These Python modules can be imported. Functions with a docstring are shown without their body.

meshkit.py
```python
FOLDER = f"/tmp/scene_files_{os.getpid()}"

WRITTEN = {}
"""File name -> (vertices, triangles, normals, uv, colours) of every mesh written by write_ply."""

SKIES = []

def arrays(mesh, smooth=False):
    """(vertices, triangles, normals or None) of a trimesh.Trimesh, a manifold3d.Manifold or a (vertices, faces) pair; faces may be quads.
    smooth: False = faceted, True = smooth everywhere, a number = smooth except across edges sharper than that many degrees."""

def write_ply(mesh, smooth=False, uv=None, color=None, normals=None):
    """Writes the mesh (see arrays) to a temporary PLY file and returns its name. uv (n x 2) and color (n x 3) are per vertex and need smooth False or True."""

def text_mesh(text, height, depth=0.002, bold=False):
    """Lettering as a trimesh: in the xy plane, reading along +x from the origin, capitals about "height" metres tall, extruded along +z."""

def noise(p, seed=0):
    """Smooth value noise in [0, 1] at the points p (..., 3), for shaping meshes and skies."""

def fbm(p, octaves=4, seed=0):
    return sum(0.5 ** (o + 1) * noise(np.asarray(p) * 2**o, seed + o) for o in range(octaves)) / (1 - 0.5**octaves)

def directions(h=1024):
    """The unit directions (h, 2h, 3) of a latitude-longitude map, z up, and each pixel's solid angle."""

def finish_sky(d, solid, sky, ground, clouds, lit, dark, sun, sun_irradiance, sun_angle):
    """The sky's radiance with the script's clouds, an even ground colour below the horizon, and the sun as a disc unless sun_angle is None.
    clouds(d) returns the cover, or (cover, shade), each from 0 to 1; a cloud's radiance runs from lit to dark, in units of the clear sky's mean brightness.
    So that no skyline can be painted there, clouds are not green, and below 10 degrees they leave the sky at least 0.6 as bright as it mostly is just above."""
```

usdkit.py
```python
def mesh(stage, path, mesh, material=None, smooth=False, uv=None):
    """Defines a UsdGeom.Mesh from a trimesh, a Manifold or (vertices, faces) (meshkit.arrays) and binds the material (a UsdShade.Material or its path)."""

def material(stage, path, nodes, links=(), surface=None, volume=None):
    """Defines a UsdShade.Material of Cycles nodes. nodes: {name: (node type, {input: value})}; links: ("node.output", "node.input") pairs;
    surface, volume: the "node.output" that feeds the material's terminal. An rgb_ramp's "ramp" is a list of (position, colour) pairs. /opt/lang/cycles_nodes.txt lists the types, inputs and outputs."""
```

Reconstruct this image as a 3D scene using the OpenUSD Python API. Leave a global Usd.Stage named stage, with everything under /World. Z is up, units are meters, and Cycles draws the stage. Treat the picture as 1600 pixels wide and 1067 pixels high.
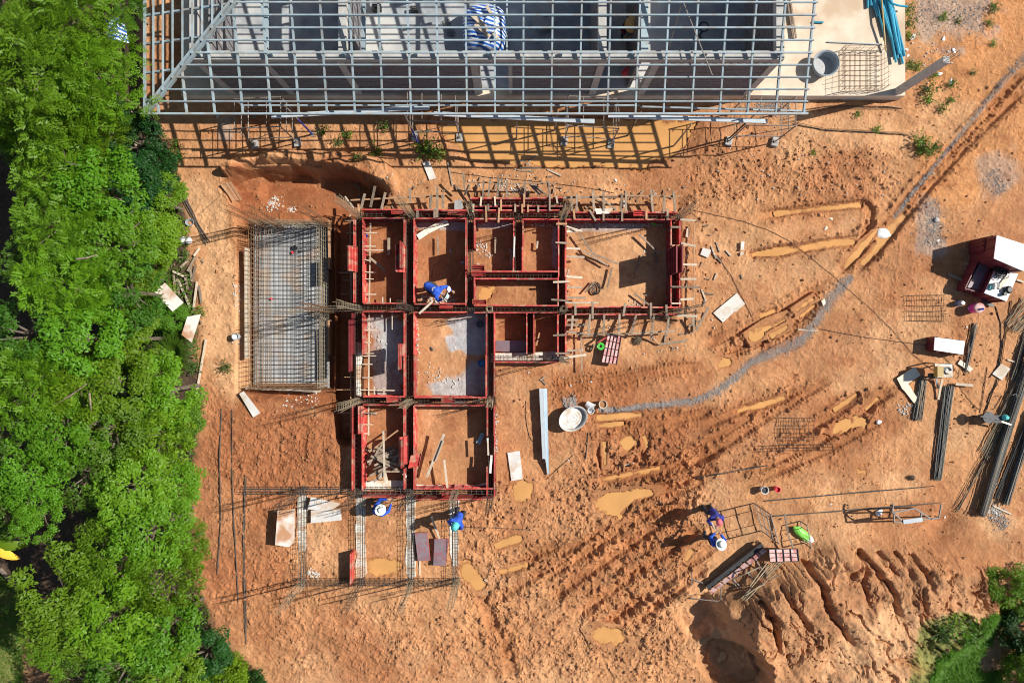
import math, numpy as np, trimesh, usdkit, meshkit, manifold3d
from scipy.ndimage import gaussian_filter, map_coordinates
from shapely.geometry import Polygon
from pxr import Usd, UsdGeom, UsdLux, UsdShade, Gf, Sdf, Vt

stage = Usd.Stage.CreateInMemory()
UsdGeom.SetStageUpAxis(stage, 'Z')
UsdGeom.Xform.Define(stage, '/World')
L = '/World/Looks/'
rng = np.random.default_rng(7)

# ------------------------------------------------------------------ camera, sky, sun
H, F = 23.6, 1062.0                      # drone height above the ground; focal length in pixels of the 1600 px photograph
cam = UsdGeom.Camera.Define(stage, '/World/camera')
cam.AddTranslateOp().Set(Gf.Vec3d(0, 0, H))
cam.CreateHorizontalApertureAttr(36.0)
cam.CreateVerticalApertureAttr(24.0)
cam.CreateFocalLengthAttr(36.0 * F / 1600)
cam.CreateClippingRangeAttr(Gf.Vec2f(0.1, 5000))
cam.CreateExposureAttr(0.5)
SUN = np.array([1.08, 0.26, 1.0]); SUN /= np.linalg.norm(SUN)
EL, AZ = math.asin(SUN[2]), math.atan2(SUN[0], SUN[1])
usdkit.material(stage, L + 'sky_look', {
    's': ('sky_texture', {'sky_type': 'single_scattering', 'sun_disc': False, 'sun_elevation': EL, 'sun_rotation': AZ}),
    'b': ('background_shader', {'strength': 0.062})}, [('s.color', 'b.color')], surface='b.background')
dome = UsdLux.DomeLight.Define(stage, '/World/sky')
UsdShade.MaterialBindingAPI.Apply(dome.GetPrim()).Bind(UsdShade.Material.Get(stage, L + 'sky_look'))
dome.GetPrim().SetCustomDataByKey('kind', 'structure')
sun = UsdLux.DistantLight.Define(stage, '/World/sun')
sun.CreateIntensityAttr(1.2); sun.CreateAngleAttr(0.5); sun.CreateColorAttr(Gf.Vec3f(1, 0.95, 0.87))
sun.GetPrim().CreateAttribute('inputs:normalize', Sdf.ValueTypeNames.Bool).Set(True)
_z = SUN; _x = np.cross([0, 1, 0], _z); _x /= np.linalg.norm(_x); _y = np.cross(_z, _x)
sun.AddTransformOp().Set(Gf.Matrix4d(*_x, 0, *_y, 0, *_z, 0, 0, 0, 0, 1))

# ------------------------------------------------------------------ helpers
def P(px, py, z=0.0):
    """The point at height z that the photograph shows at this pixel."""
    return np.array([(px - 800) / F * (H - z), (533.5 - py) / F * (H - z), z])

def rotz(a):
    c, s = math.cos(a), math.sin(a)
    return np.array([[c, -s, 0], [s, c, 0], [0, 0, 1.0]])
def roty(a):
    c, s = math.cos(a), math.sin(a)
    return np.array([[c, 0, s], [0, 1.0, 0], [-s, 0, c]])
def rotx(a):
    c, s = math.cos(a), math.sin(a)
    return np.array([[1.0, 0, 0], [0, c, -s], [0, s, c]])
def unit(v):
    v = np.asarray(v, float); return v / (np.linalg.norm(v) + 1e-12)

_BV = np.array([[x, y, z] for z in (-.5, .5) for y in (-.5, .5) for x in (-.5, .5)])
_BF = np.array([[0, 2, 3], [0, 3, 1], [4, 5, 7], [4, 7, 6], [0, 1, 5], [0, 5, 4], [2, 6, 7], [2, 7, 3], [0, 4, 6], [0, 6, 2], [1, 3, 7], [1, 7, 5]])

class MB:
    """Collects simple shapes into one mesh."""
    def __init__(s): s.v, s.f, s.n = [], [], 0
    def add(s, v, f):
        v = np.asarray(v, float); f = np.asarray(f, int)
        if f.shape[1] == 4: f = np.vstack([f[:, [0, 1, 2]], f[:, [0, 2, 3]]])
        s.v.append(v); s.f.append(f + s.n); s.n += len(v); return s
    def mesh(s, m):
        v, f, _ = meshkit.arrays(m); return s.add(v, f)
    def box(s, c, size, R=None):
        v = _BV * np.asarray(size, float)
        if R is not None: v = v @ np.asarray(R).T
        return s.add(v + np.asarray(c, float), _BF)
    def bar(s, p0, p1, w, h, up=(0, 0, 1), roll=0.0):
        p0, p1 = np.asarray(p0, float), np.asarray(p1, float)
        d = unit(p1 - p0); up = np.asarray(up, float)
        if abs(d @ up) > .98: up = np.array([0, 1.0, 0])
        a = unit(np.cross(up, d)); b = np.cross(d, a)
        if roll:
            c, q = math.cos(roll), math.sin(roll); a, b = c * a + q * b, c * b - q * a
        R = np.stack([d, a, b], 1)
        return s.box((p0 + p1) / 2, (np.linalg.norm(p1 - p0), w, h), R)
    def tube(s, pts, r, sides=5, closed=False):
        p = np.asarray(pts, float)
        if closed: p = np.vstack([p, p[:1]])
        n = len(p); rr = np.broadcast_to(np.asarray(r, float), (n,))
        t = np.gradient(p, axis=0); t /= np.linalg.norm(t, axis=1, keepdims=True) + 1e-12
        ref = np.where(np.abs(t[:, 2:]) < .9, [0, 0, 1.0], [1.0, 0, 0])
        a = np.cross(t, ref); a /= np.linalg.norm(a, axis=1, keepdims=True) + 1e-12
        b = np.cross(t, a); th = np.arange(sides) * 2 * np.pi / sides
        v = (p[:, None] + rr[:, None, None] * (np.cos(th)[None, :, None] * a[:, None] + np.sin(th)[None, :, None] * b[:, None])).reshape(-1, 3)
        i, j = np.meshgrid(np.arange(n - 1), np.arange(sides), indexing='ij')
        q = np.stack([i * sides + j, i * sides + (j + 1) % sides, (i + 1) * sides + (j + 1) % sides, (i + 1) * sides + j], -1).reshape(-1, 4)
        f = np.vstack([q[:, [0, 2, 1]], q[:, [0, 3, 2]]])
        if not closed:
            k = np.arange(1, sides - 1)
            c0 = np.stack([0 * k, k, k + 1], 1); e = (n - 1) * sides
            c1 = np.stack([0 * k + e, k + 1 + e, k + e], 1); f = np.vstack([f, c0, c1])
        return s.add(v, f)
    def prism(s, poly, z0, z1):
        m = trimesh.creation.extrude_polygon(Polygon(poly), z1 - z0, engine='earcut')
        return s.add(np.array(m.vertices) + [0, 0, z0], m.faces)
    def slab(s, poly, thick, zs):
        """A thin board whose corners poly (xy) have bottom heights zs."""
        n = len(poly); lo = np.c_[np.asarray(poly), zs]; hi = lo + [0, 0, thick]
        tri = trimesh.creation.triangulate_polygon(Polygon(poly), engine='earcut')
        ft = np.asarray(tri[1]); idx = [int(np.argmin(((np.asarray(poly) - q) ** 2).sum(1))) for q in tri[0]]
        ft = np.array(idx)[ft]
        a = np.asarray(poly); area = sum(a[i][0] * a[(i + 1) % n][1] - a[(i + 1) % n][0] * a[i][1] for i in range(n))
        k = np.arange(n); k2 = (k + 1) % n
        side = np.vstack([np.stack([k, k2, k2 + n], 1), np.stack([k, k2 + n, k + n], 1)])
        if area < 0: side = side[:, ::-1]
        t0 = a[ft]; o = np.cross(t0[:, 1] - t0[:, 0], t0[:, 2] - t0[:, 0])
        ft = np.where((o < 0)[:, None], ft[:, ::-1], ft)
        return s.add(np.vstack([lo, hi]), np.vstack([ft + n, ft[:, ::-1], side]))
    def lathe(s, prof, c, R=None, seg=20, sx=1.0, sy=1.0):
        prof = np.asarray(prof, float); th = np.arange(seg) * 2 * np.pi / seg
        v = np.stack([prof[:, 0, None] * np.cos(th) * sx, prof[:, 0, None] * np.sin(th) * sy, np.broadcast_to(prof[:, 1, None], (len(prof), seg))], -1).reshape(-1, 3)
        if R is not None: v = v @ np.asarray(R).T
        i, j = np.meshgrid(np.arange(len(prof) - 1), np.arange(seg), indexing='ij')
        q = np.stack([i * seg + j, i * seg + (j + 1) % seg, (i + 1) * seg + (j + 1) % seg, (i + 1) * seg + j], -1).reshape(-1, 4)
        return s.add(v + np.asarray(c, float), q)
    def get(s): return np.vstack(s.v), np.vstack(s.f)

ORD = ['first', 'second', 'third', 'fourth', 'fifth', 'sixth', 'seventh', 'eighth', 'ninth', 'tenth', 'eleventh', 'twelfth', 'thirteenth', 'fourteenth', 'fifteenth', 'sixteenth', 'seventeenth', 'eighteenth']
_used = {}
def path_of(parent, name):
    base = (parent.GetPath().pathString if parent is not None else '/World') + '/' + name
    k = _used.get(base, 0); _used[base] = k + 1
    return base if k == 0 else f'{base}_{k:03d}'
LOC = {}
def tags(prim, label=None, cat=None, group=None, kind=None):
    for k, v in (('label', label), ('category', cat), ('group', group), ('kind', kind)):
        if v: prim.SetCustomDataByKey(k, v)
    return prim
def thing(name, label, cat, loc=(0, 0, 0), group=None, kind=None):
    x = UsdGeom.Xform.Define(stage, path_of(None, name))
    x.AddTranslateOp().Set(Gf.Vec3d(*map(float, loc)))
    LOC[x.GetPath().pathString] = np.asarray(loc, float)
    return tags(x.GetPrim(), label, cat, group, kind)
def part(parent, name, mb, mat, smooth=False, label=None, kind=None):
    v, f = mb.get() if isinstance(mb, MB) else mb
    o = LOC[parent.GetPath().pathString]
    m = usdkit.mesh(stage, path_of(parent, name), (v - o, f), MAT[mat], smooth=smooth)
    LOC[m.GetPath().pathString] = o
    return tags(m.GetPrim(), label, kind=kind)
def one(name, mb, mat, label, cat=None, group=None, kind=None, smooth=False, colors=None):
    v, f = mb.get() if isinstance(mb, MB) else mb
    lo, hi = v.min(0), v.max(0); o = np.array([(lo[0] + hi[0]) / 2, (lo[1] + hi[1]) / 2, lo[2]])
    m = usdkit.mesh(stage, path_of(None, name), (v - o, f), MAT[mat], smooth=smooth)
    m.AddTranslateOp().Set(Gf.Vec3d(*map(float, o)))
    if colors is not None:
        UsdGeom.PrimvarsAPI(m).CreatePrimvar('tint', Sdf.ValueTypeNames.Color3fArray, 'vertex').Set(Vt.Vec3fArray.FromNumpy(np.asarray(colors, np.float32)))
    return tags(m.GetPrim(), label, cat, group, kind)
def copy_of(src, name, label, cat, loc, rz=0.0, sc=(1, 1, 1), group=None):
    x = UsdGeom.Xform.Define(stage, path_of(None, name))
    x.AddTranslateOp().Set(Gf.Vec3d(*map(float, loc))); x.AddRotateZOp().Set(math.degrees(rz)); x.AddScaleOp().Set(Gf.Vec3f(*map(float, sc)))
    p = x.GetPrim(); p.GetReferences().AddInternalReference(src); p.SetInstanceable(True)
    return tags(p, label, cat, group)

# ------------------------------------------------------------------ materials
MAT = {}
def mat(name, c1, c2=None, scale=6.0, rough=.8, metallic=0.0, rnd=.12, bump=0.0, bscale=60.0, isl=0.0, spec=.5, lo=.35, hi=.65, detail=4.0, c3=None, s3=1.2, stretch=None):
    n = {'g': ('geometry', {}), 'oi': ('object_info', {}), 'm': ('mapping', {'scale': stretch or (1, 1, 1)}),
         'n': ('noise_texture', {'scale': scale, 'detail': detail, 'roughness': .65}),
         'r': ('map_range', {'from_min': lo, 'from_max': hi, 'to_min': 0.0, 'to_max': 1.0, 'clamp': True}),
         'x': ('mix_color', {'a': c1, 'b': c2 or c1}),
         'vr': ('map_range', {'from_min': 0.0, 'from_max': 1.0, 'to_min': 1 - rnd, 'to_max': 1 + rnd}),
         'h': ('hsv', {}),
         'p': ('principled_bsdf', {'roughness': rough, 'metallic': metallic, 'specular_ior_level': spec})}
    l = [('g.position', 'm.vector'), ('m.vector', 'n.vector'), ('n.fac', 'r.value'), ('r.result', 'x.fac'), ('oi.random', 'vr.value'), ('vr.result', 'h.value')]
    col = 'x.result'
    if c3 is not None:
        n |= {'n3': ('noise_texture', {'scale': s3, 'detail': 3.0}), 'r3': ('map_range', {'from_min': .5, 'from_max': .62, 'to_min': 0.0, 'to_max': 1.0, 'clamp': True}), 'x3': ('mix_color', {'b': c3})}
        l += [('g.position', 'n3.vector'), ('n3.fac', 'r3.value'), ('r3.result', 'x3.fac'), (col, 'x3.a')]; col = 'x3.result'
    if isl:
        n |= {'iv': ('map_range', {'from_min': 0.0, 'from_max': 1.0, 'to_min': 1 - isl, 'to_max': 1 + isl}), 'h2': ('hsv', {})}
        l += [('g.random_per_island', 'iv.value'), ('iv.result', 'h2.value'), (col, 'h2.color')]; col = 'h2.color'
    l += [(col, 'h.color'), ('h.color', 'p.base_color')]
    if bump:
        n |= {'bn': ('noise_texture', {'scale': bscale, 'detail': 3.0}), 'b': ('bump', {'strength': 1.0, 'distance': bump})}
        l += [('g.position', 'bn.vector'), ('bn.fac', 'b.height'), ('b.normal', 'p.normal')]
    MAT[name] = usdkit.material(stage, L + name, n, l, surface='p.BSDF')

mat('concrete', (.30, .30, .29), (.42, .41, .38), 3, .9, bump=.004)
mat('terrace', (.56, .45, .33), (.66, .56, .43), 1.6, .9, bump=.003, c3=(.50, .37, .25), s3=.7)
mat('floor_inside', (.20, .22, .24), (.34, .35, .36), 1.4, .75, c3=(.44, .44, .42), s3=.35)
mat('lean_concrete', (.56, .50, .42), (.74, .69, .60), 4, .95, bump=.01, bscale=30, c3=(.52, .36, .24), s3=2.2)
mat('bed_concrete', (.27, .28, .285), (.42, .43, .43), 1.6, .9, bump=.004, c3=(.40, .33, .27), s3=1.5)
mat('slurry', (.30, .31, .33), (.46, .46, .46), 5, .9, bump=.006, bscale=25)
mat('block', (.15, .145, .155), (.23, .22, .235), 9, .95, isl=.14)
mat('mortar', (.20, .19, .19), (.27, .26, .26), 9, .95)
mat('column_concrete', (.34, .33, .31), (.44, .43, .40), 5, .9)
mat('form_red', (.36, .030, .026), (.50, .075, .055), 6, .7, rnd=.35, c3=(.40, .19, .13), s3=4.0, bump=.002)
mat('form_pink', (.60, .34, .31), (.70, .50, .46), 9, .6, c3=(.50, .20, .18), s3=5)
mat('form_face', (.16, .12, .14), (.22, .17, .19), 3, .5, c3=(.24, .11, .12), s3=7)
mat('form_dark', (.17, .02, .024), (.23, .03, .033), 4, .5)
mat('rebar', (.055, .045, .038), (.10, .075, .055), 14, .7, metallic=.3, rnd=.25)
mat('rebar_rust', (.17, .085, .04), (.25, .13, .06), 14, .8, rnd=.25)
mat('rebar_tan', (.24, .19, .12), (.32, .26, .17), 14, .7, rnd=.2)
mat('rebar_grey', (.085, .085, .08), (.15, .14, .12), 16, .55, metallic=.4, rnd=.3)
mat('roof_steel', (.24, .31, .345), (.31, .385, .41), 3, .45, rnd=.16, c3=(.26, .27, .26), s3=2.5)
mat('scaffold', (.30, .29, .27), (.22, .16, .12), 20, .6, metallic=.3)
mat('timber', (.20, .15, .105), (.34, .26, .19), 9, .9, rnd=.35, stretch=(1, 1, 1))
mat('timber_pale', (.46, .37, .27), (.58, .49, .38), 9, .9, rnd=.18)
mat('timber_orange', (.38, .20, .10), (.46, .27, .15), 9, .9, rnd=.2)
mat('plywood', (.56, .52, .46), (.66, .63, .57), 3, .8, rnd=.08, c3=(.50, .40, .30), s3=1.6)
mat('board_white', (.54, .52, .49), (.64, .62, .58), 3, .7, rnd=.08, c3=(.50, .40, .31), s3=2.4)
mat('board_dirty', (.62, .58, .52), (.70, .66, .60), 2.5, .8, c3=(.42, .22, .12), s3=1.1)
mat('board_cream', (.66, .58, .44), (.74, .68, .55), 2, .8)
mat('lid_white', (.62, .60, .59), (.70, .68, .66), 3, .5, c3=(.68, .54, .54), s3=2.6, stretch=(1, 5, 1))
mat('crate_red', (.115, .014, .018), (.15, .02, .024), 5, .5)
mat('pvc_blue', (.03, .27, .40), (.05, .33, .47), 3, .35, rnd=.18)
mat('grey_plastic', (.27, .31, .33), (.31, .35, .37), 3, .5)
mat('mortar_wet', (.36, .36, .36), (.44, .44, .43), 5, .6)
mat('tub_white', (.58, .56, .52), (.68, .66, .62), 6, .7, c3=(.50, .42, .34), s3=5)
mat('bucket_white', (.70, .70, .70), (.75, .75, .74), 6, .4)
mat('bucket_tan', (.66, .52, .38), (.70, .58, .45), 6, .5)
mat('black_rubber', (.018, .018, .02), (.03, .03, .032), 6, .5)
mat('dark_metal', (.035, .037, .04), (.06, .06, .062), 6, .5, metallic=.5)
mat('steel_pale', (.40, .45, .48), (.48, .52, .54), 4, .4, rnd=.06)
mat('steel_blue', (.26, .36, .44), (.34, .42, .48), 4, .4, rnd=.06)
mat('green_plastic', (.06, .50, .05), (.08, .58, .07), 6, .4)
mat('pink_plastic', (.80, .05, .33), (.85, .08, .40), 6, .4)
mat('red_plastic', (.60, .03, .05), (.66, .05, .07), 6, .4)
mat('yellow_plastic', (.80, .48, .04), (.82, .52, .06), 6, .5)
mat('ochre', (.36, .24, .06), (.42, .28, .08), 6, .5)
mat('teal', (.06, .42, .42), (.10, .50, .48), 8, .8)
mat('cloth_blue', (.015, .06, .42), (.025, .10, .52), 9, .9, rnd=.1)
mat('cloth_navy', (.028, .035, .22), (.045, .05, .32), 9, .9, rnd=.1)
mat('cloth_dark', (.018, .024, .032), (.03, .04, .05), 9, .9)
mat('cloth_white', (.66, .65, .60), (.74, .73, .68), 9, .9)
mat('cloth_pink', (.55, .10, .13), (.62, .15, .18), 9, .9)
mat('cloth_maroon', (.10, .012, .02), (.14, .02, .03), 9, .9)
mat('straw', (.52, .34, .12), (.60, .42, .18), 12, .9)
mat('skin', (.30, .17, .11), (.34, .20, .13), 9, .6)
mat('hair', (.012, .01, .01), None, 9, .6)
mat('bamboo', (.30, .24, .15), (.42, .35, .24), 8, .8, rnd=.2)
mat('bark', (.10, .075, .055), (.17, .135, .10), 12, .95)
mat('gravel_stone', (.50, .49, .47), (.66, .65, .62), 20, .95, isl=.45)
mat('rubble', (.58, .54, .48), (.70, .66, .60), 20, .95, isl=.2)
mat('clod', (.33, .155, .068), (.42, .205, .095), 4, .95, isl=.25)
mat('plastic_white', (.56, .55, .54), (.70, .69, .68), 9, .4)
mat('bag_green', (.16, .50, .05), (.20, .58, .08), 6, .5)
mat('rust_sheet', (.22, .11, .07), (.30, .17, .12), 6, .8)
def leaf_mat(name, c1, c2, c3):
    MAT[name] = usdkit.material(stage, L + name, {
        'g': ('geometry', {}), 'oi': ('object_info', {}),
        'r': ('rgb_ramp', {'ramp': [(0, c1), (.45, c2), (.85, c2), (1, c3)]}),
        'vr': ('map_range', {'from_min': 0.0, 'from_max': 1.0, 'to_min': .78, 'to_max': 1.18}), 'h': ('hsv', {}),
        'hr': ('map_range', {'from_min': 0.0, 'from_max': 1.0, 'to_min': .485, 'to_max': .52}),
        'wm': ('math', {'math_type': 'fraction'}), 'wk': ('math', {'math_type': 'multiply', 'value2': 17.31}),
        'p': ('principled_bsdf', {'roughness': .5, 'specular_ior_level': .35}), 't': ('translucent_bsdf', {}),
        'x': ('mix_closure', {'fac': .45})},
        [('g.random_per_island', 'r.fac'), ('r.color', 'h.color'), ('oi.random', 'vr.value'), ('vr.result', 'h.value'),
         ('oi.random', 'wk.value1'), ('wk.value', 'wm.value1'), ('wm.value', 'hr.value'), ('hr.result', 'h.hue'),
         ('h.color', 'p.base_color'), ('h.color', 't.color'), ('p.BSDF', 'x.closure1'), ('t.BSDF', 'x.closure2')], surface='x.closure')
leaf_mat('leaf_bright', (.14, .28, .012), (.28, .46, .018), (.48, .54, .035))
leaf_mat('leaf_yellow', (.15, .30, .012), (.27, .46, .02), (.42, .52, .04))
leaf_mat('leaf_mid', (.08, .18, .014), (.15, .30, .018), (.26, .37, .03))
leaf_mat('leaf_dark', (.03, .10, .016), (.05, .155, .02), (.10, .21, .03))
leaf_mat('grass_blade', (.16, .30, .035), (.24, .40, .045), (.38, .44, .09))
# blue and white striped tarpaulin
MAT['tarp'] = usdkit.material(stage, L + 'tarp', {
    'g': ('geometry', {}), 'm': ('mapping', {'rotation': (0, 0, .25), 'scale': (1, 1, 1)}),
    'w': ('wave_texture', {'wave_type': 'bands', 'bands_direction': 'y', 'scale': 2.6, 'distortion': 2.2, 'detail': 2.0, 'detail_scale': 1.6}),
    'r': ('rgb_ramp', {'ramp': [(0, (.02, .10, .42)), (.45, (.03, .15, .52)), (.6, (.5, .6, .72)), (1, (.66, .70, .75))]}),
    'p': ('principled_bsdf', {'roughness': .3})},
    [('g.position', 'm.vector'), ('m.vector', 'w.vector'), ('w.fac', 'r.fac'), ('r.color', 'p.base_color')], surface='p.BSDF')
# earth: the vertex tint (dry, red, grey or grassy soil) with grain and pebbles
MAT['puddle_water'] = usdkit.material(stage, L + 'puddle_water', {'g': ('geometry', {}), 'a': ('attribute', {'attribute': 'tint'}), 'n': ('noise_texture', {'scale': 1.4, 'detail': 4.0}), 'r': ('map_range', {'from_min': .3, 'from_max': .7, 'to_min': .86, 'to_max': 1.08}), 'h': ('hsv', {}), 'p': ('principled_bsdf', {'roughness': .12, 'specular_ior_level': .5})},
    [('g.position', 'n.vector'), ('n.fac', 'r.value'), ('r.result', 'h.value'), ('a.color', 'h.color'), ('h.color', 'p.base_color')], surface='p.BSDF')
MAT['earth'] = usdkit.material(stage, L + 'earth', {
    'g': ('geometry', {}), 'a': ('attribute', {'attribute': 'tint'}),
    'n1': ('noise_texture', {'scale': .9, 'detail': 6.0, 'roughness': .6}), 'r1': ('map_range', {'from_min': .3, 'from_max': .7, 'to_min': .80, 'to_max': 1.18}),
    'n2': ('noise_texture', {'scale': 9.0, 'detail': 6.0, 'roughness': .7}), 'r2': ('map_range', {'from_min': .3, 'from_max': .7, 'to_min': .82, 'to_max': 1.16}),
    'mm': ('math', {'math_type': 'multiply'}), 'h': ('hsv', {}),
    'n3': ('noise_texture', {'scale': 2.3, 'detail': 5.0}), 'r3': ('map_range', {'from_min': .52, 'from_max': .7, 'to_min': 0.0, 'to_max': .55, 'clamp': True}),
    'x': ('mix_color', {'blend_type': 'multiply', 'b': (.62, .46, .42)}),
    'bn': ('noise_texture', {'scale': 38.0, 'detail': 5.0, 'roughness': .7}), 'b': ('bump', {'strength': .8, 'distance': .022}),
    'p': ('principled_bsdf', {'roughness': .95, 'specular_ior_level': .2})},
    [('g.position', 'n1.vector'), ('g.position', 'n2.vector'), ('g.position', 'n3.vector'), ('g.position', 'bn.vector'),
     ('n1.fac', 'r1.value'), ('n2.fac', 'r2.value'), ('r1.result', 'mm.value1'), ('r2.result', 'mm.value2'), ('n3.fac', 'r3.value'),
     ('a.color', 'x.a'), ('r3.result', 'x.fac'), ('x.result', 'h.color'), ('mm.value', 'h.value'), ('h.color', 'p.base_color'),
     ('bn.fac', 'b.height'), ('b.normal', 'p.normal')], surface='p.BSDF')

# ------------------------------------------------------------------ ground
STEP = .036
gx, gy = np.arange(-18.7, 18.7, STEP), np.arange(-12.8, 12.8, STEP)
GX, GY = np.meshgrid(gx, gy)                       # [iy, ix]
GU, GV = 800 + GX * F / H, 533.5 - GY * F / H      # the same points as photograph pixels (for the lists of measured outlines)
S = F / H                                          # pixels per metre on the ground
P3 = np.stack([GX, GY, 0 * GX], -1)
def fb(scale, oct=4, seed=0, sy=1.0):
    return meshkit.fbm(P3 * [scale, scale * sy, 1], oct, seed)
def inside(poly):
    u, v = GU, GV; poly = np.asarray(poly, float)
    i0, i1 = np.searchsorted(-gy[::-1] * -1, 0), 0
    m = np.zeros(u.shape, bool)
    cx = np.searchsorted(GU[0], poly[:, 0].min()), np.searchsorted(GU[0], poly[:, 0].max())
    ry = np.searchsorted(-GV[:, 0], -poly[:, 1].max()), np.searchsorted(-GV[:, 0], -poly[:, 1].min())
    sl = (slice(ry[0], ry[1] + 1), slice(cx[0], cx[1] + 1))
    uu, vv = u[sl], v[sl]; mm = np.zeros(uu.shape, bool); n = len(poly)
    for k in range(n):
        (x0, y0), (x1, y1) = poly[k], poly[(k + 1) % n]
        if y0 == y1: continue
        c = (y0 > vv) != (y1 > vv)
        mm ^= c & (uu < (x1 - x0) * (vv - y0) / (y1 - y0) + x0)
    m[sl] = mm
    return m
def soft(poly, blur=.25):
    """0..1 mask of an outline (pixels), its edge blurred by so many metres and made uneven."""
    m = gaussian_filter(inside(poly).astype(np.float32), blur / STEP)
    return m
N_EDGE = fb(1.6, 4, 31) - .5
def ragged(poly, blur=.3, amt=1.0):
    return np.clip((soft(poly, blur) - .5 + amt * N_EDGE) * 3 + .5, 0, 1) * np.clip(soft(poly, blur + .05) * 5 - .25, 0, 1)
def stroke(pts, half):
    """(slice, signed distance, distance along) in metres to a pixel polyline, within half metres."""
    p = (np.asarray(pts, float) - [800, 533.5]) / S * [1, -1]
    x0, x1 = np.searchsorted(gx, [p[:, 0].min() - half, p[:, 0].max() + half]); y0, y1 = np.searchsorted(gy, [p[:, 1].min() - half, p[:, 1].max() + half])
    sl = (slice(y0, y1), slice(x0, x1)); X, Y = GX[sl], GY[sl]
    best, sd, al, s0 = np.full(X.shape, 1e9), np.zeros(X.shape), np.zeros(X.shape), 0.0
    for a, b in zip(p[:-1], p[1:]):
        d = b - a; ln = np.hypot(*d); d = d / ln
        t = np.clip((X - a[0]) * d[0] + (Y - a[1]) * d[1], 0, ln)
        qx, qy = X - a[0] - t * d[0], Y - a[1] - t * d[1]; dist = np.hypot(qx, qy)
        m = dist < best; best[m] = dist[m]; sd[m] = (np.sign(d[0] * qy - d[1] * qx) * dist)[m]; al[m] = (s0 + t)[m]
        s0 += ln
    return sl, best, sd, al, s0

hgt = .10 * (fb(.22, 3, 1) - .5) + .05 * (fb(1.1, 4, 2) - .5)
rough = np.full(GX.shape, .40)
# --- churned soil
for poly, amt in (([(740, 790), (1000, 700), (1060, 650), (1130, 740), (1080, 900), (1090, 1067), (730, 1067), (700, 930)], 1.7),
                  ([(1080, 215), (1420, 225), (1400, 300), (1300, 330), (1060, 330)], 1.5),
                  ([(320, 620), (550, 640), (548, 770), (470, 920), (720, 930), (740, 1067), (400, 1067), (310, 930)], 1.0),
                  ([(830, 590), (1060, 600), (1060, 700), (900, 720)], 1.0), ([(930, 680), (1070, 680), (1060, 760), (900, 790)], 2.0),
                  ([(1180, 620), (1400, 600), (1400, 690), (1100, 760)], 1.1), ([(330, 270), (600, 270), (550, 640), (380, 640)], 1.0),
                  ([(760, 740), (860, 760), (880, 830), (760, 850), (700, 830)], 2.0)):
    rough = np.maximum(rough, amt * soft(poly, .5))
for poly, amt in (([(640, 340), (1060, 340), (1060, 485), (880, 490), (770, 560), (760, 770), (640, 770)], .6), ([(265, 270), (345, 300), (385, 640), (330, 640)], .4),
                  ([(1100, 420), (1600, 300), (1600, 760), (1250, 800), (1130, 600)], .42)):
    m = soft(poly, .4); rough = rough * (1 - m) + amt * m
rough *= .35 + 1.3 * fb(.45, 4, 51)
cl = fb(3.2, 4, 3); cl2 = fb(7.5, 3, 4); cl3 = fb(17, 2, 5)
ridged = 1 - np.abs(2 * cl - 1)
clods = np.clip(cl2 - .52, 0, 1) * 3.0
hgt += rough * (.10 * (cl - .5) + .055 * (clods - .15) + .022 * (cl3 - .5)) + .012 * (cl3 - .5)
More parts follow.
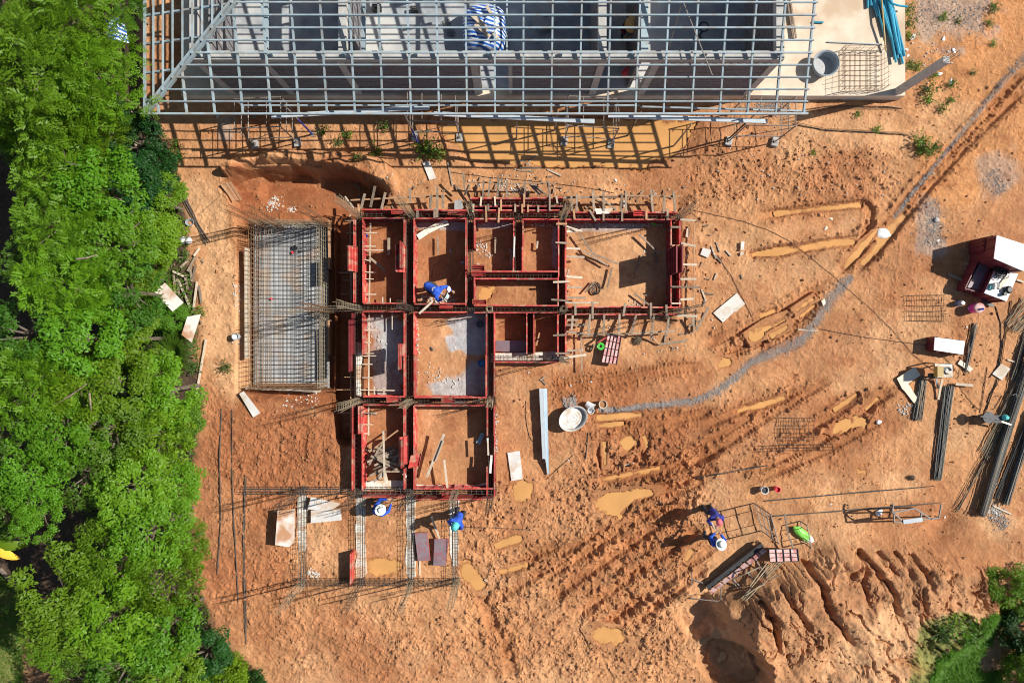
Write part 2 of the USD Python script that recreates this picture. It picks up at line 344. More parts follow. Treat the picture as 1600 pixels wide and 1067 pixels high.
# diagonal drag marks where the digger ran
uD, vD = GU * .84 + GV * .54, -GU * .54 + GV * .84
dm = soft([(760, 900), (1000, 760), (1120, 830), (1060, 930), (900, 1067), (760, 1040)], .7)
drag = meshkit.fbm(np.stack([vD * 0, (GU * .6 + GV * .8) / S * 3.4, (GU * .8 - GV * .6) / S * .35], -1), 4, 8) - .5
hgt += dm * .16 * drag

# --- excavations, banks, building pads (height of the floor, outline, softness)
POOL = [(372, 348), (512, 345), (514, 610), (372, 612)]
def carve(poly, z, blur=.12, rag=.25):
    global hgt
    m = ragged(poly, blur, rag) if rag else soft(poly, blur)
    hgt = hgt * (1 - m) + (z + .45 * hgt) * m
carve([(352, 288), (372, 272), (420, 262), (475, 262), (545, 270), (600, 297), (606, 318), (562, 335), (556, 490), (553, 640), (540, 650), (380, 612), (372, 420), (368, 345)], -.62, .14)
carve([(395, 268), (475, 264), (545, 272), (600, 298), (600, 318), (562, 333), (480, 330), (400, 310)], -.70, .16, 1.0)
carve([(516, 336), (554, 336), (553, 640), (548, 700), (525, 690), (517, 620)], -.85, .10)
carve(POOL, -.80, .05, 0)
carve([(558, 334), (1062, 334), (1062, 488), (880, 490), (880, 562), (771, 564), (771, 775), (556, 775)], -.16, .05, 0)
carve([(735, 306), (882, 306), (882, 340), (735, 340)], -.16, .08, 0)
carve([(700, 175), (1110, 175), (1070, 262), (740, 262), (690, 215)], -.10, .35)
# dropped soil bank north of the dig
m = ragged([(345, 262), (420, 240), (500, 236), (600, 250), (625, 280), (618, 308), (596, 290), (545, 264), (470, 254), (400, 258), (355, 276)], .14, .6); hgt += (.46 + .5 * (fb(2.2, 4, 61) - .5)) * m
# the earth mound, bottom right, with its pits
MOUND = [(1150, 930), (1190, 898), (1250, 882), (1300, 858), (1390, 862), (1490, 868), (1550, 900), (1545, 960), (1450, 1020), (1400, 1100), (1215, 1110), (1150, 1030)]
mm = soft(MOUND, .55); top = np.clip(mm * 1.5, 0, 1)
mound = 1.55 * top ** 1.25 * (.80 + .5 * (fb(.5, 3, 12) - .3)) 
mound *= .55 + .45 * np.clip((1560 - GU) / 330, 0, 1)
uM = (GU * .60 + GV * .80) / S; vM = (GU * .80 - GV * .60) / S       # along / across the gullies
gul = meshkit.fbm(np.stack([vM * 1.15 + .5 * (fb(.8, 3, 14) - .5) * 2, uM * .22, 0 * uM], -1), 4, 13)
gull = np.clip(1 - np.abs(2 * gul - 1) * 3.2, 0, 1) ** 1.5
rill = meshkit.fbm(np.stack([vM * 2.0 + 4.5 * (fb(.9, 5, 16) - .5), uM * .8 + 2.5 * (fb(.7, 4, 26) - .5), 0 * uM], -1), 4, 17)
mound -= np.clip(mm * 1.6, 0, 1) * (.03 * gull + .26 * np.clip(1 - np.abs(2 * rill - 1) * 4.5, 0, 1) ** 1.3 * np.clip(3 * fb(.7, 3, 18) - 1.1, 0, 1) + .26 * (fb(1.3, 5, 15) - .5) + .12 * (fb(4.5, 4, 19) - .5))
rough = np.maximum(rough, .75 * soft(MOUND, .5))
hgt = hgt * (1 - .6 * mm) + np.where(mm > .02, mound, 0)
for pts, w, dep in (([(1247, 880), (1262, 915), (1290, 955), (1297, 985), (1312, 1000)], .20, .6), ([(1332, 858), (1352, 890), (1372, 912), (1383, 955)], .16, .5), ([(1330, 862), (1330, 900), (1340, 935)], .12, .35),
                    ([(1332, 860), (1305, 880), (1295, 900)], .13, .35), ([(1410, 862), (1425, 890), (1437, 915)], .15, .4), ([(1175, 935), (1195, 965), (1200, 1010)], .17, .5), ([(1205, 905), (1228, 945), (1250, 975)], .16, .45),
                    ([(1360, 862), (1375, 885), (1388, 895)], .16, .4), ([(1385, 860), (1397, 880), (1405, 900)], .14, .4), ([(1440, 985), (1462, 992), (1475, 1010)], .08, .25), ([(1355, 1020), (1370, 1035), (1362, 1055)], .10, .25)):
    sl, d, sd, al, n = stroke(pts, .9); w *= .62; d = np.abs(sd + .55 * (fb(1.2, 3, 78)[sl] - .5) + .22 * (cl[sl] - .5) + .08 * (cl2[sl] - .5)); hgt[sl] -= (.35 + .5 * fb(1.2, 2, 77)[sl]) * dep * np.exp(-(d / w) ** 2) * np.clip((n - al) / .6, .1, 1) + .10 * dep * np.exp(-(d / (4 * w)) ** 2)
carve([(1065, 930), (1085, 920), (1125, 935), (1128, 975), (1090, 1000), (1062, 985)], -.28, .30, .9)
carve([(1100, 1000), (1135, 990), (1180, 1020), (1190, 1067), (1110, 1067), (1098, 1040)], -.32, .25, .9)
for u, v, r, dz in ((1065, 920, .5, .25), (1130, 945, .35, .5), (1335, 235, .35, -.10), (1345, 242, .8, .10), (1060, 320, .3, -.18), (1465, 835, .5, -.25), (1485, 815, .45, -.2)):
    x, y = (u - 800) / S, (533.5 - v) / S; hgt += dz * np.exp(-((GX - x) ** 2 + (GY - y) ** 2) / r ** 2)

# --- wheel ruts with lug marks and raised sides; (points, half width, depth)
RUTS = [([(845, 905), (920, 862), (990, 815), (1050, 790)], .14, .10), ([(990, 975), (1060, 915), (1110, 880)], .15, .11), ([(1040, 735), (1110, 690), (1190, 640), (1250, 610)], .15, .09), ([(1200, 745), (1300, 700), (1380, 655)], .13, .07), ([(1130, 560), (1190, 535), (1240, 510)], .12, .07), ([(1120, 545), (1180, 512), (1240, 480)], .13, .08),
        ([(850, 612), (950, 598), (1060, 575), (1100, 572)], .16, .07), ([(860, 600), (960, 588), (1055, 572)], .14, .05), ([(920, 665), (990, 662), (1060, 655), (1120, 640)], .17, .08), ([(925, 654), (1000, 648), (1060, 640)], .15, .07),
        ([(1100, 540), (1160, 515), (1215, 488), (1260, 462), (1290, 445)], .17, .10), ([(1130, 548), (1200, 525), (1250, 495), (1285, 468)], .17, .12), ([(1175, 550), (1225, 525), (1270, 490)], .16, .09),
        ([(1180, 398), (1240, 389), (1300, 380), (1345, 374), (1375, 350)], .17, .12), ([(1180, 338), (1250, 328), (1310, 322), (1350, 318), (1362, 330), (1350, 380)], .15, .10),
        ([(1310, 425), (1350, 385), (1395, 340), (1440, 285), (1480, 240), (1540, 180), (1600, 110)], .16, .11), ([(1335, 425), (1380, 380), (1420, 330), (1470, 270), (1520, 215), (1600, 140)], .16, .11),
        ([(1100, 665), (1160, 640), (1225, 620), (1260, 605)], .16, .10), ([(1080, 730), (1140, 690), (1200, 650), (1300, 590)], .16, .09), ([(1150, 740), (1230, 690), (1300, 650), (1345, 615)], .17, .11), ([(1180, 735), (1280, 690), (1350, 640), (1400, 605)], .17, .12),
        ([(930, 755), (1000, 740), (1060, 730), (1130, 700)], .2, .12), ([(925, 778), (990, 770), (1060, 765), (1110, 740)], .22, .12), ([(1000, 760), (1060, 755), (1130, 725)], .14, .08),
        ([(860, 935), (940, 880), (1020, 825), (1080, 780)], .17, .12), ([(900, 960), (980, 905), (1050, 855), (1100, 820)], .17, .12), ([(940, 980), (1010, 930), (1080, 880), (1120, 850)], .18, .12), ([(820, 880), (880, 860), (960, 820), (1040, 790)], .15, .08),
        ([(770, 900), (830, 870), (880, 845)], .18, .10), ([(775, 935), (850, 890), (900, 860)], .16, .09), ([(935, 690), (938, 715), (945, 735)], .12, .10), ([(988, 680), (980, 700), (962, 725)], .12, .10), ([(1012, 670), (1008, 700), (1000, 730)], .12, .10),
        ([(760, 960), (790, 1000), (800, 1067)], .2, .07), ([(735, 890), (760, 950), (775, 1000)], .22, .06), ([(1160, 760), (1260, 715)], .12, .05), ([(1365, 1000), (1420, 1030)], .1, .05)]
wet = np.zeros(GX.shape)
for pts, w, dep in RUTS:
    sl, d, sd, al, n = stroke(pts, .8)
    fade = np.clip(np.minimum(al, n - al) / .5 + .15, 0, 1) * (.75 + .5 * fb(1.5, 2, 21)[sl])
    wob = d + .05 * (cl2[sl] - .5)
    hgt[sl] += fade * (-1.1 * dep * np.clip(1.3 - (wob / w) ** 2, 0, 1) + .55 * dep * np.exp(-((d - 1.75 * w) / (.5 * w)) ** 2) * (.5 + 1.2 * clods[sl])
                       + .016 * np.clip(1.6 * fb(.9, 2, 22)[sl] - .3, 0, 1) * np.sin(al * 2 * np.pi / .13 + 3 * np.abs(sd)) * np.exp(-((d - .95 * w) / (.35 * w)) ** 2))
    wet[sl] = np.maximum(wet[sl], .75 * fade * np.exp(-(d / (2.0 * w)) ** 2))

# --- puddles: outline, or (polyline, half width); the water is one flat sheet in a hollow that is cut into the soil
PUD = [('poly', [(683, 186), (1108, 186), (1085, 205), (1070, 225), (1040, 246), (1012, 262), (930, 259), (860, 262), (790, 254), (742, 250), (722, 232), (700, 218)], 'long muddy orange puddle under the roof eave'),
       ('line', [(1180, 397), (1240, 390), (1300, 381), (1334, 378)], .14, 'long curved puddle in the rut south of the thin northern puddle'), ('line', [(1215, 333), (1270, 327), (1344, 319)], .10, 'thin tapering puddle in the northernmost rut'),
       ('line', [(1322, 420), (1352, 385), (1376, 362)], .11, 'narrow puddle in a rut just left of the crumpled plastic bag'), ('line', [(1352, 410), (1385, 372), (1412, 338)], .13, 'long rut puddle running past the crumpled plastic bag'),
       ('line', [(1192, 494), (1210, 486)], .10, 'short puddle in the upper of the lugged ruts beside the gravel trail'), ('line', [(1176, 526), (1200, 512), (1226, 500)], .15, 'widest puddle in the lugged ruts beside the gravel trail'),
       ('line', [(1206, 524), (1229, 511)], .09, 'puddle in the lowest lugged rut beside the gravel trail'), ('line', [(1244, 484), (1268, 468)], .09, 'puddle at the top end of the lugged ruts'), ('line', [(1254, 494), (1274, 477)], .08, 'puddle touching the gravel trail where the lugged ruts meet it'),
       ('line', [(1158, 643), (1195, 633), (1226, 622)], .11, 'curved puddle lying alone south of the gravel trail'), ('line', [(1307, 640), (1340, 617)], .08, 'slim puddle above the kidney shaped one'), ('line', [(1357, 640), (1374, 624)], .07, 'small slanting puddle beside the L shaped plywood'),
       ('poly', [(1300, 664), (1325, 660), (1340, 655), (1362, 656), (1370, 664), (1358, 671), (1338, 674), (1318, 677), (1302, 674)], 'kidney shaped puddle south of two slanting rut puddles'), ('poly', [(1335, 723), (1356, 722), (1360, 738), (1347, 744), (1339, 738)], 'round puddle in a hole west of the rebar bundles'),
       ('poly', [(1120, 564), (1138, 561), (1142, 570), (1128, 576)], 'small puddle on the open soil above the gravel trail'), ('line', [(935, 653), (1000, 649)], .09, 'upper of two puddles in the ruts beside the white oval tub'), ('line', [(938, 666), (974, 662)], .07, 'lower of two puddles in the ruts beside the white oval tub'),
       ('line', [(944, 692), (946, 726)], .07, 'upright slit puddle in the churned mud below the oval tub'), ('poly', [(965, 690), (990, 684), (1000, 694), (984, 708), (966, 702)], 'ragged puddle amid the churned mud below the oval tub'), ('line', [(1008, 684), (1012, 698)], .09, 'small puddle in the right of the churned mud furrows'),
       ('line', [(942, 752), (985, 742), (1030, 733)], .12, 'tapering puddle in the rut above the widest mud pool'), ('poly', [(935, 772), (985, 766), (1028, 764), (1028, 775), (985, 784), (972, 795), (992, 806), (950, 812), (932, 806), (934, 790)], 'widest muddy pool in the ruts left of the two workers'),
       ('poly', [(808, 756), (830, 752), (826, 776), (806, 790), (798, 782)], 'puddle below the white plank east of the foundation'), ('line', [(776, 853), (812, 841)], .10, 'upper puddle in the clods right of the foundation corner'), ('line', [(783, 895), (822, 886)], .11, 'lower puddle in the clods right of the foundation corner'),
       ('poly', [(716, 878), (735, 880), (752, 898), (762, 915), (748, 922), (720, 905)], 'puddle at the bottom right end of the bare column cages'), ('poly', [(918, 985), (940, 979), (968, 984), (980, 1000), (960, 1012), (935, 1004)], 'puddle in the open mud near the bottom of the site'),
       ('poly', [(1122, 1014), (1138, 1012), (1143, 1030), (1130, 1040), (1121, 1030)], 'small puddle at the bottom of the pit beside the mound'), ('poly', [(572, 878), (600, 872), (630, 882), (628, 900), (585, 903), (574, 893)], 'shallow muddy puddle between the lean concrete strips'),
       ('line', [(1072, 873), (1080, 862)], .09, 'tiny puddle below the two workers'), ('poly', [(745, 447), (775, 445), (775, 463), (760, 474), (744, 470)], 'muddy puddle in the corner of the narrow corridor room')]
WATER = []
for kind, pts, *rest in PUD:
    if kind == 'line':
        w, label = rest
        sl, d, sd, al, n = stroke(pts, w * 3 + .3)
        m = np.clip(1.25 - d / w * .8 + 1.6 * N_EDGE[sl] + 1.1 * (cl2[sl] - .5) + .8 * (cl[sl] - .5), 0, 1) * np.clip(2.6 - d / w, 0, 1)
        p = np.array(pts, float); t = np.gradient(p, axis=0); t /= np.linalg.norm(t, axis=1, keepdims=True); nn = np.stack([-t[:, 1], t[:, 0]], 1) * (w * 1.7 * S)
        p2 = p.copy(); p2[0] -= t[0] * w * S; p2[-1] += t[-1] * w * S
        poly = np.vstack([p2 + nn, (p2 - nn)[::-1]])
    else:
        label = rest[0]; poly = np.asarray(pts, float); sl = (slice(None), slice(None))
        m = np.clip((soft(pts, .16) - .5 + 1.1 * N_EDGE + .7 * (cl2 - .5) + .5 * (cl - .5)) * 3 + .6, 0, 1) * np.clip(soft(pts, .16) * 5 - .3, 0, 1)
        c = poly.mean(0); poly = c + (poly - c) * (1 + 9 / np.hypot(*(poly - c).T)[:, None])
    core = m > .75
    if core.sum() < 8: continue
    lvl = float(np.percentile(hgt[sl][core], 35))
    hs = hgt[sl]
    wl = lvl - .02
    hgt[sl] = np.where(m > .02, hs * (1 - m) + (lvl - .07) * m, hs)
    rim = inside(poly + (poly - poly.mean(0)) / np.hypot(*(poly - poly.mean(0)).T)[:, None] * 5)[sl] & (m < .45)
    hgt[sl] = np.where(rim, np.maximum(hgt[sl], wl + .004 + .04 * (.45 - m)), hgt[sl])
    wet[sl] = np.maximum(wet[sl], np.clip(m * 2.2, 0, 1))
    WATER.append((poly, wl, label))
wet = np.maximum(wet, gaussian_filter(wet, 6))

# --- colour of the soil itself: dry pale earth, red damp earth, sand, grey gravel dust, cement spills, grassy and leafy soil
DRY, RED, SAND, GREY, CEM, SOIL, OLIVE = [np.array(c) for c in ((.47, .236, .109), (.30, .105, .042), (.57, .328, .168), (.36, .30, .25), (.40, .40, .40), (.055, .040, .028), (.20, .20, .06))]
tint = np.broadcast_to(DRY, GX.shape + (3,)).copy()
def paint(poly, c, a=1.0, blur=.4, rag=.9):
    m = (a * ragged(poly, blur, rag))[..., None]; tint[:] = tint * (1 - m) + np.asarray(c) * m
n6 = fb(.35, 4, 41)
m = np.clip((n6 - .42) * 4, 0, 1)[..., None] * .5; tint = tint * (1 - m) + RED * m
m = np.clip((fb(.6, 4, 42) - .5) * 4, 0, 1)[..., None] * .62; tint = tint * (1 - m) + SAND * m
paint([(310, 600), (550, 640), (550, 770), (460, 780), (460, 920), (310, 930)], RED, .55); paint([(330, 640), (545, 640), (545, 760), (330, 770)], RED, .45)
paint([(345, 265), (600, 262), (610, 330), (556, 340), (553, 640), (375, 630), (368, 340)], RED, .9); paint([(556, 335), (642, 335), (642, 690), (556, 690)], RED, .7); paint([(642, 335), (735, 335), (735, 480), (642, 480)], RED, .35)
paint([(735, 335), (878, 335), (878, 480), (735, 480)], RED, .35); paint([(775, 487), (878, 487), (878, 560), (775, 560)], RED, .75); paint([(860, 575), (1110, 560), (1110, 680), (870, 690)], RED, .5)
paint([(930, 675), (1070, 675), (1060, 740), (920, 770)], RED, .55); paint([(1290, 480), (1370, 500), (1370, 600), (1270, 560)], RED, .4); paint([(1080, 640), (1420, 600), (1400, 690), (1100, 760)], RED, .35)
paint([(280, 270), (345, 300), (375, 450), (385, 620), (350, 640), (320, 560), (315, 420)], SAND, .85, .3); paint([(1150, 900), (1560, 880), (1450, 1067), (1150, 1067)], (.36, .185, .09), .6); paint([(1290, 940), (1560, 930), (1450, 1067), (1250, 1067)], SAND, .75); paint([(1330, 940), (1540, 960), (1450, 1067), (1330, 1067)], SAND, .5)
paint([(1490, -60), (1700, -60), (1700, 200), (1480, 330), (1420, 330)], (.52, .235, .09), .7); paint([(1440, 140), (1560, 180), (1480, 230), (1430, 200)], SAND, .6); paint([(1215, 180), (1410, 180), (1420, 230), (1300, 240)], SAND, .5); paint([(890, 350), (1050, 350), (1050, 480), (890, 480)], SAND, .55)
paint([(1420, -40), (1560, -40), (1550, 50), (1500, 75), (1425, 50)], GREY, .6, .45, 1.6); paint([(1440, 300), (1480, 315), (1475, 390), (1440, 400), (1425, 360)], GREY, .6, .3, 1.6); paint([(1540, 210), (1600, 260), (1560, 320), (1530, 290)], GREY, .5); paint([(1540, 800), (1590, 790), (1590, 840), (1530, 850)], SAND, .8)
paint([(590, 500), (632, 500), (632, 560), (600, 560)], CEM, .9, .16, 1.8); paint([(575, 500), (625, 490), (630, 620), (575, 620)], CEM, .6, .2, 2.0); paint([(700, 495), (760, 490), (760, 560), (718, 545)], CEM, .95, .14, 1.5); paint([(690, 590), (760, 560), (760, 620), (660, 622)], CEM, .9, .2, 1.9)
paint([(693, 525), (728, 518), (730, 545), (702, 550)], CEM * 1.2, .9, .08, 1.4); paint([(645, 342), (735, 342), (735, 360), (645, 356)], CEM, .8, .08, .4); paint([(745, 345), (800, 345), (800, 356), (745, 356)], CEM, .7, .08, .4); paint([(885, 345), (1020, 345), (1000, 358), (890, 362)], CEM, .6, .08, .5); paint([(865, 350), (876, 350), (876, 420), (862, 415)], CEM, .7, .08, .4)
paint([(340, 183), (365, 183), (360, 225), (345, 222)], GREY, .6, .15); paint([(1410, 950), (1480, 935), (1500, 960), (1500, 1000), (1470, 1100), (1380, 1100)], OLIVE, 1, .25, .5); paint([(1500, 960), (1545, 960), (1600, 1060), (1560, 1090), (1490, 1000)], (.30, .20, .11), .8)
w3 = np.clip(wet, 0, 1)[..., None] * .75; tint = tint * (1 - w3) + np.array([.33, .130, .048]) * w3
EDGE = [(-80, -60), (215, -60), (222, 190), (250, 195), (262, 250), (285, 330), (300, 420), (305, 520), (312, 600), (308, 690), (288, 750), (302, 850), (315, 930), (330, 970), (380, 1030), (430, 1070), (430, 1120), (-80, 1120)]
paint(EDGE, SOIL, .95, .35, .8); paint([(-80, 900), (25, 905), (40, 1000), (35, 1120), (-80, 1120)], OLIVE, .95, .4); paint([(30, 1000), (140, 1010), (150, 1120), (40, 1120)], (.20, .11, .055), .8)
tint *= (1 + .16 * (cl2 - .5) + .3 * (fb(.9, 4, 44) - .5))[..., None]

nxl, nxr = -np.array([4000, 1500, 600, 250, 110, 60, 35, 25, 21.0]), np.array([21, 25, 35, 60, 110, 250, 600, 1500, 4000.0])
ax, ay = np.concatenate([nxl, gx, nxr]), np.concatenate([nxl * .9 - 0, gy, nxr * .9])
pad = ((9, 9), (9, 9)); HG = np.pad(hgt, pad, mode='edge'); TG = np.pad(tint, pad + ((0, 0),), mode='edge')
far = np.clip((np.maximum(np.abs(ax)[None, :] - 18.7, np.abs(ay)[:, None] - 12.8)) / 10, 0, 1); HG = HG * (1 - far); TG = TG * (1 - far[..., None]) + DRY * far[..., None]
AX, AY = np.meshgrid(ax, ay); nx, ny = len(ax), len(ay)
i = (np.arange(ny - 1)[:, None] * nx + np.arange(nx - 1)[None]).ravel()
gm = UsdGeom.Mesh.Define(stage, path_of(None, 'ground'))
gm.CreatePointsAttr(Vt.Vec3fArray.FromNumpy(np.stack([AX, AY, HG], -1).reshape(-1, 3).astype(np.float32)))
gm.CreateFaceVertexCountsAttr(Vt.IntArray.FromNumpy(np.full(len(i), 4, np.int32)))
gm.CreateFaceVertexIndicesAttr(Vt.IntArray.FromNumpy(np.stack([i, i + 1, i + nx + 1, i + nx], 1).astype(np.int32).ravel()))
gm.CreateSubdivisionSchemeAttr('none')
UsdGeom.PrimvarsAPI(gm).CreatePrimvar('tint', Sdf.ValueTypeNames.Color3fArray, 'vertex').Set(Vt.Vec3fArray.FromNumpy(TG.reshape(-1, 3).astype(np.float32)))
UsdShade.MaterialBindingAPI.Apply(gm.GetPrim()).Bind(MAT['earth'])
tags(gm.GetPrim(), 'bare orange earth of the building site, rutted and churned', kind='structure')
def gz(x, y):
    """Height of the ground."""
    return map_coordinates(hgt, [[(np.clip(y, gy[0], gy[-1]) - gy[0]) / STEP], [(np.clip(x, gx[0], gx[-1]) - gx[0]) / STEP]], order=1)[0]
def gzs(x, y):
    return map_coordinates(hgt, [(np.clip(y, gy[0], gy[-1]) - gy[0]) / STEP, (np.clip(x, gx[0], gx[-1]) - gx[0]) / STEP], order=1)
def G(px, py, up=0.0):
    """The point so far above the ground that the photograph shows at this pixel."""
    z = up
    for _ in range(4):
        p = P(px, py, z); z = gz(p[0], p[1]) + up
    return P(px, py, z)
for poly, z, label in WATER:
    pw = (np.asarray(poly) - [800, 533.5]) / S * [1, -1] ; pg = Polygon(pw).buffer(0)
    if pg.geom_type != 'Polygon': pg = pg.convex_hull
    pe = np.array(pg.exterior.coords)[:-1] * [1, -1] * S + [800, 533.5]; ins = inside(pe) & (hgt < z + .02)
    cell = ins[:-1, :-1] & ins[1:, :-1] & ins[:-1, 1:] & ins[1:, 1:]; cy, cx = np.nonzero(cell)
    if not len(cy): continue
    W_ = len(gx); quad = np.stack([cy * W_ + cx, cy * W_ + cx + 1, (cy + 1) * W_ + cx + 1, (cy + 1) * W_ + cx], 1); ids, inv = np.unique(quad, return_inverse=True); inv = inv.reshape(quad.shape)
    dp = np.clip((z - hgt.ravel()[ids]) / .045, 0, 1)[:, None] ** .8
    col = np.array([.30, .125, .048]) * (1 - dp) + np.array([.56, .288, .10]) * dp
    w_ = usdkit.mesh(stage, path_of(None, 'puddle'), (np.c_[GX.ravel()[ids], GY.ravel()[ids], np.full(len(ids), z)], inv), MAT['puddle_water'])
    UsdGeom.PrimvarsAPI(w_).CreatePrimvar('tint', Sdf.ValueTypeNames.Color3fArray, 'vertex').Set(Vt.Vec3fArray.FromNumpy(col.astype(np.float32)))
    tags(w_.GetPrim(), label, kind='structure')

# stones of the gravel trail, clods and chips: what nobody could count
_oct = np.array([[1, 0, 0], [-1, 0, 0], [0, 1, 0], [0, -1, 0], [0, 0, 1], [0, 0, -1.0]])
_of = np.array([[0, 2, 4], [2, 1, 4], [1, 3, 4], [3, 0, 4], [2, 0, 5], [1, 2, 5], [3, 1, 5], [0, 3, 5]])
def stones(xy, size, sink=.3, seed=0):
    r = np.random.default_rng(seed); n = len(xy); q = r.normal(size=(n, 3, 3)); q, _ = np.linalg.qr(q)
    v = _oct[None] * (size[:, None, None] * r.uniform(.6, 1.25, (n, 6, 1)))
    v = np.einsum('nij,nkj->nki', q, v) + np.c_[xy, gzs(xy[:, 0], xy[:, 1]) + size * (1 - 2 * sink) * .6][:, None]
    return v.reshape(-1, 3), (_of[None] + 6 * np.arange(n)[:, None, None]).reshape(-1, 3)
def along(pts, width, n, seed=0, sharp=.5):
    r = np.random.default_rng(seed); p = (np.asarray(pts, float) - [800, 533.5]) / S * [1, -1]
    seg = np.r_[0, np.cumsum(np.hypot(*np.diff(p, axis=0).T))]; t = r.uniform(0, seg[-1], n)
    c = np.stack([np.interp(t, seg, p[:, 0]), np.interp(t, seg, p[:, 1])], 1)
    k = np.clip(np.searchsorted(seg, t) - 1, 0, len(p) - 2); d = (p[k + 1] - p[k]) / np.hypot(*(p[k + 1] - p[k]).T)[:, None]
    w = np.interp(t, seg, np.broadcast_to(width, len(p))); off = r.normal(size=n) * sharp * w
    return c + np.stack([-d[:, 1], d[:, 0]], 1) * off[:, None] + r.normal(size=(n, 2)) * .02
TRAIL = [(935, 640), (975, 640), (1010, 634), (1060, 629), (1095, 624), (1130, 605), (1155, 585), (1170, 568), (1200, 555), (1235, 542), (1258, 528), (1275, 502), (1295, 470), (1318, 445), (1332, 432)]
xy = np.vstack([along(TRAIL, [.09, .10, .11, .14, .15, .16, .15, .14, .2, .22, .2, .18, .23, .22, .13], 8500, 1, .5), along([(1400, 340), (1425, 305), (1450, 275), (1490, 225), (1530, 175), (1565, 130), (1600, 92), (1640, 50)], [.07, .08, .09, .10, .12, .15, .2, .22], 3500, 2),
                along([(1450, 315), (1462, 345), (1455, 385)], .4, 1200, 3), along([(880, 632), (900, 627)], .25, 700, 4), along([(1555, 800), (1570, 825)], .35, 700, 5), along([(1420, 10), (1540, 30)], .7, 1600, 6), along([(1180, 165), (1235, 175)], .25, 800, 7), along([(1545, 270), (1570, 300)], .4, 500, 8)])
r_ = np.random.default_rng(5); v, f = stones(xy, np.exp(r_.normal(-4.35, .4, len(xy))).clip(.006, .03), seed=9)
one('gravel', (v, f), 'gravel_stone', 'pale grey gravel spilled in a winding trail across the orange earth', 'gravel', kind='stuff')
xs, ys = r_.uniform(-11, 18, 60000), r_.uniform(-12.5, 9, 60000)
iy, ix = ((ys - gy[0]) / STEP).astype(int), ((xs - gx[0]) / STEP).astype(int)
keep = (r_.uniform(0, 2.2, 60000) < rough[iy, ix] - .25) & (wet[iy, ix] < .6) & (cl[iy, ix] > .47) & ~inside(EDGE)[iy, ix] & ~inside([(640, 340), (1060, 340), (1060, 485), (880, 490), (770, 560), (760, 770), (640, 770)])[iy, ix]
xy = np.c_[xs, ys][keep][:15000]; sz = np.exp(r_.normal(-3.55, .45, len(xy))).clip(.012, .075)
v, f = stones(xy, sz, seed=10)
one('dirt_clods', (v, f), 'clod', 'crumbled orange clods of earth strewn over the churned soil', 'dirt clods', kind='stuff')
xy = np.vstack([along(p, w, n, 20 + k) for k, (p, w, n) in enumerate([([(410, 300), (420, 322)], .25, 90), ([(440, 315), (445, 325)], .15, 40), ([(370, 440), (378, 490)], .22, 150), ([(372, 520), (378, 560)], .15, 60), ([(655, 465), (715, 470)], .16, 140), ([(775, 290), (830, 300)], .4, 160), ([(690, 330), (725, 332)], .15, 60), ([(440, 630), (490, 625)], .3, 60), ([(1420, 630), (1408, 645)], .2, 60), ([(745, 380), (765, 400)], .2, 50), ([(480, 895), (500, 897)], .15, 50), ([(1540, 785), (1560, 805)], .25, 120), ([(980, 476), (1010, 476)], .1, 30), ([(648, 350), (648, 470)], .05, 40), ([(870, 345), (870, 420)], .06, 60), ([(799, 390), (800, 420)], .05, 40), ([(887, 420), (886, 460)], .05, 40), ([(650, 500), (650, 615)], .06, 60), ([(660, 580), (755, 612)], .3, 60), ([(775, 640), (774, 720)], .06, 50), ([(570, 490), (625, 615)], .3, 60), ([(745, 350), (865, 350)], .06, 70), ([(890, 352), (1040, 350)], .07, 90), ([(600, 275), (1100, 300)], .6, 60), ([(1100, 230), (1450, 330)], 1.2, 60), ([(870, 590), (1100, 470)], 1.5, 60), ([(1420, 120), (1480, 60)], .7, 40)])])
v, f = stones(xy, r_.uniform(.012, .05, len(xy)), seed=11)
one('rubble', (v, f), 'rubble', 'whitish chips of broken concrete and scraps scattered over the soil', 'rubble', kind='stuff')

# ------------------------------------------------------------------ the house under construction, top
SLAB = .40
mb = MB().box((1.06, 11.44, .08), (24.72, 6.12, .64))
one('concrete_terrace', mb, 'terrace', 'pale concrete floor slab round the unfinished house', kind='structure')
house = thing('unfinished_house', 'unfinished house with dark grey block walls under the open steel roof frame', 'house', (-.7, 8.5, SLAB))
part(house, 'floor', MB().box((-.72, 11.5, .402), (17.4, 5.7, .012)), 'floor_inside')
COLX = [-9.5, -7.49, -5.2, -1.16, 2.73, 4.4, 8.0]
for x in COLX:
    part(house, 'column', MB().box((x, 8.53, 1.75), (.22, .22, 2.7)), 'column_concrete')
    part(house, 'column', MB().box((x, 12.2, 1.75), (.22, .22, 2.7)), 'column_concrete')
part(house, 'ring_beam', MB().box((-.75, 8.53, 3.22), (17.74, .26, .24)), 'column_concrete')
for x in (-9.5, -5.06, 2.70, 8.0):
    part(house, 'ring_beam', MB().box((x, 11.6, 3.22), (.24, 5.86, .236)), 'column_concrete')
part(house, 'tie_beam', MB().box((3.97, 11.6, 3.20), (.22, 5.86, .16)), 'roof_steel')
part(house, 'tie_beam', MB().box((-7.35, 11.6, 3.24), (.10, 5.86, .10)), 'roof_steel')
part(house, 'tie_beam', MB().box((-.15, 11.6, 3.24), (.06, 5.86, .10)), 'roof_steel')
part(house, 'tie_beam', MB().box((-4.45, 11.6, 3.22), (.12, 5.86, .12)), 'roof_steel')
BL = MB(); rb = np.random.default_rng(3)
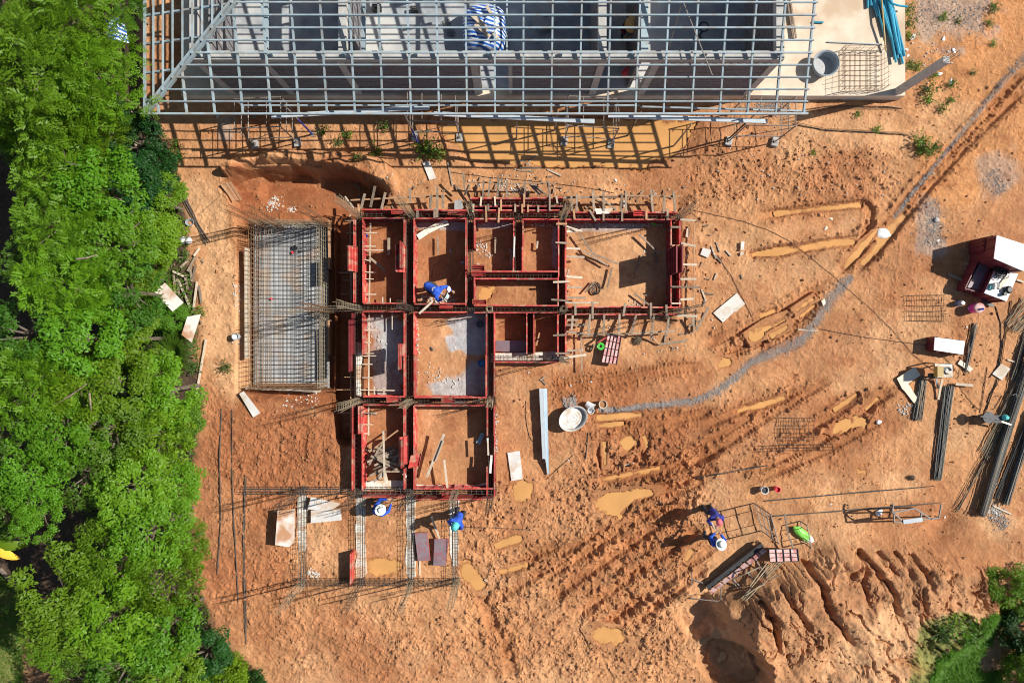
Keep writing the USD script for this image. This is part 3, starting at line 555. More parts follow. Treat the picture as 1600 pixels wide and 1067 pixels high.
def block_wall(p0, p1, z0, z1, n_out):
    """A mortar core with blocks laid in half bond, standing 8 mm proud of the joints."""
    p0, p1 = np.array([*p0, 0.0]), np.array([*p1, 0.0]); d = unit(p1 - p0); ln = np.linalg.norm(p1 - p0); nn = np.array([-d[1], d[0], 0]) * n_out
    part(house, 'wall', MB().bar(p0 + [0, 0, (z0 + z1) / 2], p1 + [0, 0, (z0 + z1) / 2], .11, z1 - z0), 'mortar')
    k, z = 0, z0 + .006
    while z + .19 < z1 + .01:
        s = -.2 * (k % 2)
        while s < ln:
            a, b = max(s, 0) + .008, min(s + .392, ln - .006)
            if b - a > .05:
                o = nn * (.004 + rb.uniform(-.004, .004))
                BL.bar(p0 + d * a + o + [0, 0, z + .095], p0 + d * b + o + [0, 0, z + .095], .125, .184)
            s += .4
        k += 1; z += .2
for a, b in ((-9.39, -7.6), (-7.38, -5.31), (-5.09, -1.27), (.02, 2.62), (4.51, 7.89)):
    block_wall((a, 8.53), (b, 8.53), SLAB, 3.1, -1)
block_wall((8.0, 8.66), (8.0, 12.09), SLAB, 3.1, 1); block_wall((-9.5, 8.66), (-9.5, 12.09), SLAB, 2.2, 1); block_wall((2.70, 8.66), (2.70, 12.09), SLAB, 3.1, 1); block_wall((3.97, 8.66), (3.97, 12.09), SLAB, 3.0, 1); block_wall((-5.06, 9.6), (-5.06, 12.09), SLAB, 2.6, 1)
part(house, 'blocks', BL, 'block', kind='stuff')
part(house, 'door_frame', MB().box((-1.02, 8.53, 1.6), (.05, .16, 2.4)).box((-.05, 8.53, 1.6), (.12, .18, 2.4)).box((-.53, 8.53, 2.85), (.9, .16, .09)), 'concrete')
for k in range(13):
    part(house, 'sill_block', MB().box((4.75 + k * .25, 8.42, 3.085), (.09, .09, .10)), 'board_white')

roof = thing('roof_frame', 'pale blue-grey hipped steel roof frame of rafters and close purlins', 'roof frame', (-1.1, 6.86, 3.1))
X0, X1, Y0, ZE, SL, PS, YR = -11.08, 8.82, 6.86, 3.10, .25, .33, 12.7
zr = lambda y: ZE + (y - Y0) * SL
Rr = rotx(math.atan(SL)); Rw = roty(-math.atan(SL))
part(roof, 'eave_beam', MB().box(((X0 + X1) / 2, Y0, ZE), (X1 - X0 + .2, .05, .10)), 'roof_steel')
part(roof, 'eave_beam', MB().box((X0, (Y0 + 14.4) / 2, ZE - .002), (.05, 14.4 - Y0, .10)), 'roof_steel')
for k in range(24):
    x = (247.5 + 43.85 * k - 800) / F * (H - ZE); ye = min(Y0 + (x - X0) - .05, YR)
    part(roof, 'rafter', MB().bar((x, Y0 + .03, zr(Y0 + .03) - .03), (x, ye, zr(ye) - .03), .05, .09), 'roof_steel')
for n in range(1, 18):
    y = Y0 + PS * n; xa = X0 + (y - Y0) - .06
    part(roof, 'purlin', MB().bar((xa, y, zr(y) + .045), (X1 + .05, y, zr(y) + .045), .042, .05), 'roof_steel')
for n in range(1, 18):
    x = X0 + PS * n; ya = Y0 + (x - X0) - .04
    part(roof, 'purlin', MB().bar((x, ya, ZE + (x - X0) * SL + .046), (x, 14.4, ZE + (x - X0) * SL + .046), .042, .05), 'roof_steel')
for y in (7.27, 8.10, 8.97, 9.83, 10.7, 11.55, 12.4, 13.3):
    xe = X0 + min(y - Y0, YR - Y0) - .05
    part(roof, 'rafter', MB().bar((X0 + .03, y, ZE - .028), (xe, y, ZE + (xe - X0) * SL - .028), .055, .085), 'roof_steel')
for o in (-.045, .045):
    part(roof, 'hip_rafter', MB().bar((X0 + o + .06, Y0 - o + .06, ZE + .02), (X0 + YR - Y0 + o, YR - o, zr(YR) + .02), .07, .11), 'roof_steel')
part(roof, 'ridge_beam', MB().box(((X0 + YR - Y0 + X1) / 2, YR + .04, zr(YR)), (X1 - X0 - YR + Y0, .07, .12)), 'roof_steel')
for x in (-8.6, -4.45, .4, 4.9, 8.0):
    part(roof, 'post', MB().box((x, 11.6, (3.34 + zr(11.6)) / 2 - .04), (.08, .08, zr(11.6) - 3.42)), 'roof_steel')
for x in np.linspace(-9.3, 7.9, 9):
    part(roof, 'post', MB().box((x, 8.53, 3.40), (.08, .08, .12)), 'roof_steel')

def pole(name, label, cat, p0, p1, r, m, group=None, sides=6):
    return one(name, MB().tube([p0, p1], r, sides), m, label, cat, group)
# cladding channels lying on the scaffolds below the eave
for a, b, z, lab in (((424, 182), (671, 168), 2.35, 'long pale steel channel lying under the left part of the eave'), ((678, 178), (929, 190), 2.35, 'long pale steel channel lying under the middle of the eave'), ((950, 181), (1199, 190), 2.35, 'long pale steel channel lying under the right part of the eave'),
                     ((380, 165), (1000, 165), 2.6, 'thin steel rail running just behind the eave of the roof'), ((1000, 167), (1260, 174), 2.6, 'short thin steel rail behind the right end of the eave')):
    w = .13 if z < 2.5 else .045
    one('steel_channel', MB().bar(P(*a, z), P(*b, z), w, .05), 'steel_pale' if z < 2.5 else 'roof_steel', lab, 'steel channel')
# scaffold frames under the eave, standing on concrete blocks; vertical props
for k, (f0, f1, lab) in enumerate((((397, 225), (464, 222), 'rusty white scaffold frame under the left part of the eave'), ((648, 213), (718, 215), 'scaffold frame under the eave left of the long puddle'),
                                   ((882, 220), (955, 225), 'scaffold frame standing in the long puddle under the eave'), ((1140, 220), (1212, 221), 'scaffold frame under the right corner of the eave'))):
    a, b = G(*f0, .12), G(*f1, .12); t = thing('scaffold_frame', lab, 'scaffold', (a + b) / 2)
    back = np.array([0, .95, 0]); hgt_ = np.array([0, 0, 1.7])
    for p in (a, b, a + back, b + back):
        part(t, 'leg', MB().tube([p, p + hgt_], .022, 6), 'scaffold')
        part(t, 'foot_plate', MB().box(p + [0, 0, .008], (.12, .12, .012)), 'scaffold')
    for zz in (.55, 1.68):
        part(t, 'rail', MB().tube([a + [0, 0, zz], b + [0, 0, zz]], .018, 5), 'scaffold'); part(t, 'rail', MB().tube([a + back + [0, 0, zz], b + back + [0, 0, zz]], .018, 5), 'scaffold')
    for p in (a, b):
        for q in (.5, 1.1, 1.66): part(t, 'rung', MB().tube([p + [0, 0, q], p + back + [0, 0, q]], .016, 5), 'scaffold')
    for q in (.3, .7): part(t, 'rung', MB().tube([a * (1 - q) + b * q + [0, 0, 1.68], a * (1 - q) + b * q + back + [0, 0, 1.68]], .014, 5), 'scaffold')
    part(t, 'brace', MB().tube([a + [0, 0, .3], b + [0, 0, 1.5]], .013, 5), 'scaffold')
    for p, side in ((a, 'left'), (b, 'right')):
        w = np.random.default_rng(k).uniform(-.3, .3)
        one('concrete_block', MB().box(p - [0, 0, .085], (.22, .30, .15), rotz(w)), 'concrete', 'grey concrete block under the %s leg of %s' % (side, ('the leftmost scaffold', 'the scaffold left of the puddle', 'the scaffold in the puddle', 'the corner scaffold')[k]), 'concrete block')
for (u, v), top, m, lab in (((488, 210), 2.9, 'cloth_navy', 'dark blue steel prop right of the left scaffold frame'), ((653, 223), 2.9, 'cloth_navy', 'dark blue steel prop beside the grass tuft under the eave'), ((807, 217), 1.9, 'scaffold', 'thin steel prop standing alone in the long puddle'),
                            ((980, 213), 2.6, 'dark_metal', 'dark steel prop right of the scaffold in the puddle'), ((1052, 229), 2.4, 'scaffold', 'forked steel prop at the right end of the long puddle'), ((1139, 217), 3.0, 'dark_metal', 'dark steel prop at the left leg of the corner scaffold'), ((866, 205), 2.0, 'scaffold', 'short prop left of the scaffold in the long puddle')):
    p = G(u, v); t = thing('steel_prop', lab, 'prop', p); part(t, 'tube', MB().tube([p, p + [0, 0, top * .55]], .03, 6), m); part(t, 'inner_tube', MB().tube([p + [0, 0, top * .5], p + [0, 0, top]], .022, 6), 'scaffold'); part(t, 'base_plate', MB().box(p + [0, 0, .006], (.14, .14, .012)), 'scaffold')

# --- things on the house floor
tp = P(757, 45, .9); n = 26; th = np.linspace(0, 2 * np.pi, n, endpoint=False)
prof = [(1.0, 0), (1.02, .3), (.98, .6), (.86, .85), (.55, .98), (.2, 1.0), (.01, 1.0)]
v = []
for rr, zz in prof:
    rad = (np.abs(np.cos(th)) ** 3.5 + np.abs(np.sin(th)) ** 3.5) ** (-1 / 3.5)
    wob = meshkit.fbm(np.stack([np.cos(th) * 2.2, np.sin(th) * 2.2, 0 * th + zz * 3], -1), 3, 5) - .5
    v.append(np.stack([tp[0] + .72 * rr * rad * np.cos(th) * (1 + .16 * wob), tp[1] + .80 * rr * rad * np.sin(th) * (1 + .16 * wob), SLAB + .85 * zz * (1 + .25 * wob) + 0 * th], -1))
v = np.concatenate(v); i, j = np.meshgrid(np.arange(len(prof) - 1), np.arange(n), indexing='ij')
f = np.stack([i * n + j, i * n + (j + 1) % n, (i + 1) * n + (j + 1) % n, (i + 1) * n + j], -1).reshape(-1, 4); f = np.vstack([f[:, [0, 1, 2]], f[:, [0, 2, 3]]])
one('covered_pallet', (v, f), 'tarp', 'stack covered by a blue and white striped tarpaulin inside the house', 'tarpaulin', smooth=40)
for (a, b, w, lab) in (((738, 24), (762, 46), .14, 'upper grey plank on the striped tarpaulin'), ((742, 38), (766, 58), .12, 'lower grey plank on the striped tarpaulin'), ((768, 22), (760, 10), .1, 'short plank at the back of the striped tarpaulin'), ((770, 50), (778, 60), .12, 'small piece of board on the striped tarpaulin')):
    one('plank', MB().bar(P(*a, 1.33), P(*b, 1.33), w, .03), 'timber_pale', lab, 'plank')
c = P(850, 26, .9); tk = thing('round_tank', 'round grey plastic tank with a flat lid on the house floor', 'tank', (c[0], c[1], SLAB))
part(tk, 'body', MB().lathe([(.02, 0), (.36, 0), (.40, .45), (.39, .52), (.02, .52)], (c[0], c[1], SLAB + .01), seg=28), 'grey_plastic', smooth=30)
part(tk, 'lid', MB().lathe([(.42, .50), (.43, .55), (.36, .57), (.02, .59)], (c[0], c[1], SLAB + .02), seg=28), 'concrete', smooth=30)
part(tk, 'handle', MB().box((c[0] + .05, c[1] - .02, SLAB + .63), (.16, .06, .03)), 'dark_metal')
th = np.linspace(0, 2 * np.pi, 24, endpoint=False)
c = P(1100, 42, .43)
one('cable_coil', MB().tube(np.stack([c[0] + .16 * np.cos(th), c[1] + .16 * np.sin(th), 0 * th + .43], -1), .018, 5, True).tube([c + [-.05, -.15, 0], c + [-.16, -.3, 0], c + [-.08, -.42, 0]], .03, 5), 'black_rubber', 'black cable looped on the house floor', 'cable')
for u0, v0, u1, v1, za, zb, lab in ((1066, 3, 1040, 90, 3.1, 1.0, 'thin white pole slanting over the right room of the house'), (1068, 5, 1113, 118, 3.1, 3.4, 'thin white pole slanting across the purlins of the roof')):
    pole('thin_pole', lab, 'pole', P(u0, v0, za + .5), P(u1, v1, zb + .5), .018, 'scaffold')
c = P(983, 112, .75); mb = MB()
m = trimesh.creation.icosphere(2, 1.0); vv = m.vertices * [.24, .17, .26]; vv *= (1 + .25 * (meshkit.fbm(vv * 9 + 3, 3, 2) - .5))[:, None]
bg = thing('printed_bag', 'red bag with white print in the gap of the front wall', 'bag', (c[0], c[1], SLAB)); part(bg, 'sack', MB().add(vv + [c[0], c[1], SLAB + .26], m.faces), 'red_plastic', smooth=True)
part(bg, 'print', MB().box((c[0] + .05, c[1] + .03, SLAB + .515), (.10, .02, .02)).box((c[0] + .05, c[1] - .02, SLAB + .515), (.10, .02, .02)).box((c[0] + .09, c[1], SLAB + .512), (.02, .09, .02)), 'board_white')
for u, v, s, m, lab in ((962, 100, .3, 'board_white', 'white box on the sill beside the red bag'), (648, 18, .22, 'dark_metal', 'dark box on the left room floor'), (590, 16, .3, 'dark_metal', 'dark tool box near the back of the left room')):
    p = P(u, v, SLAB); bx = thing('tool_box', lab, 'box', p); part(bx, 'body', MB().box(p + [0, 0, .1], (s, s * .6, .2)), m); part(bx, 'lid', MB().box(p + [0, 0, .215], (s + .02, s * .6 + .02, .03)), m); part(bx, 'handle', MB().tube([p + [-.06, 0, .23], p + [-.05, 0, .27], p + [.05, 0, .27], p + [.06, 0, .23]], .01, 5), 'scaffold')
for u, v, lab in ((698, 37, 'left one of two small fan guards on the house floor'), (705, 52, 'right one of two small fan guards on the house floor')):
    p = P(u, v, .5); mb = MB()
    for r in (.05, .10, .14): mb.tube(np.stack([p[0] + r * np.cos(th), p[1] + r * np.sin(th), 0 * th + .5], -1), .008, 4, True)
    for q in range(6): mb.tube([p, p + .14 * np.array([math.cos(q * 1.05), math.sin(q * 1.05), 0])], .006, 4)
    one('fan_guard', mb, 'dark_metal', lab, 'fan')

# --- things on the pale terrace to the right
c = P(1283, 106, SLAB)
tub = thing('mixing_tub', 'round grey mortar tub on the pale terrace', 'tub', c)
part(tub, 'shell', MB().lathe([(.02, .01), (.33, .01), (.40, .36), (.44, .38), (.43, .40), (.385, .37), (.315, .05), (.02, .045)], c, seg=36), 'grey_plastic', smooth=40)
part(tub, 'rim_lip', MB().tube(np.stack([c[0] + .435 * np.cos(th), c[1] + .435 * np.sin(th), 0 * th + c[2] + .39], -1), .014, 5, True), 'grey_plastic', smooth=True)
part(tub, 'mortar_rest', MB().lathe([(.01, .10), (.325, .09)], c, seg=30), 'mortar_wet')
def bar_grid(parent, u0, u1, n, z, mat_, r=.006, name='bar', jitter=.02, seed=0):
    """n straight bars between two edges (each edge is a pair of world points)."""
    q = np.random.default_rng(seed)
    for k in range(n):
        t = k / (n - 1) if n > 1 else .5
        a = np.asarray(u0[0]) * (1 - t) + np.asarray(u0[1]) * t; b = np.asarray(u1[0]) * (1 - t) + np.asarray(u1[1]) * t
        j = q.normal(size=3) * jitter * [1, 1, .3]
        mid = (a + b) / 2 + q.normal(size=3) * jitter * [1, 1, .3]
        part(parent, name, MB().tube([a + j + [0, 0, z], mid + [0, 0, z], b + j + [0, 0, z]], r, 4), mat_)
def wire_basket(lab, px, base, n1, n2, up, m, seed):
    """A footing cage: two crossed layers of bent bars whose ends turn up."""
    c = [P(*q, base) for q in px]; t = thing('footing_cage', lab, 'rebar cage', sum(c) / 4)
    q = np.random.default_rng(seed); U = np.array([0, 0, 1.0])
    for (a, b, d, e, n, z) in ((c[0], c[1], c[3], c[2], n1, .02), (c[0], c[3], c[1], c[2], n2, .036)):
        for k in range(n):
            s = k / (n - 1); p0, p1 = a * (1 - s) + b * s + q.normal(size=3) * [.015, .015, 0], d * (1 - s) + e * s + q.normal(size=3) * [.015, .015, 0]
            h0, h1 = up * q.uniform(.8, 1.1), up * q.uniform(.8, 1.1); w = unit(p1 - p0) * .03
            part(t, 'bar', MB().tube([p0 + U * (z + h0) + q.normal(size=3) * .02, p0 + U * (z + .03), p0 + w + U * z, p1 - w + U * z, p1 + U * (z + .03), p1 + U * (z + h1) + q.normal(size=3) * .02], .0075, 4), m)
    for s in (.5, .95): part(t, 'tie', MB().tube([x + U * up * s for x in c], .006, 4, True), m)
wire_basket('rusty square footing cage on the pale terrace below the blue pipes', [(1312, 80), (1377, 80), (1377, 142), (1311, 143)], SLAB, 9, 9, .45, 'rebar_rust', 4)
one('thin_pipe', MB().tube([P(1293, 66, .43), P(1378, 70, .43)], .025, 6), 'grey_plastic', 'thin grey-green pipe above the rusty cage on the terrace', 'pipe')
one('pipe_offcut', MB().tube([P(1270, 35, .44), P(1286, 35.5, .44)], .035, 8), 'pvc_blue', 'short blue pipe offcut at the edge of the roof frame', 'pipe')
for a, b, lab in (((1230, 0), (1239, 60), 'left of two thin timber posts lying beside the roof edge'), ((1234, -5), (1244, 60), 'right of two thin timber posts lying beside the roof edge'), ((1226, 43), (1242, 40), 'short stick across the two timber posts by the roof edge')):
    one('timber_post', MB().bar(P(*a, .45), P(*b, .47), .05, .05), 'timber', lab, 'timber')
q = np.random.default_rng(11); k = 0
for (u0, v0, u1, v1, z) in sorted(((1384, 2, 1411, 100, .46), (1377, -10, 1403, 92, .46), (1390, -8, 1413, 88, .46), (1394, 10, 1407, 80, .52), (1372, -10, 1397, 78, .46), (1380, 10, 1396, 70, .52), (1370, -10, 1391, 62, .46), (1376, 0, 1393, 60, .52), (1386, -10, 1405, 85, .57), (1382, -10, 1400, 98, .52),
                            (1366, -8, 1382, 57, .46), (1388, -8, 1398, 50, .57), (1363, -10, 1371, 26, .5), (1353, -20, 1356, 13, .46), (1357, -20, 1361, 10, .46), (1361, -20, 1366, 14, .46), (1364, -10, 1373, 24, .52)), key=lambda s_: -s_[2]):
    m = MB().tube([P(u0, v0, z), P((u0 + u1) / 2 + q.normal(), (v0 + v1) / 2, z), P(u1, v1, z)], .038 if k % 3 else .05, 8)
    one('water_pipe', m, 'pvc_blue', ORD[k] + ' blue plastic pipe from the right in the heap at the terrace edge', 'pipe', 'blue water pipes'); k += 1
one('elbow_pipe', MB().tube([P(1387, -5, .62), P(1394, 6, .62), P(1403, 9, .62), P(1418, 11, .62)], .035, 8), 'pvc_blue', 'bent blue pipe sticking out right from the pipe heap', 'pipe')
one('bamboo_pole', MB().tube([P(1376, -20, .66), P(1380, 30, .65), P(1384, 80, .50)], .03, 6), 'ochre', 'yellowish bamboo pole across the heap of blue pipes', 'pole')
c = P(1403, 143, SLAB)
col = thing('concrete_column', 'slender grey concrete column with bare bars at its top, terrace corner', 'column', c)
part(col, 'shaft', MB().box(c + [0, 0, 1.3], (.20, .20, 2.6)), 'column_concrete')
for dx in (-.06, .06):
    for dy in (-.06, .06): part(col, 'starter_bar', MB().tube([c + [dx, dy, 2.55], c + [dx * 1.1, dy * 1.1, 3.12]], .009, 5), 'rebar_rust')

# ------------------------------------------------------------------ the foundation
ZT, ZB, TH = .50, -.14, .055
def panel_mesh(p0, p1, nrm, z0, z1, tilt=0.0):
    """A steel form panel: skin, frame and stiffeners on the outer side (nrm)."""
    mb = MB(); d = unit(p1 - p0); ln = np.linalg.norm(p1 - p0); h = z1 - z0; U = np.array([0, 0, 1.0])
    if tilt:
        a = np.cross(d, nrm); nrm2 = nrm * math.cos(tilt) + U * math.sin(tilt); U = U * math.cos(tilt) - nrm * math.sin(tilt); nrm = nrm2
    R = np.stack([d, nrm, U], 1); c = (np.asarray(p0) + p1) / 2 + np.array([0, 0, z0])
    def bx(s, o, u, size): mb.box(c + d * s + nrm * o + U * u, size, R)
    bx(0, .004, h / 2, (ln, .008, h)); bx(0, TH / 2, h - .005, (ln, TH, .010)); bx(0, TH / 2, .005, (ln, TH, .010))
    for e in (-1, 1): bx(e * (ln / 2 - .005), TH / 2, h / 2, (.010, TH, h - .02))
    for u in ((.33, .66) if h > .4 else (.5,)): bx(0, TH / 2, h * u, (ln - .02, TH * .8, .008))
    k = max(1, int(ln / .3)); 
    for q in range(1, k): bx(-ln / 2 + ln * q / k, TH / 2, h / 2, (.008, TH * .8, h - .02))
    return mb
_pq = np.random.default_rng(21)
def form_side(t, a, b, nrm, z0=ZB, z1=ZT, m='form_red', cuts=()):
    """One side of a beam's formwork, panel after panel; gaps listed in cuts as fractions."""
    a, b = P(*a, ZT), P(*b, ZT); a[2] = b[2] = 0; ln = np.linalg.norm(b - a); n = max(1, round(ln / 1.15)); d = (b - a) / ln
    for k in range(n):
        s0, s1 = k / n, (k + 1) / n
        if any(c0 - .02 < (s0 + s1) / 2 < c1 + .02 for c0, c1 in cuts): continue
        o = nrm * _pq.normal() * .006
        part(t, 'panel', panel_mesh(a + d * ln * s0 + d * .003 + o, a + d * ln * s1 - d * .003 + o, nrm, z0 + _pq.normal() * .006, z1 + _pq.normal() * .008), m if not isinstance(m, (list, tuple)) else m[k % len(m)])
EX, EY = np.array([1.0, 0, 0]), np.array([0, 1.0, 0])
def beam_form(lab, axis, lo, hi, s0, s1, sides=(1, 1), cuts=((), ()), m=('form_red', 'form_red')):
    """Formwork of a beam: axis 'v' (between x=lo and x=hi, from y=s0 to s1) or 'h' (between y=lo, y=hi)."""
    mid = ((lo + hi) / 2, (s0 + s1) / 2); c = P(*(mid if axis == 'v' else mid[::-1]), ZT); c[2] = ZB
    t = thing('beam_formwork', lab, 'formwork', c)
    cuts = [[c] if len(c) and np.ndim(c[0]) == 0 else c for c in cuts]
    for k, e in enumerate((lo, hi)):
        if not sides[k]: continue
        nrm = (EX if axis == 'v' else -EY) * (-1, 1)[k]
        a, b = ((e, s0), (e, s1)) if axis == 'v' else ((s0, e), (s1, e))
        form_side(t, a, b, nrm, m=m[k], cuts=cuts[k])
    # cross ties
    for s in np.linspace(.1, .9, max(2, int(abs(s1 - s0) / 45))):
        q = s0 + (s1 - s0) * s; a, b = (P(lo, q, .3), P(hi, q, .3)) if axis == 'v' else (P(q, lo, .3), P(q, hi, .3))
        part(t, 'tie_rod', MB().tube([a, b], .008, 4), 'dark_metal')
    return t
def cage(lab, axis, mid, s0, s1, z0=-.02, w=.20, h=.34, nb=3, m='rebar', mst='rebar', step=.15, name='beam_cage', zp=None):
    """A beam's reinforcement: bars along it and rectangular stirrups round them."""
    zp = z0 + h if zp is None else zp
    a, b = (P(mid, s0, zp), P(mid, s1, zp)) if axis == 'v' else (P(s0, mid, zp), P(s1, mid, zp)); a[2] = b[2] = z0
    d = unit(b - a); nn = np.array([-d[1], d[0], 0]); t = thing(name, lab, 'rebar cage', (a + b) / 2); U = np.array([0, 0, 1.0]); q = np.random.default_rng(int(abs(mid * 7 + s0)))
    for z in (.0, h):
        for k in range(nb):
            o = nn * (k / (nb - 1) - .5) * (w - .03)
            e0, e1 = d * q.uniform(-.05, .25), d * q.uniform(-.05, .25)
            part(t, 'bar', MB().tube([a + o + U * z - e0, (a + b) / 2 + o + U * z + q.normal(size=3) * .006, b + o + U * z + e1], .0085, 4), m)
    mb = MB(); n = max(2, int(np.linalg.norm(b - a) / step))
    for k in range(n + 1):
        c = a + (b - a) * k / n + d * q.normal() * .012; k_ = d * q.normal() * .012
        mb.tube([c - nn * w / 2 - U * .01, c + nn * w / 2 - U * .01 + k_, c + nn * w / 2 + U * (h + .012) + k_, c - nn * w / 2 + U * (h + .012)], .0055, 4, True)
    part(t, 'stirrups', mb, mst, kind='stuff'); return t
FB = [  # label, axis, lower edge, upper edge, from, to, sides, cuts, materials
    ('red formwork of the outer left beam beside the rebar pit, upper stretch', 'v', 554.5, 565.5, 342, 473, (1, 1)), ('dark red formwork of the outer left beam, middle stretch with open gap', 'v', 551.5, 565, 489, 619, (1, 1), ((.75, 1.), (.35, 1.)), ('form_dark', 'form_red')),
    ('red formwork of the outer left beam, lowest stretch by the timber heap', 'v', 552, 564.5, 634, 766, (1, 1), ((.35, .62), (.34, .60))), ('red formwork between the timber-framed room and the room of the bending worker', 'v', 633, 645.5, 342, 473, (1, 1)),
    ('red formwork between the grey-spilled narrow room and the wide cement-spilled room', 'v', 633, 645.5, 489, 619, (1, 1), ((), (.45, .65))), ('red formwork between the timber heap room and the room with two loose planks', 'v', 633, 645.5, 634, 765, (1, 1)),
    ('red formwork between the bending worker room and the two small top rooms', 'v', 729.5, 740, 342, 478, (1, 1), ((), (.45, .62))), ('red formwork between the two small rooms at the top', 'v', 804, 815.5, 345, 425, (1, 1), ((.3, .4), (.35, .5))),
    ('red formwork along the left side of the big right room', 'v', 874, 883, 342, 478, (1, 1)), ('red formwork of the short beam below the big right room', 'v', 873, 882.5, 491, 557, (1, 1)), ('red formwork along the right side of the big right room', 'v', 1050, 1061, 343, 481, (1, 1)),
    ('red formwork along the right side of the wide cement-spilled room', 'v', 761.5, 771, 489, 619, (1, 1)), ('red formwork along the right side of the room with two loose planks', 'v', 762.5, 771, 634, 776, (1, 1), ((.4, .62), ())), ('red formwork between the two small rooms below the corridor', 'v', 824.5, 832.5, 489, 553, (1, 1)),
    ('red formwork along the top of the timber-framed left room', 'h', 329, 339.5, 566, 632, (1, 1)), ('red formwork along the top of the bending worker room', 'h', 329.5, 340, 647, 729, (1, 1)), ('red formwork along the top of the first small room', 'h', 330, 341, 741, 804, (1, 1)), ('red formwork along the top of the second small room', 'h', 330, 341, 816, 874, (1, 1)),
    ('red formwork of the topmost beam that juts out above the small rooms', 'h', 311, 321, 734, 880, (1, 1)), ('red formwork along the top of the big right room', 'h', 333, 342, 885, 1058, (1, 1)), ('red formwork between the two small top rooms and the corridor', 'h', 425.5, 434.5, 741, 873, (1, 1)),
    ('red formwork of the middle beam under the timber-framed left room', 'h', 475, 485.5, 567, 632, (1, 1)), ('red formwork of the middle beam under the bending worker room', 'h', 476.5, 486.5, 647, 729, (1, 1)), ('red formwork of the middle beam under the corridor', 'h', 479, 487, 741, 873, (1, 1)), ('red formwork along the bottom of the big right room', 'h', 481, 490, 885, 1060, (1, 1)),
    ('red formwork under the grey-spilled narrow room', 'h', 621, 631, 567, 632, (1, 1)), ('red formwork under the wide cement-spilled room', 'h', 622.5, 632, 647, 761, (1, 1)), ('red formwork of the open beam below the two small lower rooms', 'h', 555, 564, 772, 873, (0, 1)),
    ('red formwork of the bottom beam below the timber heap', 'h', 763, 775, 566, 632, (0, 1)), ('red formwork of the bottom beam below the two loose planks', 'h', 765, 778, 647, 770, (1, 1))]
for lab, ax_, lo, hi, s0, s1, sides, *more in FB:
    beam_form(lab, ax_, lo, hi, s0, s1, sides, more[0] if more else ((), ()), more[1] if len(more) > 1 else ('form_red', 'form_red'))
CG = [('v', 560, 335, 480, 'beam cage in the outer left formwork, upper stretch'), ('v', 558.5, 487, 625, 'beam cage in the outer left formwork, middle stretch'), ('v', 558.5, 630, 770, 'beam cage in the outer left formwork, lowest stretch'), ('v', 639.2, 335, 480, 'beam cage beside the bending worker room'), ('v', 639.2, 487, 625, 'beam cage left of the wide cement-spilled room'), ('v', 639.2, 630, 770, 'beam cage right of the timber heap room'),
      ('v', 734.7, 335, 482, 'beam cage between the bending worker room and the small top rooms'), ('v', 810, 340, 430, 'beam cage between the two small top rooms'), ('v', 878.5, 315, 484, 'beam cage left of the big right room'), ('v', 877.7, 487, 560, 'beam cage of the short beam below the big right room'), ('v', 1055.5, 338, 486, 'beam cage right of the big right room'), ('v', 766.2, 484, 626, 'beam cage right of the wide cement-spilled room'), ('v', 766.7, 630, 776, 'beam cage right of the loose planks room'), ('v', 828.5, 485, 558, 'beam cage between the two small lower rooms'),
      ('h', 334.2, 560, 880, 'long beam cage along the top of the left wing'), ('h', 316, 736, 880, 'beam cage of the topmost jutting beam'), ('h', 337.5, 882, 1060, 'beam cage along the top of the big right room'), ('h', 430, 738, 876, 'beam cage between the small top rooms and the corridor'), ('h', 481.5, 515, 878, 'long middle beam cage that reaches left to the rebar pit'), ('h', 485.5, 880, 1062, 'beam cage along the bottom of the big right room'), ('h', 626.3, 556, 768, 'beam cage under the cement-spilled rooms'), ('h', 559.5, 765, 880, 'beam cage over the white concrete strip of the small lower rooms')]
for ax_, mid, s0, s1, lab in CG:
    cage('dark ' + lab, ax_, mid, s0, s1, m='rebar' if ax_ == 'v' else 'rebar')
# lean concrete under the open beams
LC = [([(766, 552), (882, 549), (884, 562), (766, 565)], .06, 'white concrete strip under the beam of the two small lower rooms'), ([(464, 775), (480, 775), (480, 800), (477, 845), (479, 860), (466, 860), (464, 830)], -.03, 'shortest white concrete strip, at the left end of the bare cages'), ([(556, 777), (573, 777), (570, 830), (571, 865), (573, 895), (566, 903), (557, 900), (556, 840)], -.03, 'white concrete strip below the outer left beam'),
      ([(634, 775), (649, 775), (648, 860), (650, 900), (640, 905), (634, 890), (635, 830)], -.03, 'white concrete strip left of the two purplish form panels'), ([(703, 775), (717, 775), (716, 830), (717, 880), (708, 885), (702, 860)], -.03, 'white concrete strip by the worker in the teal headcloth'), ([(567, 752), (632, 750), (632, 764), (566, 766)], .02, 'white concrete rim at the bottom of the timber heap room'), ([(557, 535), (564, 535), (564, 618), (557, 618)], .12, 'pale timber strip in the gap of the outer left formwork'), ([(646, 757), (700, 760), (760, 755), (760, 764), (646, 764)], -.05, 'grey concrete rim at the bottom of the loose planks room')]
for poly, z, lab in LC:
    z = max(z, max(gz(*P(*q)[:2]) for q in poly) + .012); ctr = np.mean(poly, 0); q2 = []
    for k in range(len(poly)):
        for s in (0, .25, .5, .75): e = np.array(poly[k]) * (1 - s) + np.array(poly[(k + 1) % len(poly)]) * s; q2.append(e + _pq.normal(size=2) * .7)
    p = [tuple(P(*q, z)[:2]) for q in q2]
    one('concrete_strip', MB().prism(p, z - .12, z), 'lean_concrete', lab, 'concrete strip')
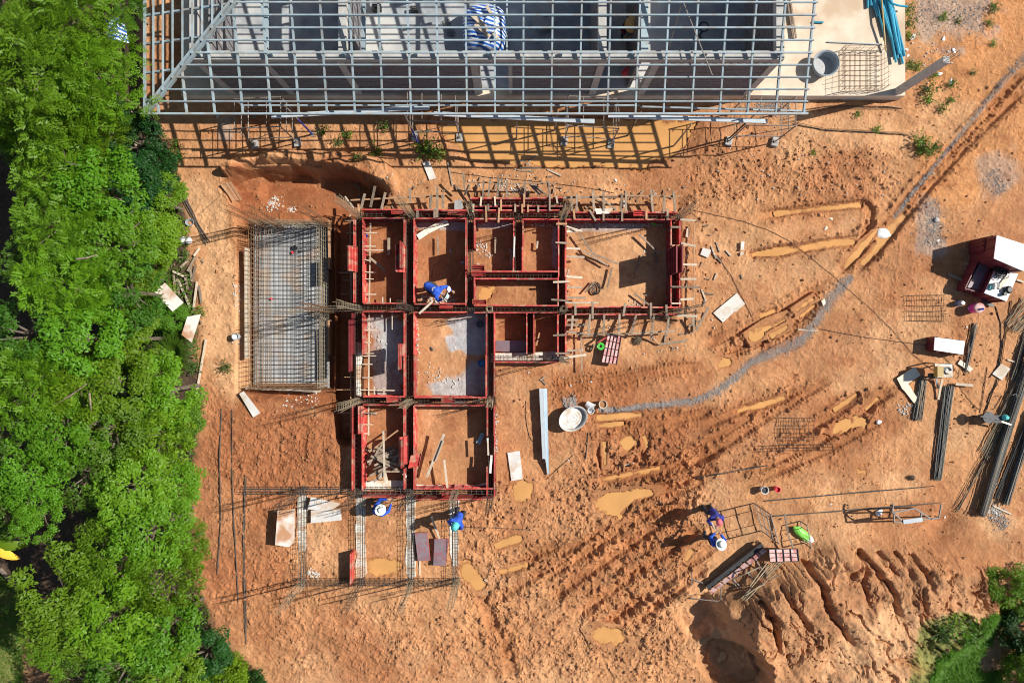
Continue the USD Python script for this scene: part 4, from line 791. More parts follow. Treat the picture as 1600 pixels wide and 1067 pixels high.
# bare cages of the porch at the bottom
for mid, s0, s1, lab in ((470.5, 765, 915, 'left bare'), (563, 765, 915, 'second bare'), (641, 765, 918, 'third bare'), (710.5, 765, 918, 'right bare')):
    cage(lab + ' upright beam cage of the porch', 'v', mid, s0, s1, z0=.06, w=.2, h=.34, nb=3, m='rebar_grey', mst='rebar', step=.17)
cage('long bare beam cage along the top of the porch, sticking out left', 'h', 767.5, 382, 768, z0=.10, w=.2, h=.34, nb=3, m='rebar_grey', mst='rebar_grey', step=.17)
cage('long bare beam cage along the bottom of the porch', 'h', 912, 466, 716, z0=.06, w=.18, h=.32, nb=3, m='rebar', step=.17)
# column starter cages
def column_cage(u, v, top, lab, n=6, base=.0, w=.17, m='rebar', lean=(0, 0)):
    c = P(u, v, .45); c[2] = base; t = thing('column_cage', lab, 'rebar cage', c); q = np.random.default_rng(int(u * 3 + v))
    pos = [(-1, -1), (1, -1), (1, 1), (-1, 1), (0, 1), (0, -1)][:n]; U = np.array([lean[0], lean[1], 1.0])
    for x, y in pos:
        h = top - base + q.uniform(-.25, .1); o = np.array([x, y, 0]) * w / 2
        part(t, 'bar', MB().tube([c + o, c + o + U * h * .5 + q.normal(size=3) * .012, c + o * 1.15 + U * h + q.normal(size=3) * .03], .0085, 4), m)
    mb = MB(); k = int((top - base) / .22)
    for s in range(k):
        z = U * s * .22; mb.tube([c + z + np.array([x, y, 0]) * w / 2 * 1.1 for x, y in pos[:4]], .005, 4, True)
    part(t, 'stirrups', mb, m, kind='stuff')
CC = [(560, 336, 3.3, 'left top corner of the left wing'), (643, 336, 3.3, 'top left corner of the bending worker room'), (737, 333, 2.4, 'top right corner of the bending worker room'), (880, 340, 3.0, 'top left corner of the big right room'), (1061, 339, 3.0, 'top right corner of the big right room'), (879, 484, 1.9, 'left bottom corner of the big right room'), (766, 484, 1.9, 'top right corner of the cement-spilled room'), (1062, 487, 3.0, 'bottom right corner of the big right room'),
      (558, 481, 3.1, 'left end of the middle beam'), (640, 482, 3.0, 'middle beam right of the timber-framed room'), (878, 560, 2.7, 'bottom right of the small lower rooms'), (558, 626, 3.1, 'left end of the beam under the grey-spilled room'), (640, 627, 2.2, 'crossing at the top of the timber heap room'), (766, 628, 1.6, 'right end of the beam under the cement-spilled room'), (766, 776, 2.8, 'bottom right corner of the foundation'),
      (559, 770, 3.1, 'second bare cage at the top of the porch'), (641, 772, 3.0, 'third bare cage at the top of the porch'), (471, 768, 3.1, 'left bare cage at the top of the porch'), (471, 913, 3.0, 'bottom left corner of the porch'), (562, 914, 3.0, 'second bare cage at the bottom of the porch'), (641, 914, 3.0, 'third bare cage at the bottom of the porch'), (712, 913, 2.7, 'bottom right corner of the porch'), (712, 768, 2.4, 'right bare cage at the top of the porch'),
      (399, 346, 3.0, 'top left corner of the rebar pit'), (425, 345, 2.9, 'top edge of the rebar pit'), (503, 345, 2.7, 'top right corner of the rebar pit'), (505, 483, 3.0, 'right side of the rebar pit')]
for u, v, top, lab in CC:
    low = u < 520 and v < 620
    column_cage(u, v, top, 'tall column bars at the ' + lab, base=-.7 if low else 0.0, m='rebar_rust' if low else ('rebar_tan' if (u * 7 + v) % 3 else 'rebar'), w=.16)
# --- the rebar pit on the left: concrete bed, wire mat and wall cages
BED, MAT_Z, RIM = -.70, -.64, .38
q4 = [P(u, v, BED) for u, v in ((398, 346), (512, 349), (514, 606), (398, 607))]
one('concrete_bed', MB().prism([tuple(p[:2]) for p in q4], BED - .1, BED), 'bed_concrete', 'bluish white concrete bed under the big rebar mat of the pit', 'concrete bed')
pit = thing('rebar_pit_cage', 'big rectangular cage of rebar mat and rebar walls in the left pit', 'rebar cage', P(450, 477, MAT_Z))
A, B_, C_, D_ = [P(u, v, MAT_Z) for u, v in ((405, 350), (512, 352), (513, 604), (405, 604))]
def bars(n, a, b, c, d, name, m, r=.0085, z=0.0, j=.012, seed=1):
    q = np.random.default_rng(seed)
    for k in range(n):
        s = k / (n - 1); p0, p1 = a * (1 - s) + b * s, d * (1 - s) + c * s; o = q.normal(size=3) * [j, j, 0]
        part(pit, name, MB().tube([p0 + o + [0, 0, z], (p0 + p1) / 2 + q.normal(size=3) * [j, j, .004] + [0, 0, z], p1 + o + [0, 0, z]], r, 4), m)
bars(18, A, B_, C_, D_, 'mat_bar', 'rebar', seed=1); bars(38, A, D_, C_, B_, 'mat_bar', 'rebar', z=.014, seed=2)
U = np.array([0, 0, RIM - MAT_Z])
walls = [(A, D_, 36, 'rebar_tan', 'rebar_rust'), (B_, C_, 40, 'rebar_tan', 'rebar_tan'), (A, B_, 18, 'rebar_tan', 'rebar_tan'), (D_, C_, 18, 'rebar_rust', 'rebar_rust')]
for k, (a, b, n, m1, m2) in enumerate(walls):
    inn = unit(np.cross([0, 0, 1.0], b - a)) * (.10 if k in (0, 3) else -.10)
    for lay in (0, 1):
        o = inn * lay
        bars(n, a + o, b + o, b + o + U, a + o + U, 'wall_bar', m1, seed=10 + k + 4 * lay, r=.0072, j=.016)
        bars(5, a + o, a + o + U, b + o + U, b + o, 'rail_bar', m2, seed=20 + k + 4 * lay, r=.009, j=.008)
for u, m in ((416, 'rebar_rust'), (420, 'rebar_rust'), (424, 'rebar_tan'), (413, 'rebar_tan')):
    part(pit, 'rib_bar', MB().tube([P(u, 345, -.2), P(u - .5, 480, -.2), P(u - 1.5, 604, -.2)], .008, 4), m)
for v in (479, 483, 487):
    part(pit, 'rib_bar', MB().tube([P(390, v, -.2), P(450, v + .5, -.2), P(560, v - 1, .2)], .008, 4), 'rebar_tan')
for k, (a, b, z, lab) in enumerate((((386, 388), (386, 560), .02, 'long pale board standing along the left side of the rebar pit'), ((386, 606), (428, 608), -.05, 'pale board along the bottom of the rebar pit, left piece'), ((430, 608), (500, 611), -.05, 'pale board along the bottom of the rebar pit, right piece'), ((515, 345), (516, 420), -.35, 'orange board along the right side of the rebar pit, upper piece'), ((515, 500), (515, 555), -.35, 'orange board along the right side of the rebar pit, lower piece'))):
    one('edge_board', MB().bar(P(*a, z - .12), P(*b, z - .12), .06, .30), 'timber_pale' if k < 3 else 'timber_orange', lab, 'board')
one('floor_drain', MB().tube(np.stack([P(460, 387, 0)[0] + .09 * np.cos(th), P(460, 387, 0)[1] + .09 * np.sin(th), 0 * th - .55], -1), .01, 5, True).lathe([(.02, .01), (.085, .01), (.085, -.1)], (*P(460, 387, -.6)[:2], -.6), seg=16), 'dark_metal', 'dark round pipe mouth in the rebar pit', 'pipe')
for u, v, lab in ((457, 395, 'dark red scrap in the rebar pit by the pipe mouth'), (424, 467, 'bright red scrap on the rebar mat')):
    one('red_scrap', MB().slab([tuple(P(u + a, v + b, -.62)[:2]) for a, b in ((-2.5, -1), (0, -2.5), (2.5, 0), (1, 2.5), (-1, 1))], .02, [-.62] * 5), 'red_plastic', lab, 'scrap')
# loose and second tier panels
def loose(lab, px, z0, z1, tilt, nrm, m='form_red', name='form_panel'):
    a, b = P(*px[0], z0), P(*px[1], z0); a[2] = b[2] = 0
    pm = panel_mesh(a, b, unit(nrm), z0, z1, tilt); one(name, pm, m, lab, 'form panel')
loose('red panel standing on the outer left beam beside the rebar pit', ((556.5, 386), (556.5, 425)), .5, .95, .45, EX); loose('red ribbed panel leaning on the beam beside the bending worker room', ((633, 384), (633, 426)), .62, 1.05, .75, EX)
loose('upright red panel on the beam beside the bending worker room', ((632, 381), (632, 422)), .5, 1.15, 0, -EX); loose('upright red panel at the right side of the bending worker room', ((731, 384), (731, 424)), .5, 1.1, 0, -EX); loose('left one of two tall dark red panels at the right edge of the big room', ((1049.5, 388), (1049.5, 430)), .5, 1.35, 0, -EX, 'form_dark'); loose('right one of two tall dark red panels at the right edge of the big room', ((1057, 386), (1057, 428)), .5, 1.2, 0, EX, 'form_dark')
loose('upright red panel beside the grey-spilled narrow room', ((628, 537), (628, 577)), .5, .98, 0, -EX); loose('small red panel lying across the beam by the grey-spilled room', ((634, 537), (634, 556)), .6, .95, .8, EX); loose('red panel standing in the lower left beam of the timber heap room', ((563.5, 634), (563.5, 677)), .5, .62, .9, EX); loose('upright red panel beside the timber heap', ((632, 684), (632, 728)), .5, .95, 0, -EX); loose('long ribbed red panel leaning on the beam right of the timber heap', ((636, 681), (636, 724)), .6, .95, .75, EX)
loose('tilted ribbed red panel lying half into the loose planks room', ((642, 712), (659, 708)), .56, 1.0, 1.25, np.array([.15, .9, 0])); loose('narrow red panel lying over the beam under the grey-spilled room', ((605, 627.5), (626, 625.5)), .55, .75, .9, -EY); loose('narrow red panel lying over the beam under the cement-spilled room', ((690, 627.5), (711, 626.5)), .55, .75, .9, -EY); loose('small ribbed red panel hanging at the bottom beam', ((691, 776), (712, 776)), .3, .58, 1.0, -EY)
loose('folded red panel at the corner of the timber-framed room', ((612, 333.5), (633, 333)), .52, .66, .9, -EY); loose('folded red panel at the top corner of the bending worker room', ((700, 335), (727, 335)), .52, .66, .9, -EY); loose('red panel bridging the corridor beam end, upper', ((737, 421.5), (757, 421.5)), .52, .75, .7, -EY); loose('red panel bridging the corridor beam end, lower', ((737, 429.5), (758, 429.5)), .52, .7, .7, -EY); loose('red panel at the corridor bottom left corner', ((738, 473.5), (760, 474)), .52, .68, .9, -EY); loose('red panel lying on the middle beam under the bending worker', ((687, 481), (708, 481)), .54, .62, 1.1, -EY); loose('red panel lying on the top beam of the big right room', ((989, 336), (1007, 336)), .52, .7, .9, -EY); loose('dark red panel standing in the middle of the outer left trench', ((551, 500), (551, 580)), .4, .75, 0, -EX, 'form_dark')
loose('red panel standing alone beside the second porch strip', ((555, 857), (555, 906)), -.05, .5, 0, -EX, 'form_red')

# --- timber round the foundation: (u0, v0, u1, v1, z0, z1, width, material)
def timber(lab, u0, v0, u1, v1, z0=.5, z1=None, w=.06, h=.035, m='timber', group=None, name='timber_board', cat='timber'):
    return one(name, MB().bar(P(u0, v0, z0), P(u1, v1, z0 if z1 is None else z1), w, h), m, lab, cat, group)
g = 'timber stays over the top of the big right room'
for k_, a in enumerate(sorted(((896, 328, 898, 343), (921, 328, 931, 345), (972, 327, 972, 346), (1010, 330, 1010, 343), (1043, 326, 1043, 344), (943, 333, 943, 345)), key=lambda c: c[0])): timber(ORD[k_] + ' from the left: stay across the formwork above the big right room', *a, .545, w=.065, m='timber_orange' if a[0] in (896, 1010) else 'timber', group=g, name='timber_stay')
g = 'timber stakes in the row above the big right room'
for k_, a in enumerate(sorted(((893, 305, 894, 330), (901, 303, 901, 330), (926, 297, 928, 330), (943, 300, 943, 330), (972, 302, 970, 328), (978, 299, 978, 330), (1017, 297, 1020, 331), (1038, 305, 1037, 331), (1052, 299, 1055, 331)), key=lambda c: c[0])): timber(ORD[k_] + ' from the left: rough upright stake behind the formwork above the big right room', a[0], a[1], a[2], a[3], .75, .52, w=.07, h=.05, group=g, name='timber_stake')
timber('long grey rail across the stakes above the big right room', 880, 309, 1000, 307, .62, w=.07, m='timber'); timber('long orange rail at the right end of the stakes above the big right room', 945, 306, 1063, 307, .66, w=.06, m='timber_orange'); timber('slanting brace among the stakes above the big right room', 944, 313, 963, 329, .5, w=.05)
g = 'timber stays over the jutting top beam'
for k_, a in enumerate(sorted(((752, 308, 751, 322), (773, 307, 774, 322), (783, 312, 783, 330), (819, 300, 819, 324), (859, 303, 859, 330), (869, 306, 871, 318), (780, 325, 779, 348), (759, 321, 760, 347), (740, 319, 739, 332), (763, 319, 763, 330), (805, 319, 805, 332), (816, 319, 816, 333), (825, 320, 825, 332), (841, 321, 841, 332)), key=lambda c: c[0])): timber(ORD[k_] + ' from the left: stay across the formwork of the jutting top beam', *a, .55, w=.06, m=('timber_orange', 'timber', 'timber_pale')[int(a[0]) % 3], group=g, name='timber_stay')
g = 'timber stakes above the jutting top beam'
for k_, a in enumerate(sorted(((756, 282, 754, 312), (779, 274, 777, 310), (792, 282, 792, 310), (820, 283, 820, 310), (855, 283, 860, 310), (858, 285, 858, 312), (733, 288, 726, 305), (724, 270, 726, 297), (766, 279, 763, 307)), key=lambda c: c[0])): timber(ORD[k_] + ' from the left: rough stake leaning behind the jutting top beam', a[0], a[1], a[2], a[3], .8, .45, w=.06, h=.05, group=g, name='timber_stake')
timber('long rail over the stakes behind the jutting top beam', 735, 285, 868, 287, .6, w=.05, m='timber_orange'); timber('first of three slanting boards behind the jutting top beam', 825, 284, 843, 305, .35, w=.08, m='timber'); timber('second of three slanting boards behind the jutting top beam', 829, 287, 849, 302, .38, w=.07); timber('third of three slanting boards behind the jutting top beam', 834, 287, 855, 306, .35, w=.05, m='timber')
g = 'timber stakes above the left wing'
for k_, a in enumerate(sorted(((570, 303, 564, 326), (586, 291, 579, 324), (602, 301, 596, 327), (640, 294, 641, 317), (674, 304, 672, 326), (683, 291, 683, 340), (692, 303, 692, 324), (652, 330, 652, 341), (679, 326, 679, 341)), key=lambda c: c[0])): timber(ORD[k_] + ' from the left: grey stake behind the formwork of the left wing', *a, .7, .5, w=.075, h=.05, group=g, name='timber_stake', m='timber')
timber('long orange rail behind the formwork of the left wing', 548, 313, 690, 306, .55, w=.05, m='timber_orange'); timber('pale stick leaning at the left top corner of the left wing', 539, 307, 553, 325, .6, .3, w=.05, m='timber_pale'); timber('orange stay at the left top corner of the left wing', 560, 319, 561, 332, .6, w=.06, m='timber_orange')
g = 'timber stays right of the big right room'
for k_, a in enumerate(sorted(((1063, 343, 1086, 345), (1064, 380, 1087, 385), (1062, 413, 1089, 414), (1063, 436, 1088, 436), (1063, 468, 1084, 467), (1058, 493, 1090, 494)), key=lambda c: c[1])): timber(ORD[k_] + ' from the top: pale stay sticking out right of the big right room', *a, .50, w=.07, m='timber_pale', group=g, name='timber_stay')
timber('brown stay over the right formwork near its top', 1048, 355, 1064, 355, .55, w=.06, m='timber'); timber('orange stay over the right formwork', 1050, 384, 1074, 384, .56, w=.06, m='timber_orange'); timber('long grey stay over the right formwork', 1048, 448, 1094, 449, .56, w=.06); timber('pale stay over the right formwork near its bottom', 1049, 474, 1064, 474, .56, w=.06, m='timber_pale')
timber('long thin rail right of the big right room', 1085, 350, 1084, 520, .20, .20, w=.045, m='timber_orange'); timber('leaning plank at the lower right corner of the rail', 1087, 517, 1107, 480, .1, .3, w=.07); timber('upright plank at the bottom of the right rail', 1083, 495, 1084, 520, .3, .1, w=.08, m='timber')
g = 'timber stays below the big right room'
for k_, a in enumerate(sorted(((899, 474, 899, 493), (926, 471, 926, 498), (977, 474, 974, 494), (1017, 473, 1017, 498), (1041, 476, 1042, 497)), key=lambda c: c[0])): timber(ORD[k_] + ' from the left: grey stay across the formwork below the big right room', *a, .55, w=.075, group=g, name='timber_stay', m='timber')
g = 'timber stakes below the big right room'
for k_, a in enumerate(sorted(((895, 493, 893, 517), (922, 491, 919, 525), (944, 491, 943, 523), (968, 491, 967, 523), (994, 492, 986, 522), (1022, 491, 1018, 520), (1045, 494, 1041, 525)), key=lambda c: c[0])): timber(ORD[k_] + ' from the left: rough stake below the formwork of the big right room', *a, .55, .7, w=.07, h=.05, group=g, name='timber_stake')
timber('long rail across the stakes below the big right room', 985, 521, 1055, 517, .45, w=.055); timber('left half of the rail below the big right room', 902, 523, 985, 521, .45, w=.05, m='timber'); timber('pale plank lying along the inside bottom of the big right room', 883, 473, 935, 473, .54, w=.05, m='timber_pale'); timber('loose plank on the ground below the right stakes', 1030, 538, 1073, 532, .06, w=.07); timber('reddish loose stick near the loose plank below the stakes', 1021, 528, 1030, 538, .2, .08, w=.05, m='timber_orange'); timber('square post standing below the right stakes', 1018, 520, 1019, 532, .4, .1, w=.09)
g = 'timber stays inside the left edge of the big right room'
for k_, a in enumerate(sorted(((884, 388, 906, 389), (884, 401, 913, 402), (884, 432, 910, 434), (885, 449, 909, 449), (885, 465, 915, 465), (885, 362, 908, 360)), key=lambda c: c[1])): timber(ORD[k_] + ' from the top: stay reaching into the big right room', *a, .4, .25, w=.07, m='timber' if a[1] % 2 else 'timber_pale', group=g, name='timber_stay')
timber('orange stay over the left formwork of the big right room near its top', 869, 350, 886, 350, .56, w=.06, m='timber_orange'); timber('grey stay over the left formwork of the big right room', 868, 379, 886, 380, .56, w=.06); timber('pale stay over the corridor end', 864, 441, 890, 440, .56, w=.06, m='timber_pale'); timber('brown stay over the left bottom corner of the big right room', 861, 468, 888, 470, .56, w=.065)
timber('grey stay over the short beam below the big right room', 864, 524, 886, 523, .56, w=.06); timber('lower stay over the short beam below the big right room', 868, 552, 890, 552, .56, w=.06); timber('pale slanting board at the bottom of the short beam', 881, 559, 916, 554, .52, w=.08, m='timber_pale')
g = 'timber stays right of the short beam'
for k_, a in enumerate(sorted(((885, 500, 903, 500), (884, 508, 918, 507), (884, 518, 912, 522), (886, 548, 912, 547)), key=lambda c: c[1])): timber(ORD[k_] + ' from the top: stay right of the short beam below the big right room', *a, .35, w=.07, group=g, name='timber_stay')
timber('thin post rail right of the short beam', 908, 520, 909, 580, .2, w=.04)
for (a, lab, z, m) in (((880, 352, 910, 362), 'pale plank slanting into the big right room from its corner', .45, 'timber_pale'), ((905, 365, 925, 394), 'long slanting stick in the upper left of the big right room', .12, 'timber'), ((911, 392, 950, 415), 'lower of two crossed sticks on the big room floor', .05, 'timber'), ((924, 395, 965, 412), 'upper of two crossed sticks on the big room floor', .08, 'timber'), ((956, 419, 949, 449), 'dark stick standing out in the middle of the big room floor', -.02, 'timber'),
                       ((929, 440, 914, 457), 'short stick beside the cable coil in the big room', .0, 'timber'), ((999, 367, 1013, 380), 'upper bit of the bent stick in the big room', .05, 'timber'), ((1013, 380, 1029, 396), 'lower bit of the bent stick in the big room', .05, 'timber'), ((1005, 398, 993, 424), 'short dark stick in the shade of the tall panels', -.05, 'timber'), ((991, 459, 1014, 476), 'stick at the bottom of the big room by its shade', .0, 'timber'), ((1023, 385, 1026, 410), 'thin stick at the right of the big room', -.1, 'timber'),
                       ((607, 400, 603, 400.1), 'tiny chip in the timber-framed room', -.1, 'timber')):
    if abs(a[0] - a[2]) + abs(a[1] - a[3]) > 5: timber(lab, *a, z, w=.055, m=m)
# thin frames of battens in the left rooms and along the trench
def batten_frame(lab, rail, cross, z, m='timber_pale', w=.04):
    c = P(rail[0], (rail[1] + rail[3]) / 2, z); t = thing('batten_frame', lab, 'timber frame', c)
    part(t, 'rail', MB().bar(P(rail[0], rail[1], z), P(rail[2], rail[3], z), w, w), m)
    for k, (u0, v0, u1, v1) in enumerate(cross): part(t, 'batten', MB().bar(P(u0, v0, z + w + .004 * (k % 2)), P(u1, v1, z + w + .004 * (k % 2)), w * .85, w * .8), m)
batten_frame('batten frame in the upper left room', (579, 347, 577, 472), [(568, 364, 589, 364), (568, 385, 587, 385), (568, 391, 599, 391), (568, 406, 577, 407), (570, 425, 588, 426), (570, 436, 584, 436), (570, 460, 588, 460), (598, 464, 598, 474), (610, 466, 610, 474)], .1)
batten_frame('batten frame in the grey-spilled room', (577, 489, 576, 620), [(566, 501, 580, 500), (566, 516, 589, 516), (566, 535, 580, 535), (566, 552, 584, 552), (566, 556, 588, 556), (566, 569, 582, 569), (566, 590, 582, 590), (562, 609, 622, 610), (585, 604, 585, 616), (600, 605, 600, 616), (597, 489, 597, 496), (613, 489, 613, 515)], .1)
batten_frame('batten frame in the timber heap room', (576, 634, 576, 680), [(568, 645, 589, 645), (566, 663, 582, 663), (568, 677, 577, 677)], .1)
batten_frame('batten frame in the dark trench beside the rebar pit, upper', (547, 335, 549, 470), [(539, 345, 556, 345), (541, 364, 556, 364), (541, 385, 556, 385), (529, 426, 556, 426), (536, 438, 556, 438), (532, 459, 554, 459)], -.2, 'timber')
batten_frame('batten frame in the dark trench beside the rebar pit, lower', (548, 580, 548, 676), [(538, 589, 557, 589), (526, 609, 556, 609), (527, 645, 555, 645), (540, 663, 556, 663)], -.2, 'timber_orange')

# ------------------------------------------------------------------ loose things on the site
def flat(name, lab, cat, px, m, up=.02, thick=.02, tilt=(0, 0), group=None):
    """A board whose corners show at the pixels px, lying up metres above the highest ground under it (tilt: extra height per corner)."""
    z = max(gz(*P(u, v)[:2]) for u, v in px) + up
    zs = [z + (tilt[k] if len(tilt) == len(px) else 0) for k in range(len(px))]
    return one(name, MB().slab([tuple(P(u, v, zz)[:2]) for (u, v), zz in zip(px, zs)], thick, zs), m, lab, cat, group)
for px, m, lab, up, tl in (([(374, 615), (381, 611), (407, 645), (396, 652)], 'board_white', 'white board lying below the left corner of the rebar pit', .05, (.1, .1, 0, 0)), ([(793, 707), (812, 704), (817, 748), (799, 751)], 'board_white', 'white board on the ground right of the foundation', .04, ()),
                     ([(1114, 489), (1151, 458), (1164, 475), (1150, 487.5), (1147, 487), (1129.5, 504)], 'plywood', 'large grey plywood sheet with a notch right of the foundation', .03, ()), ([(241, 455), (258, 442), (287, 473), (270, 487)], 'board_dirty', 'upper of two mud-stained white boards at the edge of the thicket', 1.0, ()), ([(284, 523), (293, 495), (314, 491), (300, 535)], 'board_dirty', 'lower of two mud-stained white boards at the edge of the thicket', .8, ()),
                     ([(434, 797), (461, 794), (460, 847), (452, 854), (430, 851)], 'board_dirty', 'mud-stained board propped up left of the porch cages', .42, ()), ([(481, 795), (486, 776), (532, 786), (517, 799)], 'board_white', 'upper of two pale blue-white sheets inside the porch', .24, ()), ([(486, 797), (532, 795), (534, 812), (486, 817)], 'board_white', 'lower of two pale blue-white sheets inside the porch', .18, ()),
                     ([(660, 254), (671, 252), (682, 279), (671, 282)], 'plywood', 'small grey-white board on the soil above the left wing', .03, ()), ([(1401, 591), (1429, 573), (1438, 586), (1418.5, 599), (1433, 622), (1428, 630), (1413, 611), (1409, 607)], 'board_cream', 'cream L shaped plywood offcut beside the short rebar bundle', .06, ()),
                     ([(1496, 568), (1500, 562), (1520, 576), (1515, 581)], 'board_cream', 'small pale board under the end of the thin rebar bundle', .02, ()), ([(1550, 584), (1564, 568), (1578, 576), (1565, 594)], 'plywood', 'pale square board under the curved bars', .02, ()), ([(744, 691), (752, 675), (757, 678), (750, 695)], 'steel_blue', 'bluish sheet at the right of the loose planks room', .1, ()),
                     ([(1094, 398), (1098, 387), (1111, 391), (1106, 403)], 'board_white', 'square white board in the scraps right of the big room', .03, ()), ([(1158, 378), (1163, 378), (1162, 391), (1157, 391)], 'board_white', 'white block standing alone right of the scraps', .08, ()), ([(1156, 395), (1161, 393), (1162, 398), (1157, 400)], 'plywood', 'small grey piece below the white block', .03, ()),
                     ([(775, 532), (822, 532), (822, 550), (774, 549)], 'form_face', 'purplish form face board inside the small lower room', .12, ()), ([(929, 326), (958, 326), (952, 334), (932, 335)], 'plywood', 'grey board leaning on the top formwork of the big right room', .5, ()), ([(710, 314), (722, 312), (724, 327), (710, 328)], 'concrete', 'grey slab of concrete above the bending worker room', .2, ()), ([(1073, 357), (1077, 357), (1076, 372), (1071, 370)], 'board_white', 'white scrap between the stays right of the big room', .05, ()),
                     ([(974, 313), (979, 313), (979, 324), (974, 324)], 'board_white', 'white scrap behind the stakes of the big room', .08, ()), ([(629, 740), (633, 738), (636, 745), (632, 747)], 'board_white', 'tiny pale scrap beside the timber heap formwork', .6, ()), ([(1283, 470), (1288, 467), (1290, 474), (1286, 478)], 'board_cream', 'cream scrap on the soil above the gravel trail', .01, ()), ([(1420, 60), (1428, 55), (1430, 60), (1424, 64)], 'board_white', 'white scrap beside the grey dust at the top', .05, ())):
    flat('board', lab, 'board', px, m, up, .02, tl)
for k, (px, z) in enumerate((([(648, 833), (668, 832), (672, 875), (653, 876)], .16), ([(679, 842), (701, 842), (696, 883), (677, 883)], .20))):
    c = P(*np.mean(px, 0), z); t = thing('form_panel', ('left', 'right')[k] + ' one of two purplish-grey form panels lying face up in the porch', 'form panel', c)
    pp = [P(*q, z) for q in px]; part(t, 'face', MB().slab([tuple(q[:2]) for q in pp], .012, [z] * 4), 'form_face')
    for j in range(4): part(t, 'frame_bar', MB().bar(pp[j] + [0, 0, -.03], pp[(j + 1) % 4] + [0, 0, -.03], .02, .06), 'form_red')
    timber('pale stick under the %s purplish form panel' % ('left', 'right')[k], *((656, 874, 656, 901) if k == 0 else (674, 807, 687, 842)), .05 if k == 0 else .3, .02 if k == 0 else .18, w=.06, m='timber_pale')
# ribbed pink-white form panel with grid face
def grid_panel(lab, px, z, nu, nv, mface, mrib, th_=.05):
    z += max(gz(*P(*p_)[:2]) for p_ in px) - .05; q = [P(*p_, z) for p_ in px]; t = thing('ribbed_panel', lab, 'form panel', sum(q) / 4 - [0, 0, th_])
    part(t, 'back', MB().slab([tuple(a[:2]) for a in q], th_, [z - th_] * 4), mrib)
    f = lambda s, r: (q[0] * (1 - s) + q[1] * s) * (1 - r) + (q[3] * (1 - s) + q[2] * s) * r
    for a in range(nu):
        for b in range(nv):
            e = .07; cc = [f((a + e) / nu, (b + e / 1.5) / nv), f((a + 1 - e) / nu, (b + e / 1.5) / nv), f((a + 1 - e) / nu, (b + 1 - e / 1.5) / nv), f((a + e) / nu, (b + 1 - e / 1.5) / nv)]
            part(t, 'cell', MB().slab([tuple(x[:2]) for x in cc], .006, [z + .001] * 4), mface)
    for a in range(nu + 1): part(t, 'rib', MB().bar(f(a / nu, 0) + [0, 0, .02], f(a / nu, 1) + [0, 0, .02], .014, .04), mrib)
    for b in range(nv + 1): part(t, 'rib', MB().bar(f(0, b / nv) + [0, 0, .019], f(1, b / nv) + [0, 0, .019], .012, .038), mrib)
grid_panel('pinkish white ribbed form panel lying beside the green coil', [(950, 520.5), (971, 525), (963.5, 569), (940, 566)], .32, 4, 4, 'form_pink', 'crate_red')
grid_panel('short tan ribbed form panel lying at the end of the long one', [(1201, 857.5), (1246, 857), (1248, 876), (1202.5, 877.5)], .30, 4, 3, 'form_pink', 'dark_metal')
a, b = P(1196, 856, .34), P(1109, 924, .34); d = unit(b - a); n_ = np.array([-d[1], d[0], 0]); t = thing('ribbed_panel', 'long dark ribbed form panel with tan cells standing slanted beside the bamboo', 'form panel', (a + b) / 2 - [0, 0, .3])
part(t, 'back', MB().bar(a + n_ * -.10 + [0, 0, -.10], b + n_ * -.10 + [0, 0, -.10], .16, .05), 'dark_metal'); part(t, 'side', MB().bar(a + n_ * -.19 + [0, 0, -.13], b + n_ * -.19 + [0, 0, -.13], .03, .22), 'dark_metal')
for k in range(9):
    part(t, 'cell', MB().bar(a + (b - a) * (k + .08) / 9 + n_ * .04, a + (b - a) * (k + .92) / 9 + n_ * .04, .13, .012, roll=.5), 'form_pink'); part(t, 'rib', MB().bar(a + (b - a) * k / 9 - n_ * .03, a + (b - a) * k / 9 + n_ * .12, .012, .06), 'dark_metal')
# green coil
c = G(939, 541, .45); mb = MB()
for k in range(9):
    r = .06 + .016 * (k % 5); mb.tube(np.stack([c[0] + r * np.cos(th), c[1] + r * np.sin(th), 0 * th + c[2] - .1 + .018 * (k // 5) + .006 * np.sin(th * 3 + k)], -1), .010, 5, True)
one('hose_coil', mb, 'green_plastic', 'bright green coil of hose beside the pinkish ribbed panel', 'hose')
one('red_lever', MB().bar(P(933.5, 536, .35), P(948.5, 526, .35), .06, .04), 'form_red', 'red bar leaning at the green coil', 'bar')
# folded steel gutter
t = thing('steel_gutter', 'long folded white and blue-grey steel sheet lying right of the foundation', 'steel sheet', G(851, 675))
z = .27; pw = [(842.5, 607), (848.5, 607), (852, 717), (847.5, 716)]; pb = [(848.7, 607), (855, 607), (858.5, 742), (856, 743), (852.2, 718)]
part(t, 'top_flange', MB().slab([tuple(P(*q, z)[:2]) for q in pw], .012, [z] * 4), 'steel_pale'); part(t, 'web', MB().slab([tuple(P(*q, z - .02)[:2]) for q in pb], .012, [z - .006, z - .15, z - .2, z - .2, z - .006]), 'steel_blue'); part(t, 'back_flange', MB().bar(P(842.6, 607, z / 2), P(847.4, 716, z / 2), .012, z), 'steel_pale')
